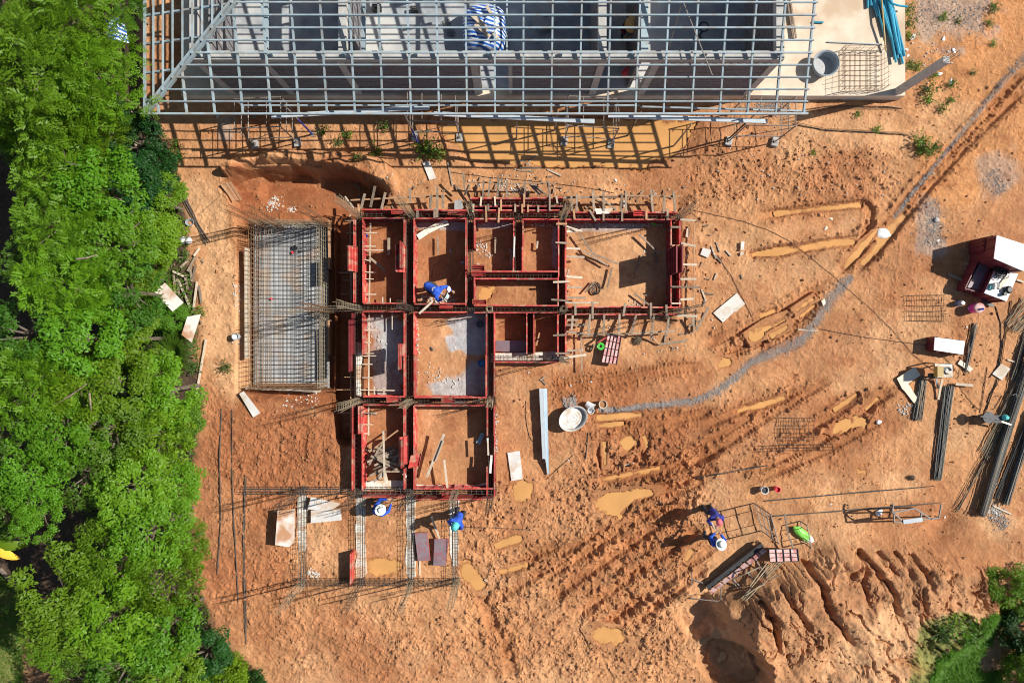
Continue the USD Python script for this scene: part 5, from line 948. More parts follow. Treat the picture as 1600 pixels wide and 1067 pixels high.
# heap of timber in the lowest left room
q = np.random.default_rng(8)
for k in range(24):
    ang = q.normal() * .35 + (0 if k % 3 else .5); c = P(605 + q.normal() * 6, 716 + q.normal() * 8, .12 + .018 * k); l = q.uniform(.45, .72); dd = np.array([math.cos(ang), math.sin(ang), q.normal() * .08]) * l * .8
    one('timber_stick', MB().bar(c - dd, c + dd, .07, .04), 'timber', ORD[k % 18] + (' stick' if k < 18 else ' upper stick') + ' from the bottom in the grey timber heap', 'timber', 'sticks of the timber heap')
timber('long pole lying upright over the grey timber heap', 599, 673, 601, 752, .95, .8, w=.06, m='timber_pale'); timber('reddish pole slanting over the top of the timber heap', 577, 706, 622, 672, .5, .35, w=.05, m='timber_orange'); timber('left pale board end at the foot of the timber heap', 602, 738, 584, 752, .75, .6, w=.08, m='timber_pale'); timber('right pale board end at the foot of the timber heap', 601, 739, 604, 751, .76, .7, w=.10, m='timber_pale'); timber('middle pale board end at the foot of the timber heap', 600, 738, 593, 748, .78, .74, w=.10, m='timber_pale'); timber('long stick along the left of the timber heap', 597, 694, 577, 726, .5, .4, w=.06)
timber('long plank leaning across the loose planks room', 694, 678, 667, 745, .42, .2, w=.09, m='timber_pale'); timber('second plank laid on the long plank of the loose planks room', 693, 688, 681, 720, .46, .36, w=.05, m='timber_pale'); timber('upright white plank in the loose planks room', 694, 718, 699, 762, .35, .3, w=.07, m='timber_pale')
timber('white trim board on the right formwork of the loose planks room, upper', 762, 684, 763, 711, .56, w=.06, m='board_white'); timber('white trim board on the right formwork of the loose planks room, lower', 768, 711, 766, 739, .52, w=.08, m='board_white')
timber('grey board leaning in the timber-framed room', 577, 402, 602, 423, .45, .0, w=.075, m='timber'); timber('dark upright board in the timber-framed room', 607.5, 372, 607.5, 399, .0, w=.09, m='timber'); timber('grey upright board in the bending worker room', 684, 370, 684.6, 397, .0, w=.05, m='timber'); timber('grey upright board in the first small top room', 774, 371, 774, 396, -.05, w=.06, m='timber'); timber('white upright board in the second small top room', 840, 377, 839, 389, .0, w=.06, m='timber_pale'); timber('pale chip at the bottom of the first small top room', 746, 412, 753, 418, -.05, w=.06, m='timber_pale')
timber('pale plank lying across the middle beam by the bending worker', 676, 471, 655, 490, .56, w=.07, m='timber_pale'); timber('thin pale stick across the top of the cement-spilled room', 700, 500, 738, 495, .1, w=.03, m='timber_pale'); timber('brown stick in the second small lower room', 843, 520, 838, 540, .0, w=.05, m='timber_orange'); timber('white batten along the first small top room', 804, 370, 803, 402, .52, w=.05, m='board_white'); timber('dark stick standing by the left formwork of the cement-spilled room', 653, 533, 648, 549, .1, w=.03, m='timber')
mb = MB(); pts = [(653, 371), (668, 361), (684, 353), (700, 347)]
for p0, p1 in zip(pts[:-1], pts[1:]): mb.bar(P(*p0, .1), P(*p1, .1), .20, .03)
one('curved_sheet', mb, 'board_cream', 'curved pale sheet lying at the top of the bending worker room', 'sheet')
# rubber coil in the big room
c = G(931, 452, .05); mb = MB()
for k in range(6):
    r = .17 - .012 * k if k < 4 else .10; o = q.normal(size=2) * .03; mb.tube(np.stack([c[0] + o[0] + r * np.cos(th), c[1] + o[1] + 1.25 * r * np.sin(th), 0 * th + c[2] + .02 * k], -1), .012, 5, True)
one('hose_coil', mb, 'black_rubber', 'black coil of hose on the floor of the big right room', 'hose')
def tangle(u, v, r, n, m, lab, seed):
    c = G(u, v, .05); q = np.random.default_rng(seed); mb = MB()
    for k in range(n):
        a = q.uniform(0, 6.28, 5).cumsum() * .5; rr = r * q.uniform(.5, 1.1, 5); mb.tube(np.stack([c[0] + rr * np.cos(a), c[1] + rr * np.sin(a), c[2] + q.uniform(-.03, .10, 5)], -1), .004, 3)
    one('wire_tangle', mb, m, lab, 'wire')
tangle(997, 532, .16, 40, 'rebar_tan', 'brown tangle of tie wire below the big right room', 1); tangle(1424, 746, .10, 26, 'rebar_grey', 'grey tangle of wire on the open soil near the rebar bundles', 2); tangle(1048, 500, .18, 16, 'rebar_rust', 'rusty wire loops at the stakes below the big room', 3)
# oval mortar tub and buckets
c = G(894, 652); R_ = rotz(.55); t = thing('oval_tub', 'white oval tub of hardened mortar at the end of the gravel trail', 'tub', c)
v, f = MB().lathe([(.02, .01), (.80, .01), (.96, .36), (1.0, .38), (.98, .41), (.90, .39), (.80, .22), (.02, .20)], (0, 0, 0), seg=40, sx=.52, sy=.41).get(); part(t, 'shell', (v @ R_.T + c, f), 'tub_white', smooth=40)
v, f = MB().lathe([(.01, .26), (.12, .255), (.14, .27), (.30, .255), (.33, .272), (.52, .255), (.55, .27), (.76, .25), (.84, .24)], (0, 0, 0), seg=36, sx=.50, sy=.40).get(); part(t, 'mortar_rest', (v @ R_.T + c, f), 'tub_white', smooth=30)
def bucket(u, v, r0, r1, h, m, lab, fill=None, up=0.0, R=None, handle=True, name='bucket'):
    c = G(u, v, up); t = thing(name, lab, 'bucket', c); R = np.eye(3) if R is None else R
    sh_ = part(t, 'shell', MB().lathe([(.005, .004), (r0, .004), (r1, h - .02), (r1 + .012, h - .02), (r1 + .012, h), (r1 - .008, h), (r0 - .006, .02), (.005, .016)], c, R, seg=22), m, smooth=40)
    if fill: part(t, 'contents', MB().lathe([(.004, h * .8), (r1 - .02, h * .78)], c, R, seg=20), fill)
    if handle:
        a = np.linspace(0, np.pi, 9); part(sh_, 'handle', MB().tube(np.stack([(r1 + .012) * np.cos(a), .35 * r1 + .0 * a + .6 * r1 * np.sin(a), h - .01 + .02 * np.sin(a)], -1) @ R.T + c, .004, 4), 'scaffold')
    return t
bucket(916, 630, .10, .145, .30, 'bucket_white', 'white bucket lying tipped over beside the oval tub', R=rotz(-.6) @ roty(1.35), up=.13); bucket(922, 640, .14, .105, .30, 'bucket_white', 'white bucket standing upside down beside the oval tub', fill='bucket_white', handle=False); bucket(940.5, 630.5, .105, .135, .30, 'bucket_tan', 'tan bucket filled with brown soil beside the gravel trail', fill='clod')
bucket(1190.5, 763, .095, .125, .30, 'tub_white', 'grey-white bucket with dark contents beside a red can', fill='dark_metal'); bucket(1210.5, 762, .075, .085, .30, 'red_plastic', 'small red can right of the grey-white bucket', fill='red_plastic', handle=False); bucket(753, 567, .09, .11, .28, 'cloth_blue', 'blue bucket in the shade of the cement-spilled room', fill='pvc_blue', handle=False); bucket(372, 526, .09, .11, .25, 'steel_pale', 'white can left of the rebar pit', fill='bucket_white')
one('pipe_end', MB().lathe([(.10, -.1), (.115, .16), (.095, .16), (.085, -.05), (.005, -.05)], G(750, 507), seg=20), 'dark_metal', 'dark pipe end standing out of the cement spill in the corner', 'pipe', smooth=40)
c = G(1519, 482); t = thing('water_cooler', 'bright pink round water cooler below the dark red crates', 'cooler', c)
part(t, 'body', MB().lathe([(.005, .0), (.15, .0), (.165, .05), (.165, .36), (.005, .36)], c, seg=24), 'pink_plastic', smooth=40); part(t, 'lid', MB().lathe([(.172, .33), (.172, .39), (.13, .41), (.005, .42)], c, seg=24), 'form_pink', smooth=40); part(t, 'cup', MB().lathe([(.005, 0), (.03, 0), (.04, .08), (.03, .08)], c + [.03, -.04, .42], seg=10), 'cloth_blue'); part(t, 'spout', MB().box(c + [-.17, 0, .08], (.05, .04, .04)), 'bucket_white')
c = G(1496, 474); t = thing('water_jug', 'clear and blue jug left of the pink cooler', 'jug', c); part(t, 'body', MB().lathe([(.005, 0), (.09, 0), (.10, .05), (.09, .22), (.05, .27), (.005, .27)], c, seg=16), 'grey_plastic', smooth=40); part(t, 'lid', MB().lathe([(.06, .26), (.06, .31), (.005, .31)], c, seg=14), 'bucket_white'); part(t, 'band', MB().lathe([(.101, .08), (.101, .14)], c, seg=16), 'cloth_blue'); part(t, 'grip', MB().tube([c + [.09, 0, .2], c + [.16, 0, .17], c + [.1, 0, .07]], .012, 5), 'bucket_white')
# dark red film-faced crates with white lids
def crate(lab, px, z0, z1, lid='lid_white', lid_t=.03, ribs=3):
    q = [P(*p_, z1) for p_ in px]; c = sum(q) / 4; t = thing('red_crate', lab, 'crate', (c[0], c[1], z0)); qq = [c + (p_ - c) * .985 for p_ in q]
    for k in range(4):
        a, b = qq[k].copy(), qq[(k + 1) % 4].copy(); a[2] = b[2] = (z0 + z1) / 2; part(t, 'side_board', MB().bar(a, b, .03, z1 - z0 - .004), 'crate_red')
        d = unit(b - a); o = np.array([d[1], -d[0], 0]) * .02 * (-1 if np.dot(np.array([d[1], -d[0], 0]), (a + b) / 2 - c) < 0 else 1)
        for s in np.linspace(.12, .88, ribs): part(t, 'batten', MB().bar((a * (1 - s) + b * s) + o + [0, 0, -(z1 - z0) / 2 + .02], (a * (1 - s) + b * s) + o + [0, 0, (z1 - z0) / 2 - .03], .05, .03, up=d), 'crate_red')
    if lid: part(t, 'lid', MB().slab([tuple(p_[:2]) for p_ in q], lid_t, [z1] * 4), lid)
    return t, c
t, cc = crate('tallest dark red crate with a white lid at the right edge', [(1556.5, 368), (1612, 386), (1598, 424), (1552, 404)], .0, 1.2)
crate('dark red crate with stepped boards behind the tallest one', [(1538, 374), (1556, 368.5), (1551, 402), (1536, 392)], .0, .72, 'crate_red'); crate('low open dark red tray in front of the tallest crate', [(1529, 407), (1551, 414), (1530, 457), (1508, 451)], .0, .46, None)
flat('board', 'greyish purple board in the bottom of the dark red tray', 'board', [(1531, 410), (1548, 415), (1529, 454), (1511, 449)], 'form_face', .30); crate('dark red crate whose white lid carries cables and tools', [(1553, 424), (1590, 428), (1572, 471), (1537, 458)], .0, .62)
crate('low dark red crate with a white scuffed lid standing alone', [(1460, 527), (1507, 533), (1504, 554), (1458.5, 547)], .0, .42)
mb = MB(); c = P(1562, 424, .70); q = np.random.default_rng(4)
for k in range(14):
    r = q.uniform(.10, .20); o = q.normal(size=2) * .05; mb.tube(np.stack([c[0] + o[0] + r * np.cos(th), c[1] + o[1] + .8 * r * np.sin(th), c[2] + .012 * k + .02 * np.sin(2 * th + k)], -1), .012, 5, True)
one('cable_heap', mb, 'black_rubber', 'heap of black cables on the white crate lid', 'cable')
t = thing('power_tool', 'pale green power tool on the white crate lid', 'tool', P(1553, 448, .65)); c = P(1553, 448, .72); part(t, 'body', MB().lathe([(.02, 0), (.06, .02), (.07, .14), (.05, .22), (.01, .24)], c - [0, .1, 0], rotx(-1.4), seg=12), 'tub_white', smooth=40); part(t, 'grip', MB().tube([c, c + [-.12, .02, 0], c + [-.15, -.08, 0]], .03, 6), 'teal'); part(t, 'blade', MB().lathe([(.005, 0), (.10, 0), (.10, .01), (.005, .01)], c + [.1, .05, 0], seg=16), 'dark_metal')
t = thing('power_tool', 'black round tool at the edge of the white crate lid', 'tool', P(1573, 454, .65)); c = P(1573, 453, .66); part(t, 'drum', MB().lathe([(.005, 0), (.12, 0), (.13, .10), (.08, .16), (.005, .16)], c, seg=18), 'black_rubber', smooth=40); part(t, 'motor', MB().lathe([(.005, 0), (.06, 0), (.06, .12), (.005, .12)], c + [-.12, -.14, 0], seg=12), 'dark_metal', smooth=40)
timber('cream board lying on the white crate lid', 1575, 432, 1560, 450, .68, w=.13, m='board_cream'); timber('upper rail sticking out left under the red tray', 1510, 412, 1522, 417, .05, w=.07, m='timber'); timber('lower rail sticking out left under the red tray', 1482, 429, 1509, 440, .05, w=.08, m='timber'); timber('thin rail sticking out right of the crates', 1588, 437, 1600, 441, .05, w=.06, m='timber_pale'); timber('dark tool bar lying below the red crates', 1535, 470, 1552, 478, .08, w=.10, m='dark_metal')
# bar cutter table and bender
c = G(1474, 578); t = thing('cutter_table', 'small steel table with an ochre box and black ring, wires running to it', 'machine', c); q4_ = [P(*p_, .55) for p_ in ((1460, 568), (1487, 569), (1488, 589), (1461, 590))]
part(t, 'table_top', MB().slab([tuple(p_[:2]) for p_ in q4_], .03, [.55] * 4), 'plywood'); part(t, 'ochre_box', MB().box(P(1466.5, 580.5, .68), (.20, .36, .22)), 'ochre'); part(t, 'motor', MB().lathe([(.005, -.2), (.09, -.2), (.09, .2), (.005, .2)], P(1461, 587, .45), roty(1.57), seg=14), 'dark_metal', smooth=40)
part(t, 'ring', MB().tube(np.stack([P(1481, 579, .6)[0] + .11 * np.cos(th[:19]), P(1481, 579, .6)[1] + .11 * np.sin(th[:19]), 0 * th[:19] + .61], -1), .022, 6), 'dark_metal'); part(t, 'clamp', MB().box(P(1475, 576, .63), (.10, .12, .10)), 'dark_metal')
for p_ in q4_: part(t, 'leg', MB().bar(p_ - [0, 0, .55], p_, .04, .04), 'dark_metal')
timber('white strip lying below the cutter table', 1472, 592, 1466, 624, .2, .05, w=.07, m='timber_pale'); timber('short curved grey pipe below the cutter table', 1463, 592, 1466, 607, .15, .05, w=.06, m='grey_plastic'); timber('pale square post beside the top of the long rebar bundle', 1493, 600, 1520, 602, .15, w=.09, m='timber_pale')
c = G(1546, 652); t = thing('bar_bender', 'dark bar bending machine with a teal hood beside the long rebar bundle', 'machine', c)
part(t, 'base', MB().box(c + [-.05, 0, .25], (.34, .26, .5)), 'dark_metal'); part(t, 'hood', MB().lathe([(.005, .16), (.06, .15), (.10, .05), (.10, 0), (.005, 0)], c + [.16, .06, .5], seg=14), 'teal', smooth=40); part(t, 'lever', MB().bar(c + [.05, -.08, .5], c + [.42, -.2, .45], .06, .03), 'board_cream'); part(t, 'arm', MB().bar(c + [-.05, 0, .52], c + [-.7, .1, .55], .05, .05), 'dark_metal'); part(t, 'disc', MB().lathe([(.005, 0), (.2, 0), (.2, .03), (.005, .03)], c + [-.4, .06, .52], seg=20), 'dark_metal'); part(t, 'stand', MB().bar(c + [-.55, .05, 0], c + [-.55, .05, .5], .05, .05), 'dark_metal')
one('yellow_strap', MB().tube([G(1551, 668, .02), G(1553, 671, .03), G(1556, 669, .02), G(1559, 673, .02)], .02, 4), 'yellow_plastic', 'yellow strap on the ground below the bending machine', 'strap')

# --- reinforcing bar stock: bundles
def bundle(lab, a0, a1, b0, b1, n, m='rebar_grey', r=.011, lift=.12, seed=0, mids=(), sag=.02, name='rebar_bundle'):
    """n bars from the spread a0..a1 to the spread b0..b1 (pixels)."""
    q = np.random.default_rng(seed); c = G(*((np.array(a0) + a1 + b0 + b1) / 4)); t = thing(name, lab, 'rebar bundle', c)
    for k in range(n):
        s, e = q.uniform(0, 1), q.uniform(0, 1) * .4; s2 = np.clip(s * .75 + q.uniform(0, 1) * .25, 0, 1); up = .02 + lift * q.uniform(0, 1) * (1 - (2 * s - 1) ** 2 * .7)
        A0 = np.array(a0) * (1 - s) + np.array(a1) * s; B0 = np.array(b0) * (1 - s2) + np.array(b1) * s2; dd = unit(B0 - A0); A0 = A0 - dd * q.uniform(-4, 3); B0 = B0 + dd * q.uniform(-4, 3)
        pts = [A0, A0 * .67 + B0 * .33 + q.normal(size=2) * .8, A0 * .33 + B0 * .67 + q.normal(size=2) * .8, B0]
        part(t, 'bar', MB().tube([G(*p_, up + q.normal() * sag * .3) for p_ in pts], r, 5), m if k % 6 else 'rebar_tan')
    return t
bundle('shortest thick rebar bundle, beside the L shaped plywood', (1436, 590), (1449, 591), (1423, 654), (1441, 657), 40, seed=1); bundle('medium rebar bundle right of the shortest one', (1473, 603), (1492, 604), (1458, 747), (1472, 749), 55, seed=2); bundle('slim rebar bundle ending on the small pale board', (1520, 505), (1528, 507), (1506, 580), (1512, 582), 14, seed=3)
bundle('longest grey rebar bundle running to the lower right', (1618, 505), (1632, 512), (1529, 803), (1541, 806), 55, r=.013, lift=.3, seed=4); bundle('grey bar bundle at the right edge beside the longest one', (1612, 640), (1622, 645), (1566, 784), (1578, 789), 34, r=.013, lift=.22, seed=5); bundle('thin bar bundle between the two long ones at the right edge', (1600, 660), (1604, 662), (1553, 776), (1562, 780), 12, seed=6)
bundle('fan of bars at the right edge below the red crates', (1597, 462), (1620, 500), (1566, 503), (1594, 522), 30, m='rebar_tan', seed=7); bundle('loose bars between the fan and the longest bundle', (1596, 520), (1612, 530), (1575, 590), (1590, 600), 14, seed=8); bundle('loose thin bars lying left of the longest bundle', (1545, 690), (1575, 660), (1484, 792), (1500, 800), 9, m='rebar', r=.008, lift=.05, seed=9); bundle('sparse bars running along the left of the longest bundle', (1600, 560), (1606, 590), (1530, 700), (1545, 720), 10, m='rebar_tan', seed=10)
one('binding_wire', MB().tube([P(1578, 616, .2), P(1583, 617, .38), P(1588, 615, .40), P(1591, 622, .2)], .008, 4), 'steel_pale', 'pale wire tied round the longest rebar bundle', 'wire')
def rod(lab, pts, n=2, r=.012, m='rebar', up=.02, spread=.02, name='long_rod', seed=0):
    q = np.random.default_rng(seed); mb = MB()
    for k in range(n):
        o = q.normal(size=2) * spread; pp = []
        for (u0, v0), (u1, v1) in zip(pts[:-1], pts[1:]):
            for s in np.linspace(0, 1, 6)[:-1]: pp.append(G(u0 + (u1 - u0) * s, v0 + (v1 - v0) * s, up) + [o[0] + q.normal() * .006, o[1] + q.normal() * .006, .01 * k])
        pp.append(G(*pts[-1], up)); mb.tube(pp, r, 4)
    one(name, mb, m, lab, 'rebar' if 'cable' not in name else 'cable')
rod('leftmost of three long rods lying left of the porch', [(346, 640), (343, 720), (345, 815), (339, 898)], 3, seed=1); rod('middle of three long rods lying left of the porch', [(362, 640), (362, 740), (365, 820), (372, 940)], 3, seed=2); rod('rightmost of three long rods lying left of the porch', [(383, 742), (380, 840), (384, 1006)], 3, seed=3)
rod('upper long rod lying right of the two workers', [(1195, 782), (1320, 771), (1460, 759)], 3, r=.014, m='rebar_grey', seed=4); rod('lower long rod lying right of the two workers', [(1200, 806), (1320, 797), (1470, 785)], 3, r=.014, m='rebar_grey', seed=5); rod('thin rod left of the upper long rod', [(1085, 747), (1130, 740), (1200, 727)], 2, m='rebar_grey', seed=6); rod('dark stick lying on the soil below the oval tub', [(919, 676), (915, 717)], 1, r=.02, seed=7); rod('thin rod slanting from the puddle below the gutter', [(855, 748), (895, 711)], 1, r=.015, m='rebar_rust', seed=8)
rod('long rod from the teal-headed worker across the churned soil', [(716, 823), (770, 825), (835, 828)], 1, r=.012, seed=9); rod('curved bars lying right of the small crate, left strand', [(1580, 470), (1565, 560), (1558, 600), (1548, 615), (1537, 650)], 2, seed=10); rod('curved bars lying right of the small crate, right strand', [(1562, 560), (1556, 600), (1542, 640)], 1, seed=11); rod('single bar standing apart right of the cutter table', [(1542, 575), (1538, 610), (1531, 645)], 1, seed=12); rod('short bar right of the bending machine', [(1564, 615), (1550, 640)], 1, seed=13)
rod('brown cable running down from the red crates', [(1555, 477), (1563, 508), (1564, 540), (1557, 575), (1545, 590)], 1, r=.018, m='dark_metal', name='brown_cable', seed=14)
rod('thin black cable snaking from the foundation to the cutter table', [(1085, 328), (1130, 338), (1162, 345), (1200, 358), (1232, 374), (1268, 402), (1300, 428), (1322, 447), (1360, 480), (1400, 520), (1430, 555), (1462, 580)], 1, r=.008, m='black_rubber', name='black_cable', seed=15); rod('thin black cable from the scraps towards the plywood sheet', [(1122, 400), (1142, 430), (1160, 465), (1175, 495)], 1, r=.010, m='black_rubber', name='black_cable', seed=16)
rod('thin dark cable crossing the soil south of the red crates', [(1280, 514), (1340, 526), (1400, 534), (1450, 540)], 1, r=.008, m='black_rubber', name='black_cable', seed=17); rod('dark cable from the small crate to the cutter table', [(1474, 556), (1488, 570), (1499, 585), (1496, 592)], 1, r=.009, m='black_rubber', name='black_cable', seed=18); rod('dark cable from the square post to the bending machine', [(1500, 605), (1506, 615), (1520, 632), (1530, 640)], 1, r=.009, m='black_rubber', name='black_cable', seed=19); rod('thin string over the soil left of the foundation', [(308, 338), (330, 320), (352, 300)], 1, r=.006, m='dark_metal', name='thin_cable', seed=20); rod('thin black cable above the big right room', [(700, 270), (760, 278), (880, 290), (960, 302)], 1, r=.008, m='black_rubber', name='black_cable', seed=21)
rod('thin dark hose below the steel gutter', [(823, 625), (822, 650), (828, 680), (834, 690)], 1, r=.010, m='dark_metal', name='thin_cable', seed=22); rod('thin wire arc in the bending worker room', [(690, 405), (678, 415), (674, 432), (682, 448)], 1, r=.006, m='black_rubber', name='thin_cable', seed=23); rod('rebar strands below the terrace edge, upper', [(1235, 178), (1300, 168), (1410, 170)], 4, r=.008, m='rebar', seed=24, spread=.05); rod('rebar strands below the terrace edge, lower', [(1240, 195), (1290, 205), (1360, 208), (1420, 212)], 4, r=.008, m='rebar', seed=25, spread=.05)
for k, (pts, lab) in enumerate((([(275, 290), (296, 335), (325, 380)], 'left'), ([(278, 289), (298, 330), (328, 378)], 'middle'), ([(281, 289), (303, 338), (322, 384)], 'right'))): rod(lab + ' strand of the bars lying along the thicket', pts, 3, m='rebar', spread=.03, seed=30 + k)
c = G(297, 348, .04); mb = MB()
for k in range(5): mb.tube(np.stack([c[0] + (.10 + .012 * k) * np.cos(th), c[1] + (.08 + .01 * k) * np.sin(th), 0 * th + c[2] + .012 * k], -1), .010, 5, True)
one('hose_coil', mb, 'grey_plastic', 'grey coil on the bars at the edge of the thicket', 'hose')
# wire cages on the ground
def wire_grid(lab, px, n1, n2, seed, up=.10, m='rebar'):
    q = np.random.default_rng(seed); c = [G(*p_) for p_ in px]; z = max(x[2] for x in c); c = [P(*p_, z) for p_ in px]; t = thing('wire_cage', lab, 'rebar cage', sum(c) / 4)
    for (a, b, d, e, n, zz) in ((c[0], c[1], c[3], c[2], n1, .03), (c[0], c[3], c[1], c[2], n2, .042)):
        for k in range(n):
            s = np.clip(k / (n - 1) + q.normal() * .012, 0, 1); p0, p1 = a * (1 - s) + b * s, d * (1 - s) + e * s
            part(t, 'bar', MB().tube([p0 + [0, 0, zz + up * q.uniform(0, 1)], p0 * .95 + p1 * .05 + [0, 0, zz], (p0 + p1) / 2 + q.normal(size=3) * [.02, .02, .0] + [0, 0, zz], p0 * .05 + p1 * .95 + [0, 0, zz], p1 + [0, 0, zz + up * q.uniform(0, 1)]], .0075, 4), m)
wire_grid('flat wire cage lying on the soil left of the pink cooler', [(1415, 462), (1474, 461), (1474, 503), (1415, 502)], 8, 6, 1); wire_grid('flat wire cage lying above the ladder cage in the middle ruts', [(1216, 652), (1272, 652), (1272, 694), (1214, 694)], 8, 8, 2); wire_grid('long ladder of wire lying below the flat wire cage', [(1188, 696), (1300, 693), (1302, 703), (1183, 705)], 16, 3, 3)
# standing and lying tube frames near the two workers
def tube_frame(lab, segs, r=.018, m='scaffold', name='tube_frame'):
    c = G(segs[0][0], segs[0][1]); t = thing(name, lab, 'steel frame', c)
    for u0, v0, z0, u1, v1, z1 in segs:
        part(t, 'tube', MB().tube([P(u0, v0, z0 + .03), P(u1, v1, z1 + .03)], r, 6), m)
def standing_frame(lab, a, b, h, n=3):
    a, b = G(*a, .02), G(*b, .02); t = thing('scaffold_frame', lab, 'scaffold', (a + b) / 2); U = np.array([0, 0, h])
    for p_ in (a, b): part(t, 'leg', MB().tube([p_, p_ + U], .021, 6), 'scaffold')
    for k in range(n): s = .08 + .9 * k / (n - 1); part(t, 'rail', MB().tube([a + U * s, b + U * s], .018, 6), 'scaffold')
    part(t, 'inner_tube', MB().tube([a * .75 + b * .25 + U * .08, a * .75 + b * .25 + U * .98], .012, 5), 'scaffold'); part(t, 'inner_tube', MB().tube([a * .25 + b * .75 + U * .08, a * .25 + b * .75 + U * .98], .012, 5), 'scaffold')
standing_frame('scaffold frame standing upright right of the two workers', (1178, 786), (1190, 829), 1.55, 4); standing_frame('thin frame standing beside the green and white bag', (1250, 814), (1256, 848), .6, 2)
tube_frame('steel tube frame lying at the left end of the long ribbed panel', [(1082, 905, .1, 1106, 913, .1), (1081, 893, .1, 1080, 936, .1), (1080, 934, .1, 1102, 937, .15), (1127, 912, .3, 1126, 940, .2), (1102, 937, .15, 1126, 939, .2)])
tube_frame('tangled steel tube frames under the bamboo sticks', [(1144, 905, .3, 1157, 927, .25), (1145, 904, .35, 1162, 922, .3), (1181, 874, .3, 1192, 892, .35), (1192, 892, .4, 1208, 910, .3), (1145, 904, .3, 1187, 887, .4), (1157, 927, .25, 1200, 905, .4), (1164, 890, .4, 1180, 907, .3), (1200, 902, .3, 1218, 897, .35)], .022)
q = np.random.default_rng(14)
for k, (u0, v0, u1, v1) in enumerate(((1210, 877, 1160, 938), (1214, 878, 1163, 938), (1219, 878, 1166, 938), (1224, 877, 1172, 932), (1205, 880, 1168, 925), (1200, 884, 1158, 935), (1186, 886, 1145, 905), (1212, 896, 1165, 930), (1218, 897, 1180, 920), (1200, 877, 1172, 915))):
    one('bamboo_stick', MB().tube([G(u0, v0, .35 + .02 * k), P((u0 + u1) / 2, (v0 + v1) / 2 + q.normal(), .5 + .02 * k), G(u1, v1, .2 + .02 * k)], .017, 5), 'bamboo', ORD[k] + ' stick laid on the bamboo heap beside the ribbed panels', 'bamboo', 'bamboo sticks in the heap')
timber('rough pole slanting onto the short tan ribbed panel, upper bit', 1226, 802, 1231, 830, .3, .35, w=.06, m='timber'); timber('rough pole slanting onto the short tan ribbed panel, lower bit', 1231, 832, 1241, 860, .35, .45, w=.06, m='timber')
z = 1.0; tube_frame('pale steel trolley frame standing below the long rods', [(1410, 815, z, 1442, 811, z), (1442, 811, z, 1467, 809, z), (1394, 801, z, 1429, 794, z), (1429, 794, z, 1456, 811, z), (1397, 802, z, 1397, 816, z), (1397, 816, z, 1410, 815, z), (1439, 801, z, 1439, 812, z), (1471, 787, z, 1467, 809, z), (1396, 786, z, 1394, 801, z), (1397, 802, z, 1410, 814, z), (1397, 816, z, 1395, 814, 0), (1467, 809, z, 1461, 806, 0), (1394, 801, z, 1392, 800, 0), (1429, 794, z, 1425, 793, 0)], .03)
one('trolley_beam', MB().bar(P(1411, 815, 1.06), P(1441, 811, 1.06), .14, .05), 'steel_pale', 'pale steel plank on the trolley frame', 'plank')
# green and white sack, crumpled plastic
def sack(name, lab, u, v, ang, l, w, h, m, seed, cat='bag', piece=None):
    c = G(u, v); ic = trimesh.creation.icosphere(3, 1.0); vv = ic.vertices.copy(); nn = meshkit.fbm(vv * 2.5 + seed, 3, seed) - .5; nn2 = meshkit.fbm(vv * 7 + seed, 2, seed) - .5
    tp_ = 1 - .35 * np.clip(vv[:, 0], -1, 1); vv = vv * np.stack([l * (1 + .2 * nn), w * tp_ * (1 + .5 * nn), h * tp_ * (1 + .5 * nn + .2 * nn2)], 1); vv[:, 2] = np.maximum(vv[:, 2] + h * .7, .004)
    R = rotz(ang); t = thing(name, lab, cat, c); fc = ic.triangles_center[:, 0]
    if piece is None: part(t, 'skin', (vv @ R.T + c, ic.faces), m, smooth=35)
    else:
        for nm, mm_, sel in (('skin', m, fc < piece[1]), ('white_end', piece[0], fc >= piece[1])): part(t, nm, (vv @ R.T + c, ic.faces[sel]), mm_, smooth=35)
sack('cement_bag', 'bright green and white plastic bag above the mound', 1258, 838, -.68, .56, .15, .085, 'bag_green', 3, piece=('plastic_white', .2)); sack('plastic_bag', 'crumpled white plastic bag over the rut puddles', 1380, 365, -.3, .25, .18, .05, 'plastic_white', 5); sack('plastic_scrap', 'white scrap at the end of the kidney shaped puddle', 1373, 659, .2, .10, .07, .04, 'plastic_white', 6, 'scrap')
sack('white_bag', 'left one of two small white bags at the thicket edge', 288, 376, 1.2, .14, .10, .12, 'plastic_white', 7); sack('white_bag', 'right one of two small white bags at the thicket edge', 297, 376, 1.5, .14, .10, .12, 'plastic_white', 8); sack('plastic_scrap', 'white scrap at the left end of the trolley frame', 1373, 800, .8, .14, .10, .06, 'plastic_white', 9, 'scrap'); sack('soil_rock', 'rock lying at the top of the grey dust patch', 1463, 344, 0, .09, .08, .05, 'concrete', 10, 'rock')
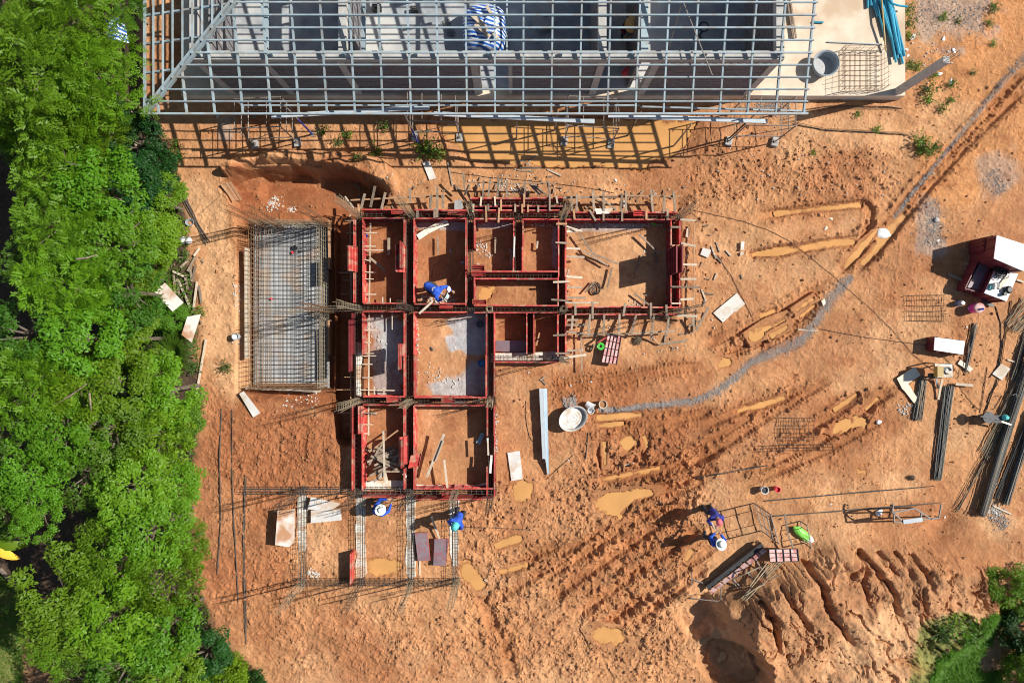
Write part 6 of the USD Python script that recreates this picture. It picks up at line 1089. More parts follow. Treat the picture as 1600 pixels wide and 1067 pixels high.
for k, (u, v, l, m, lab) in enumerate(((1428, 55, .12, 'plastic_white', 'white scrap by the weeds near the top edge'), (1474, 61, .16, 'plastic_white', 'long white scrap right of the grey dust'), (1416, 78, .12, 'plastic_white', 'upper white scrap beside the terrace edge'), (1418, 88, .11, 'plastic_white', 'lower white scrap beside the terrace edge'), (1490, 80, .16, 'plastic_white', 'white scrap at the top of the leaning column'), (1468, 116, .16, 'plastic_white', 'white bag scrap right of the leaning column'), (1486, 128, .17, 'plastic_white', 'curled white scrap on a weed right of the column'), (1298, 342, .12, 'bucket_tan', 'pale crumpled scrap between the two long rut puddles'), (1290, 357, .13, 'bucket_tan', 'cream strip of scrap between the two long rut puddles'), (962, 282, .10, 'plastic_white', 'white scrap above the stakes of the big room'),
                                   (1466, 376, .09, 'plastic_white', 'small white scrap below the grey dust'), (1510, 510, .08, 'plastic_white', 'small white scrap left of the slim rebar bundle'), (1298, 788, .06, 'plastic_white', 'white dot of scrap between the long rods'), (1476, 808, .08, 'plastic_white', 'white scrap at the right end of the trolley frame'), (888, 718, .08, 'plastic_white', 'small scrap in the mud'), (826, 582, .06, 'plastic_white', 'white dot on the soil below the short beam'), (704, 392, .10, 'grey_plastic', 'grey scrap in the shade of the bending worker room'), (723, 410, .12, 'steel_blue', 'bluish scrap at the right of the bending worker room'), (573, 369, .10, 'cloth_blue', 'blue scrap in the timber-framed room'), (1022, 350, .18, 'bag_green', 'green scrap in the top right of the big room'), (1007, 392, .08, 'board_white', 'white chip on the big room floor'), (674, 545, .14, 'dark_metal', 'dark scrap on the cement-spilled room floor'), (888, 558, .12, 'red_plastic', 'red scrap below the short beam'), (340, 183, .1, 'board_white', 'small white slab under the eave corner'))):
    l *= .62; sack('scrap', lab, u, v, k * 1.3, l, l * .55, l * .22, m, 20 + k, 'scrap')
for k, (u0, v0, u1, v1, m, lab) in enumerate(((1111, 384, 1119, 404, 'timber_pale', 'first stick in the scraps right of the big room'), (1119, 378, 1125, 394, 'timber', 'second stick in the scraps right of the big room'), (1114, 396, 1128, 411, 'timber', 'third stick in the scraps right of the big room'), (1134, 391, 1142, 400, 'timber_pale', 'short stick right of the scraps'), (1120, 427, 1116, 437, 'timber_pale', 'short pale stick below the scraps'), (1158, 429, 1160, 436, 'timber', 'dark chip below the scraps'), (1096, 452, 1103, 470, 'timber_pale', 'upper stick right of the bottom stays'), (1100, 458, 1115, 460, 'timber', 'lower stick right of the bottom stays'),
                                   (1247, 515, 1278, 517, 'timber_pale', 'pale rod across the gravel trail'), (968, 729, 991, 723, 'timber_pale', 'white stick in the churned mud'), (844, 594, 852, 588, 'timber', 'small forked stick below the short beam'), (846, 593, 853, 601, 'timber', 'second prong of the small forked stick'), (757, 905, 761, 908, 'timber_pale', 'little stick in the puddle at the porch corner'), (805, 254, 836, 250, 'timber', 'upper stick of the driftwood above the jutting beam'), (812, 262, 846, 263, 'timber_pale', 'lower stick of the driftwood above the jutting beam'), (822, 258, 840, 240, 'timber', 'slanting stick of the driftwood above the jutting beam'), (808, 266, 832, 268, 'timber', 'lowest stick of the driftwood above the jutting beam'), (855, 265, 877, 275, 'timber_pale', 'stick right of the driftwood'), (700, 254, 707, 291, 'timber', 'upright stick on the soil right of the grey-white board'),
                                   (1580, 803, 1552, 790, 'timber_pale', 'pale plank at the foot of the longest rebar bundle'), (1551, 754, 1563, 757, 'timber_pale', 'pale chip under the longest rebar bundle'), (1574, 562, 1588, 566, 'timber_pale', 'white stick left of the longest rebar bundle'), (238, 220, 239, 250, 'timber_pale', 'pale post in the bushes below the roof corner'), (216, 225, 237, 242, 'bark', 'bare branch in the bushes below the roof corner'), (279, 690, 284, 748, 'board_white', 'thin white pole leaning out of the thicket'))):
    p0, p1 = G(u0, v0, .03), G(u1, v1, .03)
    if u0 < 290: p0[2] += 1.4; p1[2] += .9
    one('stick', MB().bar(p0, p1, .05 if 'pole' not in lab else .035, .03), m, lab, 'stick')
one('lamp_bulb', MB().lathe([(.005, 0), (.05, .03), (.08, .10), (.06, .17), (.005, .2)], P(283, 682, 1.5), seg=14), 'bucket_tan', 'pale pink bulb on the thin pole at the thicket edge', 'bulb', smooth=40)
q = np.random.default_rng(15)
for k, (u0, v0, u1, v1) in enumerate(((303, 400, 312, 388), (282, 418, 296, 405), (293, 424, 306, 400), (270, 424, 292, 434), (271, 428, 274, 458), (276, 435, 280, 462), (278, 437, 297, 480), (289, 430, 293, 452), (300, 437, 306, 415), (308, 440, 302, 484), (311, 446, 315, 474), (297, 418, 300, 440), (322, 530, 307, 615), (262, 378, 267, 358))):
    one('scrap_plank', MB().bar(G(u0, v0, .08 + .02 * q.uniform()), G(u1, v1, .06 + .03 * q.uniform()), .07, .03), 'timber_pale' if k % 3 == 0 else 'timber', ORD[k] + ' plank in the scatter of scrap timber along the thicket', 'timber', 'scrap planks along the thicket')
for k in range(4):
    one('pallet_slat', MB().bar(G(346 + 4.2 * k, 288 - 1.2 * k, .12), G(366 + 3.6 * k, 314 - .5 * k, .14), .08, .04), 'timber_orange', ORD[k] + ' of four reddish slats at the top of the dig', 'timber', 'reddish slats')
q = np.random.default_rng(40); mb = MB()
for reg, n in (([(545, 275), (720, 325)], 26), ([(740, 275), (890, 305)], 22), ([(890, 290), (1070, 325)], 22), ([(1065, 340), (1110, 500)], 18), ([(885, 495), (1090, 545)], 26), ([(270, 390), (320, 520)], 18), ([(560, 640), (632, 760)], 10)):
    for k in range(n):
        u, v_ = q.uniform(reg[0], reg[1]); a = q.normal() * .5 + (1.57 if q.uniform() < .5 else 0); l = q.uniform(3, 11); mb.bar(G(u, v_, .03), G(u + l * math.cos(a), v_ + l * math.sin(a), .03 + .06 * q.uniform()), q.uniform(.02, .06), .02)
one('wood_chips', mb, 'timber', 'splinters and short offcuts of timber scattered round the formwork', 'wood chips', kind='stuff')

# ------------------------------------------------------------------ people
def _hull(a, ra, b, rb, n=14):
    S_ = manifold3d.Manifold.sphere
    return manifold3d.Manifold.batch_hull([S_(ra, n).translate(tuple(map(float, a))), S_(rb, n).translate(tuple(map(float, b)))])
def _chain(pts):
    return [_hull(a, ra, b, rb) for (a, ra), (b, rb) in zip(pts[:-1], pts[1:])]
def _solid(parts, fine=.03, it=6):
    m = manifold3d.Manifold.batch_boolean(parts, manifold3d.OpType.Add).refine_to_length(fine).to_mesh()
    t = trimesh.Trimesh(m.vert_properties[:, :3], m.tri_verts, process=True)
    trimesh.smoothing.filter_taubin(t, lamb=.5, nu=.52, iterations=it)
    return np.array(t.vertices), np.array(t.faces)
V3 = lambda *a: np.array(a, float)
def hand(wrist, direc, palm_n, s):
    d = unit(direc); n = unit(np.asarray(palm_n) - d * (d @ np.asarray(palm_n))); side = np.cross(d, n) * s
    pc = wrist + d * .085; out = [_hull(wrist, .024, pc + side * .022, .017, 10), _hull(wrist, .024, pc - side * .022, .017, 10), _hull(pc + side * .026, .016, pc - side * .026, .016, 10)]
    for k, (o, l) in enumerate(((.030, .062), (.010, .074), (-.010, .070), (-.029, .054))):
        a = pc + side * o + d * .008; b = a + (d * .8 + n * .35) * l * .6; c = b + (d * .3 + n * .95) * l * .5; out += [_hull(a, .009, b, .0085, 8), _hull(b, .0085, c, .0075, 8)]
    a = wrist + d * .03 + side * .028; b = a + (side * .8 + d * .5 + n * .3) * .045; out += [_hull(a, .012, b, .010, 8), _hull(b, .010, b + (d * .6 + n * .7) * .03, .008, 8)]
    return out
def person(label, base, ang, J, shirt, trousers, hat, extra=None):
    """J: joints in the body's own frame (x ahead, y left, z up from the ground)."""
    base = np.asarray(base, float); R = rotz(ang); W = lambda v: v @ R.T + base
    t = thing('person', label, 'person', base)
    hip, chest, neck, head = J['hip'], J['chest'], J['neck'], J['head']; sw = unit(np.cross(chest - hip, J['face'])) ; sw = V3(0, 1, 0) if abs(sw[1]) < .2 else sw * np.sign(sw[1])
    sh = {s: J['chest'] + (neck - chest) * .55 + sw * .175 * s for s in (1, -1)}; hj = {s: hip + V3(0, .085 * s, 0) for s in (1, -1)}
    fwd = unit(J['face']); up = unit(head - neck); ear = np.cross(up, fwd); hc = head
    b = [_hull(hip, .125, (hip + chest) / 2, .115), _hull((hip + chest) / 2, .115, chest, .125), _hull(chest + sw * .06, .10, chest - sw * .06, .10), _hull(sh[1], .062, sh[-1], .062), _hull(chest, .10, neck, .062), _hull(neck, .055, hc - up * .03, .055),
         _hull(hc + up * .015 - fwd * .012, .088, hc - up * .055 + fwd * .030, .058), _hull(hc + up * .02, .09, hc - fwd * .02, .086), _hull(hc + fwd * .085 - up * .005, .010, hc + fwd * .098 - up * .028, .014), _hull(hc + fwd * .078 - up * .062 + ear * .018, .010, hc + fwd * .078 - up * .062 - ear * .018, .010)]
    for s in (1, -1):
        el, ha = J['elbow'][s], J['hand'][s]; kn, an = J['knee'][s], J['ankle'][s]
        b += _chain([(sh[s], .055), (el, .040), (ha, .028)]) + hand(ha, ha - el, J.get('palm', V3(0, 0, -1)), s) + _chain([(hj[s], .088), (kn, .058), (an, .042)]) + [_hull(an - V3(0, 0, .03), .04, an + J['toe'] + V3(0, 0, -.045), .032), _hull(hc + ear * .088 * s - fwd * .01, .014, hc + ear * .088 * s - up * .03 - fwd * .01, .010)]
    v, f = _solid(b); part(t, 'body', (W(v), f), 'skin', smooth=True)
    for s in (1, -1): part(t, 'eye', MB().lathe([(.0, -.012), (.011, 0), (.0, .012)], W(hc + fwd * .082 + up * .012 + ear * .032 * s), seg=8), 'hair')
    c = [_hull(hip + (chest - hip) * -.02, .142, (hip + chest) / 2, .133), _hull((hip + chest) / 2, .133, chest, .140), _hull(chest + sw * .07, .112, chest - sw * .07, .112), _hull(sh[1], .076, sh[-1], .076), _hull(chest, .112, chest * .3 + neck * .7, .078)]
    for s in (1, -1): c += _chain([(sh[s], .072), (J['elbow'][s], .055), (J['elbow'][s] * .25 + J['hand'][s] * .75, .043)])
    v, f = _solid(c); part(t, 'shirt', (W(v), f), shirt, smooth=True)
    c = [_hull(hip, .138, hip + (chest - hip) * .25, .130)]
    for s in (1, -1): c += _chain([(hj[s], .100), (J['knee'][s], .074), (J['ankle'][s], .060)])
    v, f = _solid(c); part(t, 'trousers', (W(v), f), trousers, smooth=True)
    for s in (1, -1):
        an = J['ankle'][s]; v, f = _solid([_hull(an - V3(.01, 0, .02), .052, an + J['toe'] + V3(0, 0, -.045), .042), _hull(an - V3(.01, 0, .045), .042, an + J['toe'] + V3(0, 0, -.052), .036)]); v[:, 2] = np.maximum(v[:, 2], 0.0); part(t, 'boot', (W(v), f), 'cloth_dark', smooth=True)
    kind, m = hat; Rh = np.stack([fwd, np.cross(up, fwd), up], 1); Rh[:, 1] = unit(np.cross(Rh[:, 2], Rh[:, 0])); Rh[:, 0] = np.cross(Rh[:, 1], Rh[:, 2]); Rw = R @ Rh; o = W(hc + up * .03)
    if kind == 'brim': prof = [(.19, -.012), (.185, .0), (.105, .022), (.10, .075), (.07, .105), (.004, .112)]
    elif kind == 'wide': prof = [(.25, -.02), (.245, -.005), (.115, .03), (.10, .09), (.06, .115), (.004, .12)]
    elif kind == 'cap': prof = [(.108, -.01), (.11, .02), (.095, .065), (.055, .095), (.004, .102)]
    elif kind == 'cloth': prof = [(.14, -.12), (.135, -.05), (.118, .02), (.10, .07), (.055, .098), (.004, .104)]
    ht = part(t, 'hat' if kind != 'cloth' else 'headcloth', MB().lathe(prof, o, Rw, seg=24, sx=1.05, sy=.95), m, smooth=50)
    if kind in ('brim', 'wide'): part(ht, 'hat_band', MB().lathe([(.109, .018), (.112, .024), (.106, .045)], o, Rw, seg=24, sx=1.05, sy=.95), 'teal' if kind == 'brim' else 'cloth_maroon', smooth=50)
    if kind == 'cap': part(ht, 'hat_brim', MB().box(o + Rw @ V3(.13, 0, -.005), (.11, .15, .012), Rw), m)
    if extra: extra(t, W, J)
    return t
def stand_pose(lean=.25, reach=.35, dz=0.0, hy=.1, look=-.6):
    return dict(hip=V3(-.03, 0, .86), chest=V3(.02 + lean * .55, 0, 1.20), neck=V3(.03 + lean, 0, 1.40 - lean * .25), head=V3(.07 + lean * 1.35, 0, 1.53 - lean * .4), face=V3(.75, 0, look), knee={1: V3(.04, .12, .47), -1: V3(.05, -.12, .47)}, ankle={1: V3(-.04, .13, .085), -1: V3(-.06, -.13, .085)}, toe=V3(.15, 0, 0),
                elbow={1: V3(.16 + lean, .26, 1.08), -1: V3(.16 + lean, -.26, 1.08)}, hand={1: V3(.30 + reach + lean * .5, hy, .98 + dz), -1: V3(.30 + reach + lean * .5, -hy, .98 + dz)})
def small(J, s=.94):
    return {k: ({a: b * s for a, b in v.items()} if isinstance(v, dict) else v * s) for k, v in J.items()}
def bend_pose(hz=.78):
    return dict(hip=V3(-.12, 0, hz), chest=V3(.22, .0, hz + .16), neck=V3(.42, 0, hz + .12), head=V3(.56, 0, hz + .09), face=V3(.6, 0, -.8), knee={1: V3(.04, .13, .44), -1: V3(.06, -.13, .44)}, ankle={1: V3(-.10, .14, .085), -1: V3(-.02, -.14, .085)}, toe=V3(.15, 0, 0),
                elbow={1: V3(.45, .30, hz - .05), -1: V3(.42, -.26, hz - .08)}, hand={1: V3(.66, .26, hz - .18), -1: V3(.50, -.14, hz - .30)})
def squat_pose():
    return dict(hip=V3(-.10, 0, .30), chest=V3(.06, 0, .62), neck=V3(.16, 0, .80), head=V3(.22, 0, .91), face=V3(.7, 0, -.6), knee={1: V3(.28, .18, .50), -1: V3(.28, -.18, .50)}, ankle={1: V3(.02, .14, .085), -1: V3(.02, -.14, .085)}, toe=V3(.15, 0, 0),
                elbow={1: V3(.30, .26, .55), -1: V3(.30, -.24, .52)}, hand={1: V3(.50, .10, .42), -1: V3(.52, -.06, .40)})
def back_print(t, W, J):
    d = unit(J['neck'] - J['chest']); mid = J['chest'] * .75 + J['hip'] * .25; n = V3(-d[2], 0, d[0]); n = n if n[2] > 0 else -n; mb = MB()
    for k, (x, y, lx, ly) in enumerate(((.06, 0, .014, .17), (.03, 0, .014, .15), (0, .035, .02, .10), (-.03, 0, .014, .16), (-.01, -.05, .05, .014), (.045, -.07, .05, .014), (.045, .07, .05, .014), (-.06, 0, .014, .10))):
        c = W(mid + d * x + V3(0, y, 0) + n * .142); Rb = np.stack([d, V3(0, 1, 0), np.cross(d, V3(0, 1, 0))], 1); mb.box(c, (lx, ly, .006), rotz(math.radians(-30)) @ Rb)
    part(t, 'back_print', mb, 'cloth_white')
g0 = lambda u, v: G(u, v)
b = P(672.5, 449, .75); person('person in a blue shirt with white back print bending over in the upper room', (b[0], b[1], gz(b[0], b[1])), math.radians(-30), bend_pose(), 'cloth_blue', 'cloth_dark', ('brim', 'cloth_white'), back_print)
one('funnel_cup', MB().lathe([(.02, 0), (.035, .03), (.10, .12), (.095, .12), (.03, .035), (.005, .03)], P(697, 452, .62), roty(1.1), seg=16), 'bucket_white', 'white plastic scoop in the hand of the bending worker', 'scoop', smooth=40)
b = G(594, 792); person('person in blue with a white brimmed hat squatting under the bottom formwork', b, math.radians(35), squat_pose(), 'cloth_blue', 'cloth_dark', ('brim', 'cloth_white'))
b = G(720, 798); person('person in blue with a teal headcloth stooping at the right bare cage', b, math.radians(-118), small(stand_pose(.10, .05, -.15)), 'cloth_blue', 'cloth_dark', ('cloth', 'teal'))
b = G(1103, 792); person('person in navy with a red cap, upper one of the two facing each other', b, math.radians(-84), small(stand_pose(.04, .10, .0, .08)), 'cloth_navy', 'cloth_dark', ('cap', 'cloth_pink'))
b = G(1106, 836); person('person in blue with a wide white hat, lower one of the two facing each other', b, math.radians(80), small(stand_pose(.03, .06, .05, .08, -.75)), 'cloth_blue', 'cloth_dark', ('brim', 'cloth_white'))
b = P(991, 20, 2.0); person('person in dark maroon clothes with a straw hat inside the unfinished house', (b[0], b[1] - .05, SLAB + .016), math.radians(-100), stand_pose(.15, .0, -.1), 'cloth_maroon', 'cloth_dark', ('wide', 'straw'))
for (u0, v0, u1, v1, lab) in ((1112, 816, 1118, 829, 'left one of two pale rods held between the two workers'), (1119, 819, 1122, 828, 'right one of two pale rods held between the two workers')): one('pale_rod', MB().tube([P(u0, v0, 1.08), P(u1, v1, 1.08)], .014, 6), 'tub_white', lab, 'rod')

# ------------------------------------------------------------------ vegetation
def leaves(c, nrm, length, width, r, droop=.5):
    """Rhombic leaves, folded a little along the rib, at points c with normals nrm."""
    n = len(c); up = nrm + r.normal(size=(n, 3)) * droop; up /= np.linalg.norm(up, axis=1, keepdims=True)
    d = np.cross(up, r.normal(size=(n, 3))); d /= np.linalg.norm(d, axis=1, keepdims=True); sd = np.cross(up, d)
    L_ = (length * r.uniform(.7, 1.3, n))[:, None]; Wd = (width * r.uniform(.7, 1.3, n))[:, None]
    v = np.stack([c - d * L_ * .5, c + sd * Wd * .5 - d * L_ * .05 - up * Wd * .12, c + d * L_ * .5 - up * L_ * .15, c - sd * Wd * .5 - d * L_ * .05 - up * Wd * .12], 1).reshape(-1, 3)
    return v, (np.array([[0, 1, 2], [0, 2, 3]])[None] + 4 * np.arange(n)[:, None, None]).reshape(-1, 3)
def fronds(c, dirs, length, pairs, lw, ll, r):
    """Feathery compound leaves: pairs of narrow leaflets along an arching stalk."""
    n = len(c); d = dirs / np.linalg.norm(dirs, axis=1, keepdims=True); sd = np.cross(d, [0, 0, 1.0]); sd /= np.linalg.norm(sd, axis=1, keepdims=True) + 1e-9; up = np.cross(sd, d); V, Fc, o = [], [], 0
    for k in range(pairs):
        s = (k + .6) / pairs; p = c + d * length * s - np.array([0, 0, 1.0]) * length * .45 * s * s
        for g_ in (-1, 1):
            dl = sd * g_ + d * .55 + r.normal(size=(n, 3)) * .15 - [0, 0, .2]; l = ll * (1 - .5 * s) * r.uniform(.8, 1.2, (n, 1)); w = d * lw * .5
            V.append(np.stack([p - w * .6, p + dl * l * .5 - w, p + dl * l, p + dl * l * .5 + w], 1).reshape(-1, 3)); Fc.append((np.array([[0, 1, 2], [0, 2, 3]])[None] + 4 * np.arange(n)[:, None, None]).reshape(-1, 3) + o); o += 4 * n
    return np.vstack(V), np.vstack(Fc)
def proto(name, m, kind, seed, nc=64, per=135, R=1.5, flat_=.72, ll=.115, lw=.055):
    r = np.random.default_rng(seed); path = '/World/' + name; stage.CreateClassPrim(path)
    q = r.normal(size=(nc * 2, 3)); q /= np.linalg.norm(q, axis=1, keepdims=True); q = q[q[:, 2] > -.55][:int(nc * .72)]; lob = .42 + 1.05 * meshkit.fbm(q * 1.9 + seed, 3, seed)
    cc = q * (lob * r.uniform(.55, 1.0, len(q)) ** .6)[:, None] * R * [1, 1, flat_]; V, Fc, o = [], [], 0
    for c in cc:
        cr = R * r.uniform(.14, .30); n = int(per * (cr / (.25 * R)) ** 2)
        u = r.normal(size=(n, 3)); u /= np.linalg.norm(u, axis=1, keepdims=True); u[:, 2] = np.abs(u[:, 2]) * 1.0 - .25; p = c + u * cr * r.uniform(.55, 1.08, (n, 1)) * [1, 1, .7]; nn = u * .6 + SUN * .5 + [0, 0, .5]
        if kind == 'leafy': v, f = leaves(p, nn, ll, lw, r, .42)
        else: v, f = fronds(p[: max(6, n // 9)], (u + r.normal(size=u.shape) * .4 + [0, 0, .15])[: max(6, n // 9)], ll * 3.0, 6, .052, ll * 1.05, r)
        V.append(v); Fc.append(f + o); o += len(v)
    usdkit.mesh(stage, path + '/crown', (np.vstack(V), np.vstack(Fc)), MAT[m])
    mb = MB(); mb.tube([[0, 0, -3.2], [.04, .02, -1.6], [0, 0, -.5]], [.07, .06, .05], 6)
    for c in cc[:: max(1, nc // 14)]: mb.tube([[0, 0, -.7 + .3 * r.uniform()], c * .5 + [0, 0, -.15], c * .95], [.05, .03, .012], 5)
    usdkit.mesh(stage, path + '/trunk', mb.get(), MAT['bark']); return path
PR = {'y1': proto('feathery_yellow_tree_a', 'leaf_yellow', 'frond', 1, 70, 200), 'y2': proto('feathery_yellow_tree_b', 'leaf_yellow', 'frond', 2, 70, 200, flat_=.6), 'b1': proto('broadleaf_bright_tree_a', 'leaf_bright', 'leafy', 3, 66, 125, ll=.135, lw=.062), 'b2': proto('broadleaf_bright_tree_b', 'leaf_bright', 'leafy', 4, 60, 125, flat_=.62, ll=.15, lw=.06),
      'm1': proto('mid_green_tree_a', 'leaf_mid', 'leafy', 5, 64, 130, ll=.11), 'm2': proto('mid_green_tree_b', 'leaf_mid', 'frond', 6, 66, 190), 'd1': proto('dark_green_bush_a', 'leaf_dark', 'leafy', 7, 100, 130, R=1.0, ll=.09, lw=.045), 'k1': proto('green_bush_b', 'leaf_bright', 'leafy', 8, 95, 130, R=1.0, ll=.085, lw=.042)}
SPC = {'y': ('feathery_tree', 'feathery yellow-green tree', 'feathery trees of the thicket'), 'b': ('broadleaf_tree', 'bright green broad-leaved tree', 'bright trees of the thicket'), 'm': ('leafy_tree', 'mid green tree', 'mid green trees of the thicket'), 'd': ('dark_bush', 'dark green bush', 'dark bushes of the thicket'), 'k': ('green_bush', 'bright green bush', 'bushes of the thicket')}
TREES = [('m1', 30, 25, 85, 5.0, 'in the top left corner of the photo'), ('y1', 98, 42, 76, 5.6, 'by the left part of the top edge'), ('m2', 186, 0, 36, 4.0, 'at the top edge beside the steel roof'), ('y2', 150, 126, 66, 5.2, 'just below the striped blue sheet'), ('y1', 62, 118, 85, 6.0, 'at the left edge, above the darkest gap'), ('y2', 15, 165, 60, 5.0, 'at the left edge beside the feathery crown over the gap'), ('y1', 120, 180, 60, 4.6, 'reaching out towards the roof corner'), ('m1', 55, 215, 55, 4.2, 'on the left just above the dark gap'),
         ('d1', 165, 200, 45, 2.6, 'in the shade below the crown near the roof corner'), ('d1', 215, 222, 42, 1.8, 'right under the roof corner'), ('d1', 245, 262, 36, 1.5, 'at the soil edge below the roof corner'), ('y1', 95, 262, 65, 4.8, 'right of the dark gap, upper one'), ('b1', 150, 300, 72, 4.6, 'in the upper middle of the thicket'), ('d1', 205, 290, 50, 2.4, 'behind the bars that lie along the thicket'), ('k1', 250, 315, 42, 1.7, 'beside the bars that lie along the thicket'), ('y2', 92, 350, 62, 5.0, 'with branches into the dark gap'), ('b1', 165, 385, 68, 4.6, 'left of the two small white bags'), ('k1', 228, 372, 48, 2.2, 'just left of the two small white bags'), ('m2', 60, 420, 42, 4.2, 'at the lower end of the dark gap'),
         ('y1', 105, 440, 62, 5.0, 'in the middle of the thicket at its left side'), ('m1', 190, 455, 62, 4.0, 'left of the upper stained board'), ('k1', 238, 435, 34, 1.1, 'under the upper stained board'), ('m1', 40, 525, 66, 4.8, 'at the left edge below the dark gap'), ('b1', 125, 530, 68, 4.8, 'in the middle of the thicket beside the long grass'), ('k1', 205, 530, 52, 2.6, 'between the long grass and the middle trees'), ('k1', 268, 500, 26, .8, 'between the two stained boards'), ('y2', 50, 605, 66, 5.0, 'at the left edge halfway down'), ('b2', 112, 600, 52, 4.8, 'with a bare branch, halfway down'), ('b1', 178, 600, 60, 4.0, 'below the long grass'), ('k1', 255, 612, 56, 2.8, 'at the soil edge beside the leftmost long rod'), ('m1', 20, 680, 55, 4.6, 'at the left edge above the banana plant'), ('b1', 95, 680, 62, 4.8, 'above the shaded clearing'), ('m1', 170, 675, 58, 4.2, 'left of the pole with the bulb'), ('b1', 238, 680, 56, 3.4, 'around the pole with the bulb'), ('k1', 285, 665, 32, 1.4, 'at the soil edge right of the bulb'),
         ('b2', 45, 745, 55, 4.8, 'above the banana plant'), ('m1', 135, 740, 52, 4.2, 'at the upper side of the shaded clearing'), ('b1', 205, 765, 58, 4.2, 'olive crowned, right of the shaded clearing'), ('k1', 268, 760, 42, 2.0, 'at the soil edge left of the three long rods'), ('b2', 58, 808, 34, 4.4, 'hanging over the shaded clearing'), ('b1', 232, 830, 62, 4.2, 'with yellowish leaves below the olive crown'), ('k1', 285, 850, 36, 1.8, 'at the soil edge beside the end of the long rods'), ('b2', 160, 880, 58, 4.6, 'on the lower right side of the clearing'), ('b1', 250, 910, 58, 3.8, 'by the soil edge near the bottom'), ('b2', 88, 945, 66, 5.2, 'at the bottom left beside the dry grass'), ('b2', 82, 1005, 40, 4.4, 'lowest at the bottom left beside the dry grass'), ('b1', 165, 960, 70, 4.8, 'in the middle near the bottom edge'), ('b1', 250, 990, 62, 3.6, 'at the bottom near the shadowed soil'), ('m1', 190, 1045, 55, 3.6, 'cut by the bottom edge, left one'), ('b1', 262, 1055, 52, 3.2, 'cut by the bottom edge, right one'), ('d1', 318, 1022, 42, 1.6, 'in the shade at the bottom soil edge'), ('k1', 345, 1062, 45, 1.2, 'at the very bottom of the soil edge'), ('d1', 390, 1080, 34, .9, 'trailing along the bottom edge'), ('m1', 130, 1075, 50, 3.4, 'half outside the bottom edge'),
         ('k1', 1580, 920, 42, .8, 'upper one at the right edge below the mound'), ('d1', 1600, 985, 38, .7, 'middle one at the right edge below the mound'), ('k1', 1604, 1052, 38, .7, 'lowest one at the right bottom corner'), ('m1', -35, 760, 60, 4.5, 'half outside the left edge by the banana plant')]
rt = np.random.default_rng(77); used_src = {}
for key, u, v, r, h, where in TREES:
    nm, look, grp = SPC[key[0]]; RR = 1.0 if key in ('d1', 'k1') else 1.5; z = h - .45 * RR * r / 60; s = r * 1.08 / F * (H - z) / RR; p = P(u, v, z)
    if u > 1500: grp = 'bushes right of the mound'
    copy_of(PR[key], nm, f'{look} {where}', 'bush' if key[0] in 'dk' else 'tree', p, rt.uniform(0, 6.28), (s, s, s * rt.uniform(.9, 1.15)), grp)
# undergrowth on the soil below the trees; grass; weeds
def in_poly(poly, n, seed):
    r = np.random.default_rng(seed); pl = np.asarray(poly, float); lo, hi = pl.min(0), pl.max(0); q = r.uniform(lo, hi, (n * 3, 2)); m = np.zeros(len(q), bool); k = len(pl)
    for i_ in range(k):
        (x0, y0), (x1, y1) = pl[i_], pl[(i_ + 1) % k]
        if y0 != y1: m ^= ((y0 > q[:, 1]) != (y1 > q[:, 1])) & (q[:, 0] < (x1 - x0) * (q[:, 1] - y0) / (y1 - y0) + x0)
    q = q[m][:n]; return (q - [800, 533.5]) / S * [1, -1]
r = np.random.default_rng(5)
xy = np.vstack([in_poly([(90, 190), (240, 190), (262, 250), (288, 330), (300, 420), (312, 520), (318, 600), (312, 690), (292, 750), (306, 850), (318, 930), (340, 980), (400, 1060), (300, 1100), (100, 1090), (150, 900), (120, 700), (100, 400)], 26000, 3), in_poly([(-40, 880), (25, 900), (40, 1000), (35, 1100), (-40, 1100)], 2500, 4)])
keepm = meshkit.fbm(np.c_[xy * .8, 0 * xy[:, 0]], 3, 6) > .42; xy = xy[keepm]
c = np.c_[xy, gzs(xy[:, 0], xy[:, 1]) + r.uniform(.02, .45, len(xy)) * (meshkit.fbm(np.c_[xy * 1.3, 0 * xy[:, 0]], 3, 7) + .2)]
v, f = leaves(c, np.tile([0, 0, 1.0], (len(c), 1)), .10, .05, r, .7); one('undergrowth', (v, f), 'leaf_mid', 'low green undergrowth and creepers on the ground of the thicket', 'undergrowth', kind='stuff')
def blades(xy, h, w, r, z0=None, spread=.5):
    n = len(xy); b_ = np.c_[xy, gzs(xy[:, 0], xy[:, 1]) if z0 is None else np.full(n, z0)]; hh = (h * r.uniform(.5, 1.3, n))[:, None]; d = r.normal(size=(n, 2)) * spread; d = np.c_[d, np.ones(n)]; d /= np.linalg.norm(d, axis=1, keepdims=True); sd = np.cross(d, r.normal(size=(n, 3))); sd /= np.linalg.norm(sd, axis=1, keepdims=True); mid = b_ + d * hh * .55; tip = b_ + d * hh + np.c_[d[:, :2] * .5 * hh, -.1 * hh]
    vv = np.stack([b_ - sd * w, b_ + sd * w, mid + sd * w * .8, mid - sd * w * .8, tip], 1).reshape(-1, 3)
    return vv, (np.array([[0, 1, 2], [0, 2, 3], [3, 2, 4]])[None] + 5 * np.arange(n)[:, None, None]).reshape(-1, 3)
xy = in_poly([(1390, 1110), (1418, 1050), (1438, 1010), (1462, 982), (1492, 955), (1530, 945), (1556, 965), (1545, 1010), (1565, 1060), (1570, 1110)], 24000, 8); dens = meshkit.fbm(np.c_[xy * .9, 0 * xy[:, 0]], 3, 9); xy = xy[dens > .40]
v, f = blades(xy, .15, .016, r, spread=.9); one('grass', (v, f), 'grass_blade', 'short green grass on the slope at the lower right', 'grass', kind='stuff')
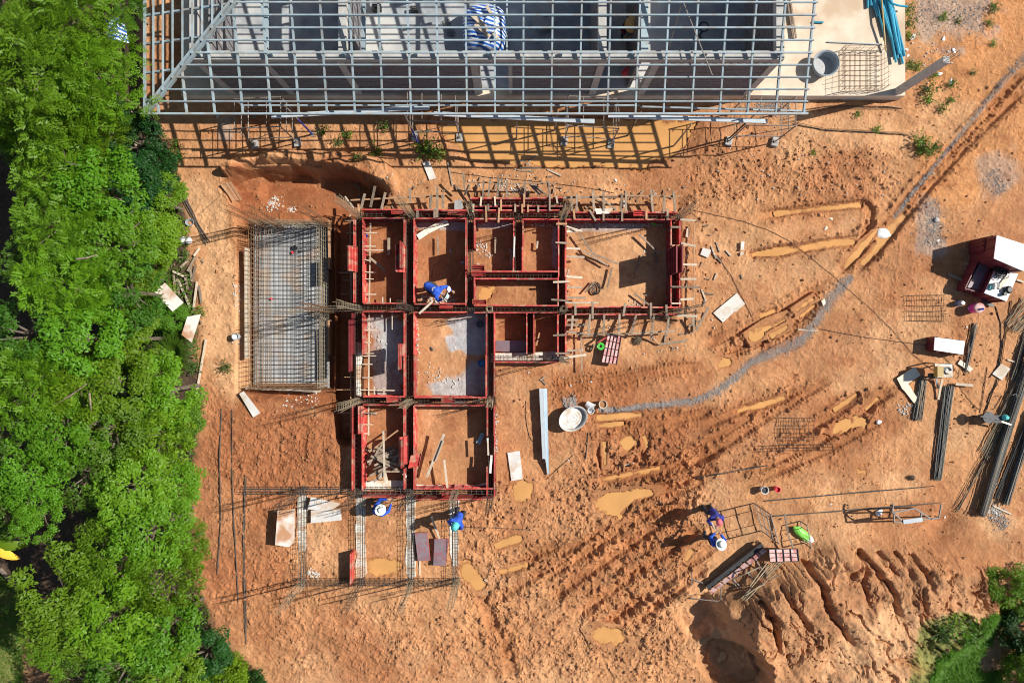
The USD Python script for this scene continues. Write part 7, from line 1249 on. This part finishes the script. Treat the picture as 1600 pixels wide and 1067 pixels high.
xy = in_poly([(-40, 890), (25, 900), (40, 1000), (35, 1100), (-40, 1100)], 6000, 10); v, f = blades(xy, .10, .006, r, spread=.9); one('dry_grass', (v, f), 'grass_blade', 'thin short grass at the lower left edge', 'grass', kind='stuff')
def weed(path, seed, n=46):
    rr = np.random.default_rng(seed); stage.CreateClassPrim(path); V, Fc, o = [], [], 0; mb = MB()
    for k in range(n // 4):
        a = rr.uniform(0, 6.28); l = rr.uniform(.1, .35); tip = np.array([math.cos(a) * l, math.sin(a) * l, rr.uniform(.08, .28)]); mb.tube([[0, 0, 0], tip * [.5, .5, .8], tip], .006, 4)
        m = rr.integers(8, 16); s = rr.uniform(.2, 1.05, m)[:, None]; p = tip * s + rr.normal(size=(m, 3)) * .035 + [0, 0, .01]; v, f = leaves(p, np.tile([0, 0, 1.0], (m, 1)), .075, .034, rr, .55); V.append(v); Fc.append(f + o); o += len(v)
    usdkit.mesh(stage, path + '/leaves', (np.vstack(V), np.vstack(Fc)), MAT['leaf_mid' if seed % 2 else 'leaf_bright']); usdkit.mesh(stage, path + '/stems', mb.get(), MAT['bark'])
weed('/World/weed_class_a', 1); weed('/World/weed_class_b', 2)
for k, (u, v_, s, lab) in enumerate(((356, 573, 1.0, 'bright weed growing left of the rebar pit'), (1440, 222, 1.4, 'left half of the bush above the gravel trail'), (1452, 236, 1.3, 'right half of the bush above the gravel trail'), (1437, 238, 1.0, 'lower part of the bush above the gravel trail'), (1448, 140, 1.1, 'dark weed below the leaning column, upper'), (1450, 154, 1.0, 'dark weed below the leaning column, lower'), (1485, 134, .8, 'weed under the curled white scrap'), (1415, 20, 1.0, 'weed at the terrace edge, topmost'), (1416, 38, 1.1, 'weed at the terrace edge, second'), (1418, 55, .9, 'weed at the terrace edge, third'), (1420, 105, .9, 'weed at the terrace edge below the pipes'), (1432, 108, .8, 'weed between the terrace and the column'),
                                (1470, 170, .8, 'small weed south of the column foot'), (1484, 156, .7, 'small weed right of the column foot'), (1551, 15, .9, 'weed in the grey dust near the top right'), (1474, 30, .8, 'weed in the middle of the grey dust'), (1495, 34, .6, 'weed right in the grey dust'), (1456, 118, .8, 'weed touching the middle of the column'), (1545, 38, .7, 'weed right below the grey dust'), (1552, 70, .6, 'weed alone on the orange soil at the top right'), (1518, 115, .5, 'tiny weed right of the white curl'), (660, 233, 1.6, 'big weed patch under the eave, left part'), (676, 236, 1.5, 'big weed patch under the eave, right part'), (690, 240, 1.0, 'fringe of the weed patch by the puddle'), (600, 200, .9, 'weed among the roof shadows, left'), (588, 240, 1.0, 'weed among the roof shadows, lower'), (560, 245, .8, 'weed among the roof shadows, lower left'),
                                (545, 210, .8, 'weed among the roof shadows, upper left'), (530, 225, .8, 'sparse weed among the roof shadows'), (275, 230, 1.1, 'weed under the left end of the eave'), (280, 245, 1.0, 'lower weed under the left end of the eave'), (313, 485, 1.0, 'weed right of the stained boards'), (306, 575, 1.1, 'weed at the thicket edge beside the pit'), (312, 640, 1.0, 'weed at the thicket edge beside the long rods'), (505, 205, .9, 'weed between two scaffold legs'), (1270, 238, .5, 'tiny weed on the churned soil below the terrace'), (1340, 180, .6, 'weed in the rebar strands'), (1370, 205, .7, 'weed at the end of the rebar strands'), (1470, 985, 1.5, 'bright weed at the top of the grass slope'), (1490, 968, 1.6, 'second bright weed at the top of the grass slope'), (1520, 985, 1.4, 'weed in the grass slope near the trees'))):
    p = G(u, v_); copy_of('/World/weed_class_' + 'ab'[k % 2], 'weed', lab, 'plant', p, k * 1.7, (s, s, s), 'weeds on the bare soil')
# long grass clump and banana plant
c = P(268, 552, .5); rg = np.random.default_rng(12); mb = MB(); V = []; Fc = []; o = 0
for k in range(260):
    a = rg.uniform(0, 6.28); l = rg.uniform(.5, 1.05); d = np.array([math.cos(a), math.sin(a), 0]); sdv = np.array([-d[1], d[0], 0]) * .010; pp = [c + d * l * s + np.array([0, 0, .75 * s * (1.25 - s) * l * 1.6 - .3]) for s in (0, .35, .7, 1)]
    vv = []; [vv.extend([p_ - sdv * w_, p_ + sdv * w_]) for p_, w_ in zip(pp, (1, 1.2, .9, .15))]; V.append(np.array(vv)); Fc.append(np.array([[0, 1, 3], [0, 3, 2], [2, 3, 5], [2, 5, 4], [4, 5, 7], [4, 7, 6]]) + o); o += 8
one('grass_clump', (np.vstack(V), np.vstack(Fc)), 'leaf_mid', 'clump of long arching grass at the edge of the thicket', 'grass')
c = P(-12, 850, 2.2); t = thing('banana_plant', 'banana plant with large leaves at the left edge', 'plant', (c[0], c[1], gz(c[0], c[1]))); part(t, 'stem', MB().tube([[c[0], c[1], 0], [c[0] + .05, c[1], 1.1], c], [.11, .09, .05], 8), 'grass_blade', smooth=True)
for k, (a, l, m) in enumerate(((-.12, .95, 'leaf_yellow'), (-.75, .85, 'yellow_plastic'), (.9, 1.0, 'leaf_mid'), (2.2, 1.0, 'leaf_mid'), (1.4, 1.1, 'leaf_dark'))):
    d = np.array([math.cos(a), math.sin(a), 0]); sdv = np.array([-d[1], d[0], 0]); V = []
    for s in np.linspace(0, 1, 8): w_ = .02 + .15 * math.sin(min(1, s * 1.02) * math.pi) ** .6; p_ = c + d * l * s + np.array([0, 0, .25 * s - .55 * s * s]); V += [p_ - sdv * w_ - [0, 0, .04], p_, p_ + sdv * w_ - [0, 0, .04]]
    Fc = np.array([[3 * i_ + j_, 3 * i_ + j_ + 3, 3 * i_ + j_ + 4] for i_ in range(7) for j_ in (0, 1)] + [[3 * i_ + j_, 3 * i_ + j_ + 4, 3 * i_ + j_ + 1] for i_ in range(7) for j_ in (0, 1)]); part(t, 'leaf', (np.array(V), Fc), m, smooth=True)
# the striped sheet and posts between the trees and the roof
n = 14; uu, vv = np.meshgrid(np.linspace(0, 1, n), np.linspace(0, 1, n)); q4_ = [P(*p_, 3.4) for p_ in ((172, 38), (196, 30), (203, 69), (174, 72))]; pts = (q4_[0] * (1 - uu[..., None]) + q4_[1] * uu[..., None]) * (1 - vv[..., None]) + (q4_[3] * (1 - uu[..., None]) + q4_[2] * uu[..., None]) * vv[..., None]
pts[..., 2] += .10 * (meshkit.fbm(np.stack([uu * 3, vv * 3, 0 * uu], -1), 3, 3) - .5) + .3 - .5 * (uu - .3) ** 2; i, j = np.meshgrid(np.arange(n - 1), np.arange(n - 1), indexing='ij'); f = np.stack([i * n + j, i * n + j + 1, (i + 1) * n + j + 1, (i + 1) * n + j], -1).reshape(-1, 4); f = np.vstack([f[:, [0, 2, 1]], f[:, [0, 3, 2]]])
one('striped_sheet', (np.vstack([pts.reshape(-1, 3), pts.reshape(-1, 3) - [0, 0, .01]]), np.vstack([f, f[:, ::-1] + n * n])), 'tarp', 'blue and white striped sheet showing between the trees', 'tarpaulin', smooth=40)
for k, (u, v_, h, m, lab) in enumerate(((200, 195, 2.6, 'bark', 'brown post standing left of the roof corner'), (212, 180, 2.3, 'timber_pale', 'pale post standing between the brown post and the roof corner'), (226, 190, 2.4, 'timber', 'post right under the roof corner'))):
    p = G(u, v_); one('timber_post', MB().tube([p, p + [0, 0, h]], .05, 7), m, lab, 'post')
for k, (u0, v0, z0, u1, v1, z1, lab) in enumerate(((85, 632, 4.6, 136, 600, 4.9, 'pale bare branch crossing the middle of the thicket'), (140, 615, 4.6, 143, 645, 4.2, 'short bare branch below the crossing one'), (100, 250, 4.6, 122, 258, 4.8, 'bare twig on the tree right of the dark gap'), (120, 405, 5.0, 152, 398, 5.1, 'bare twig in the middle of the thicket'), (0, 888, .4, 48, 938, .1, 'grey log lying by the dry grass'), (320, 1025, .8, 345, 1010, .6, 'bare twig at the bottom soil edge'), (48, 330, 3.5, 60, 342, 3.8, 'thin twig above the dark gap'))):
    one('bare_branch', MB().tube([P(u0, v0, z0), P((u0 + u1) / 2, (v0 + v1) / 2 + 1.5, (z0 + z1) / 2 + .05), P(u1, v1, z1)], [.03, .022, .012] if 'log' not in lab else .07, 6), 'timber' if k != 4 else 'bark', lab, 'branch')
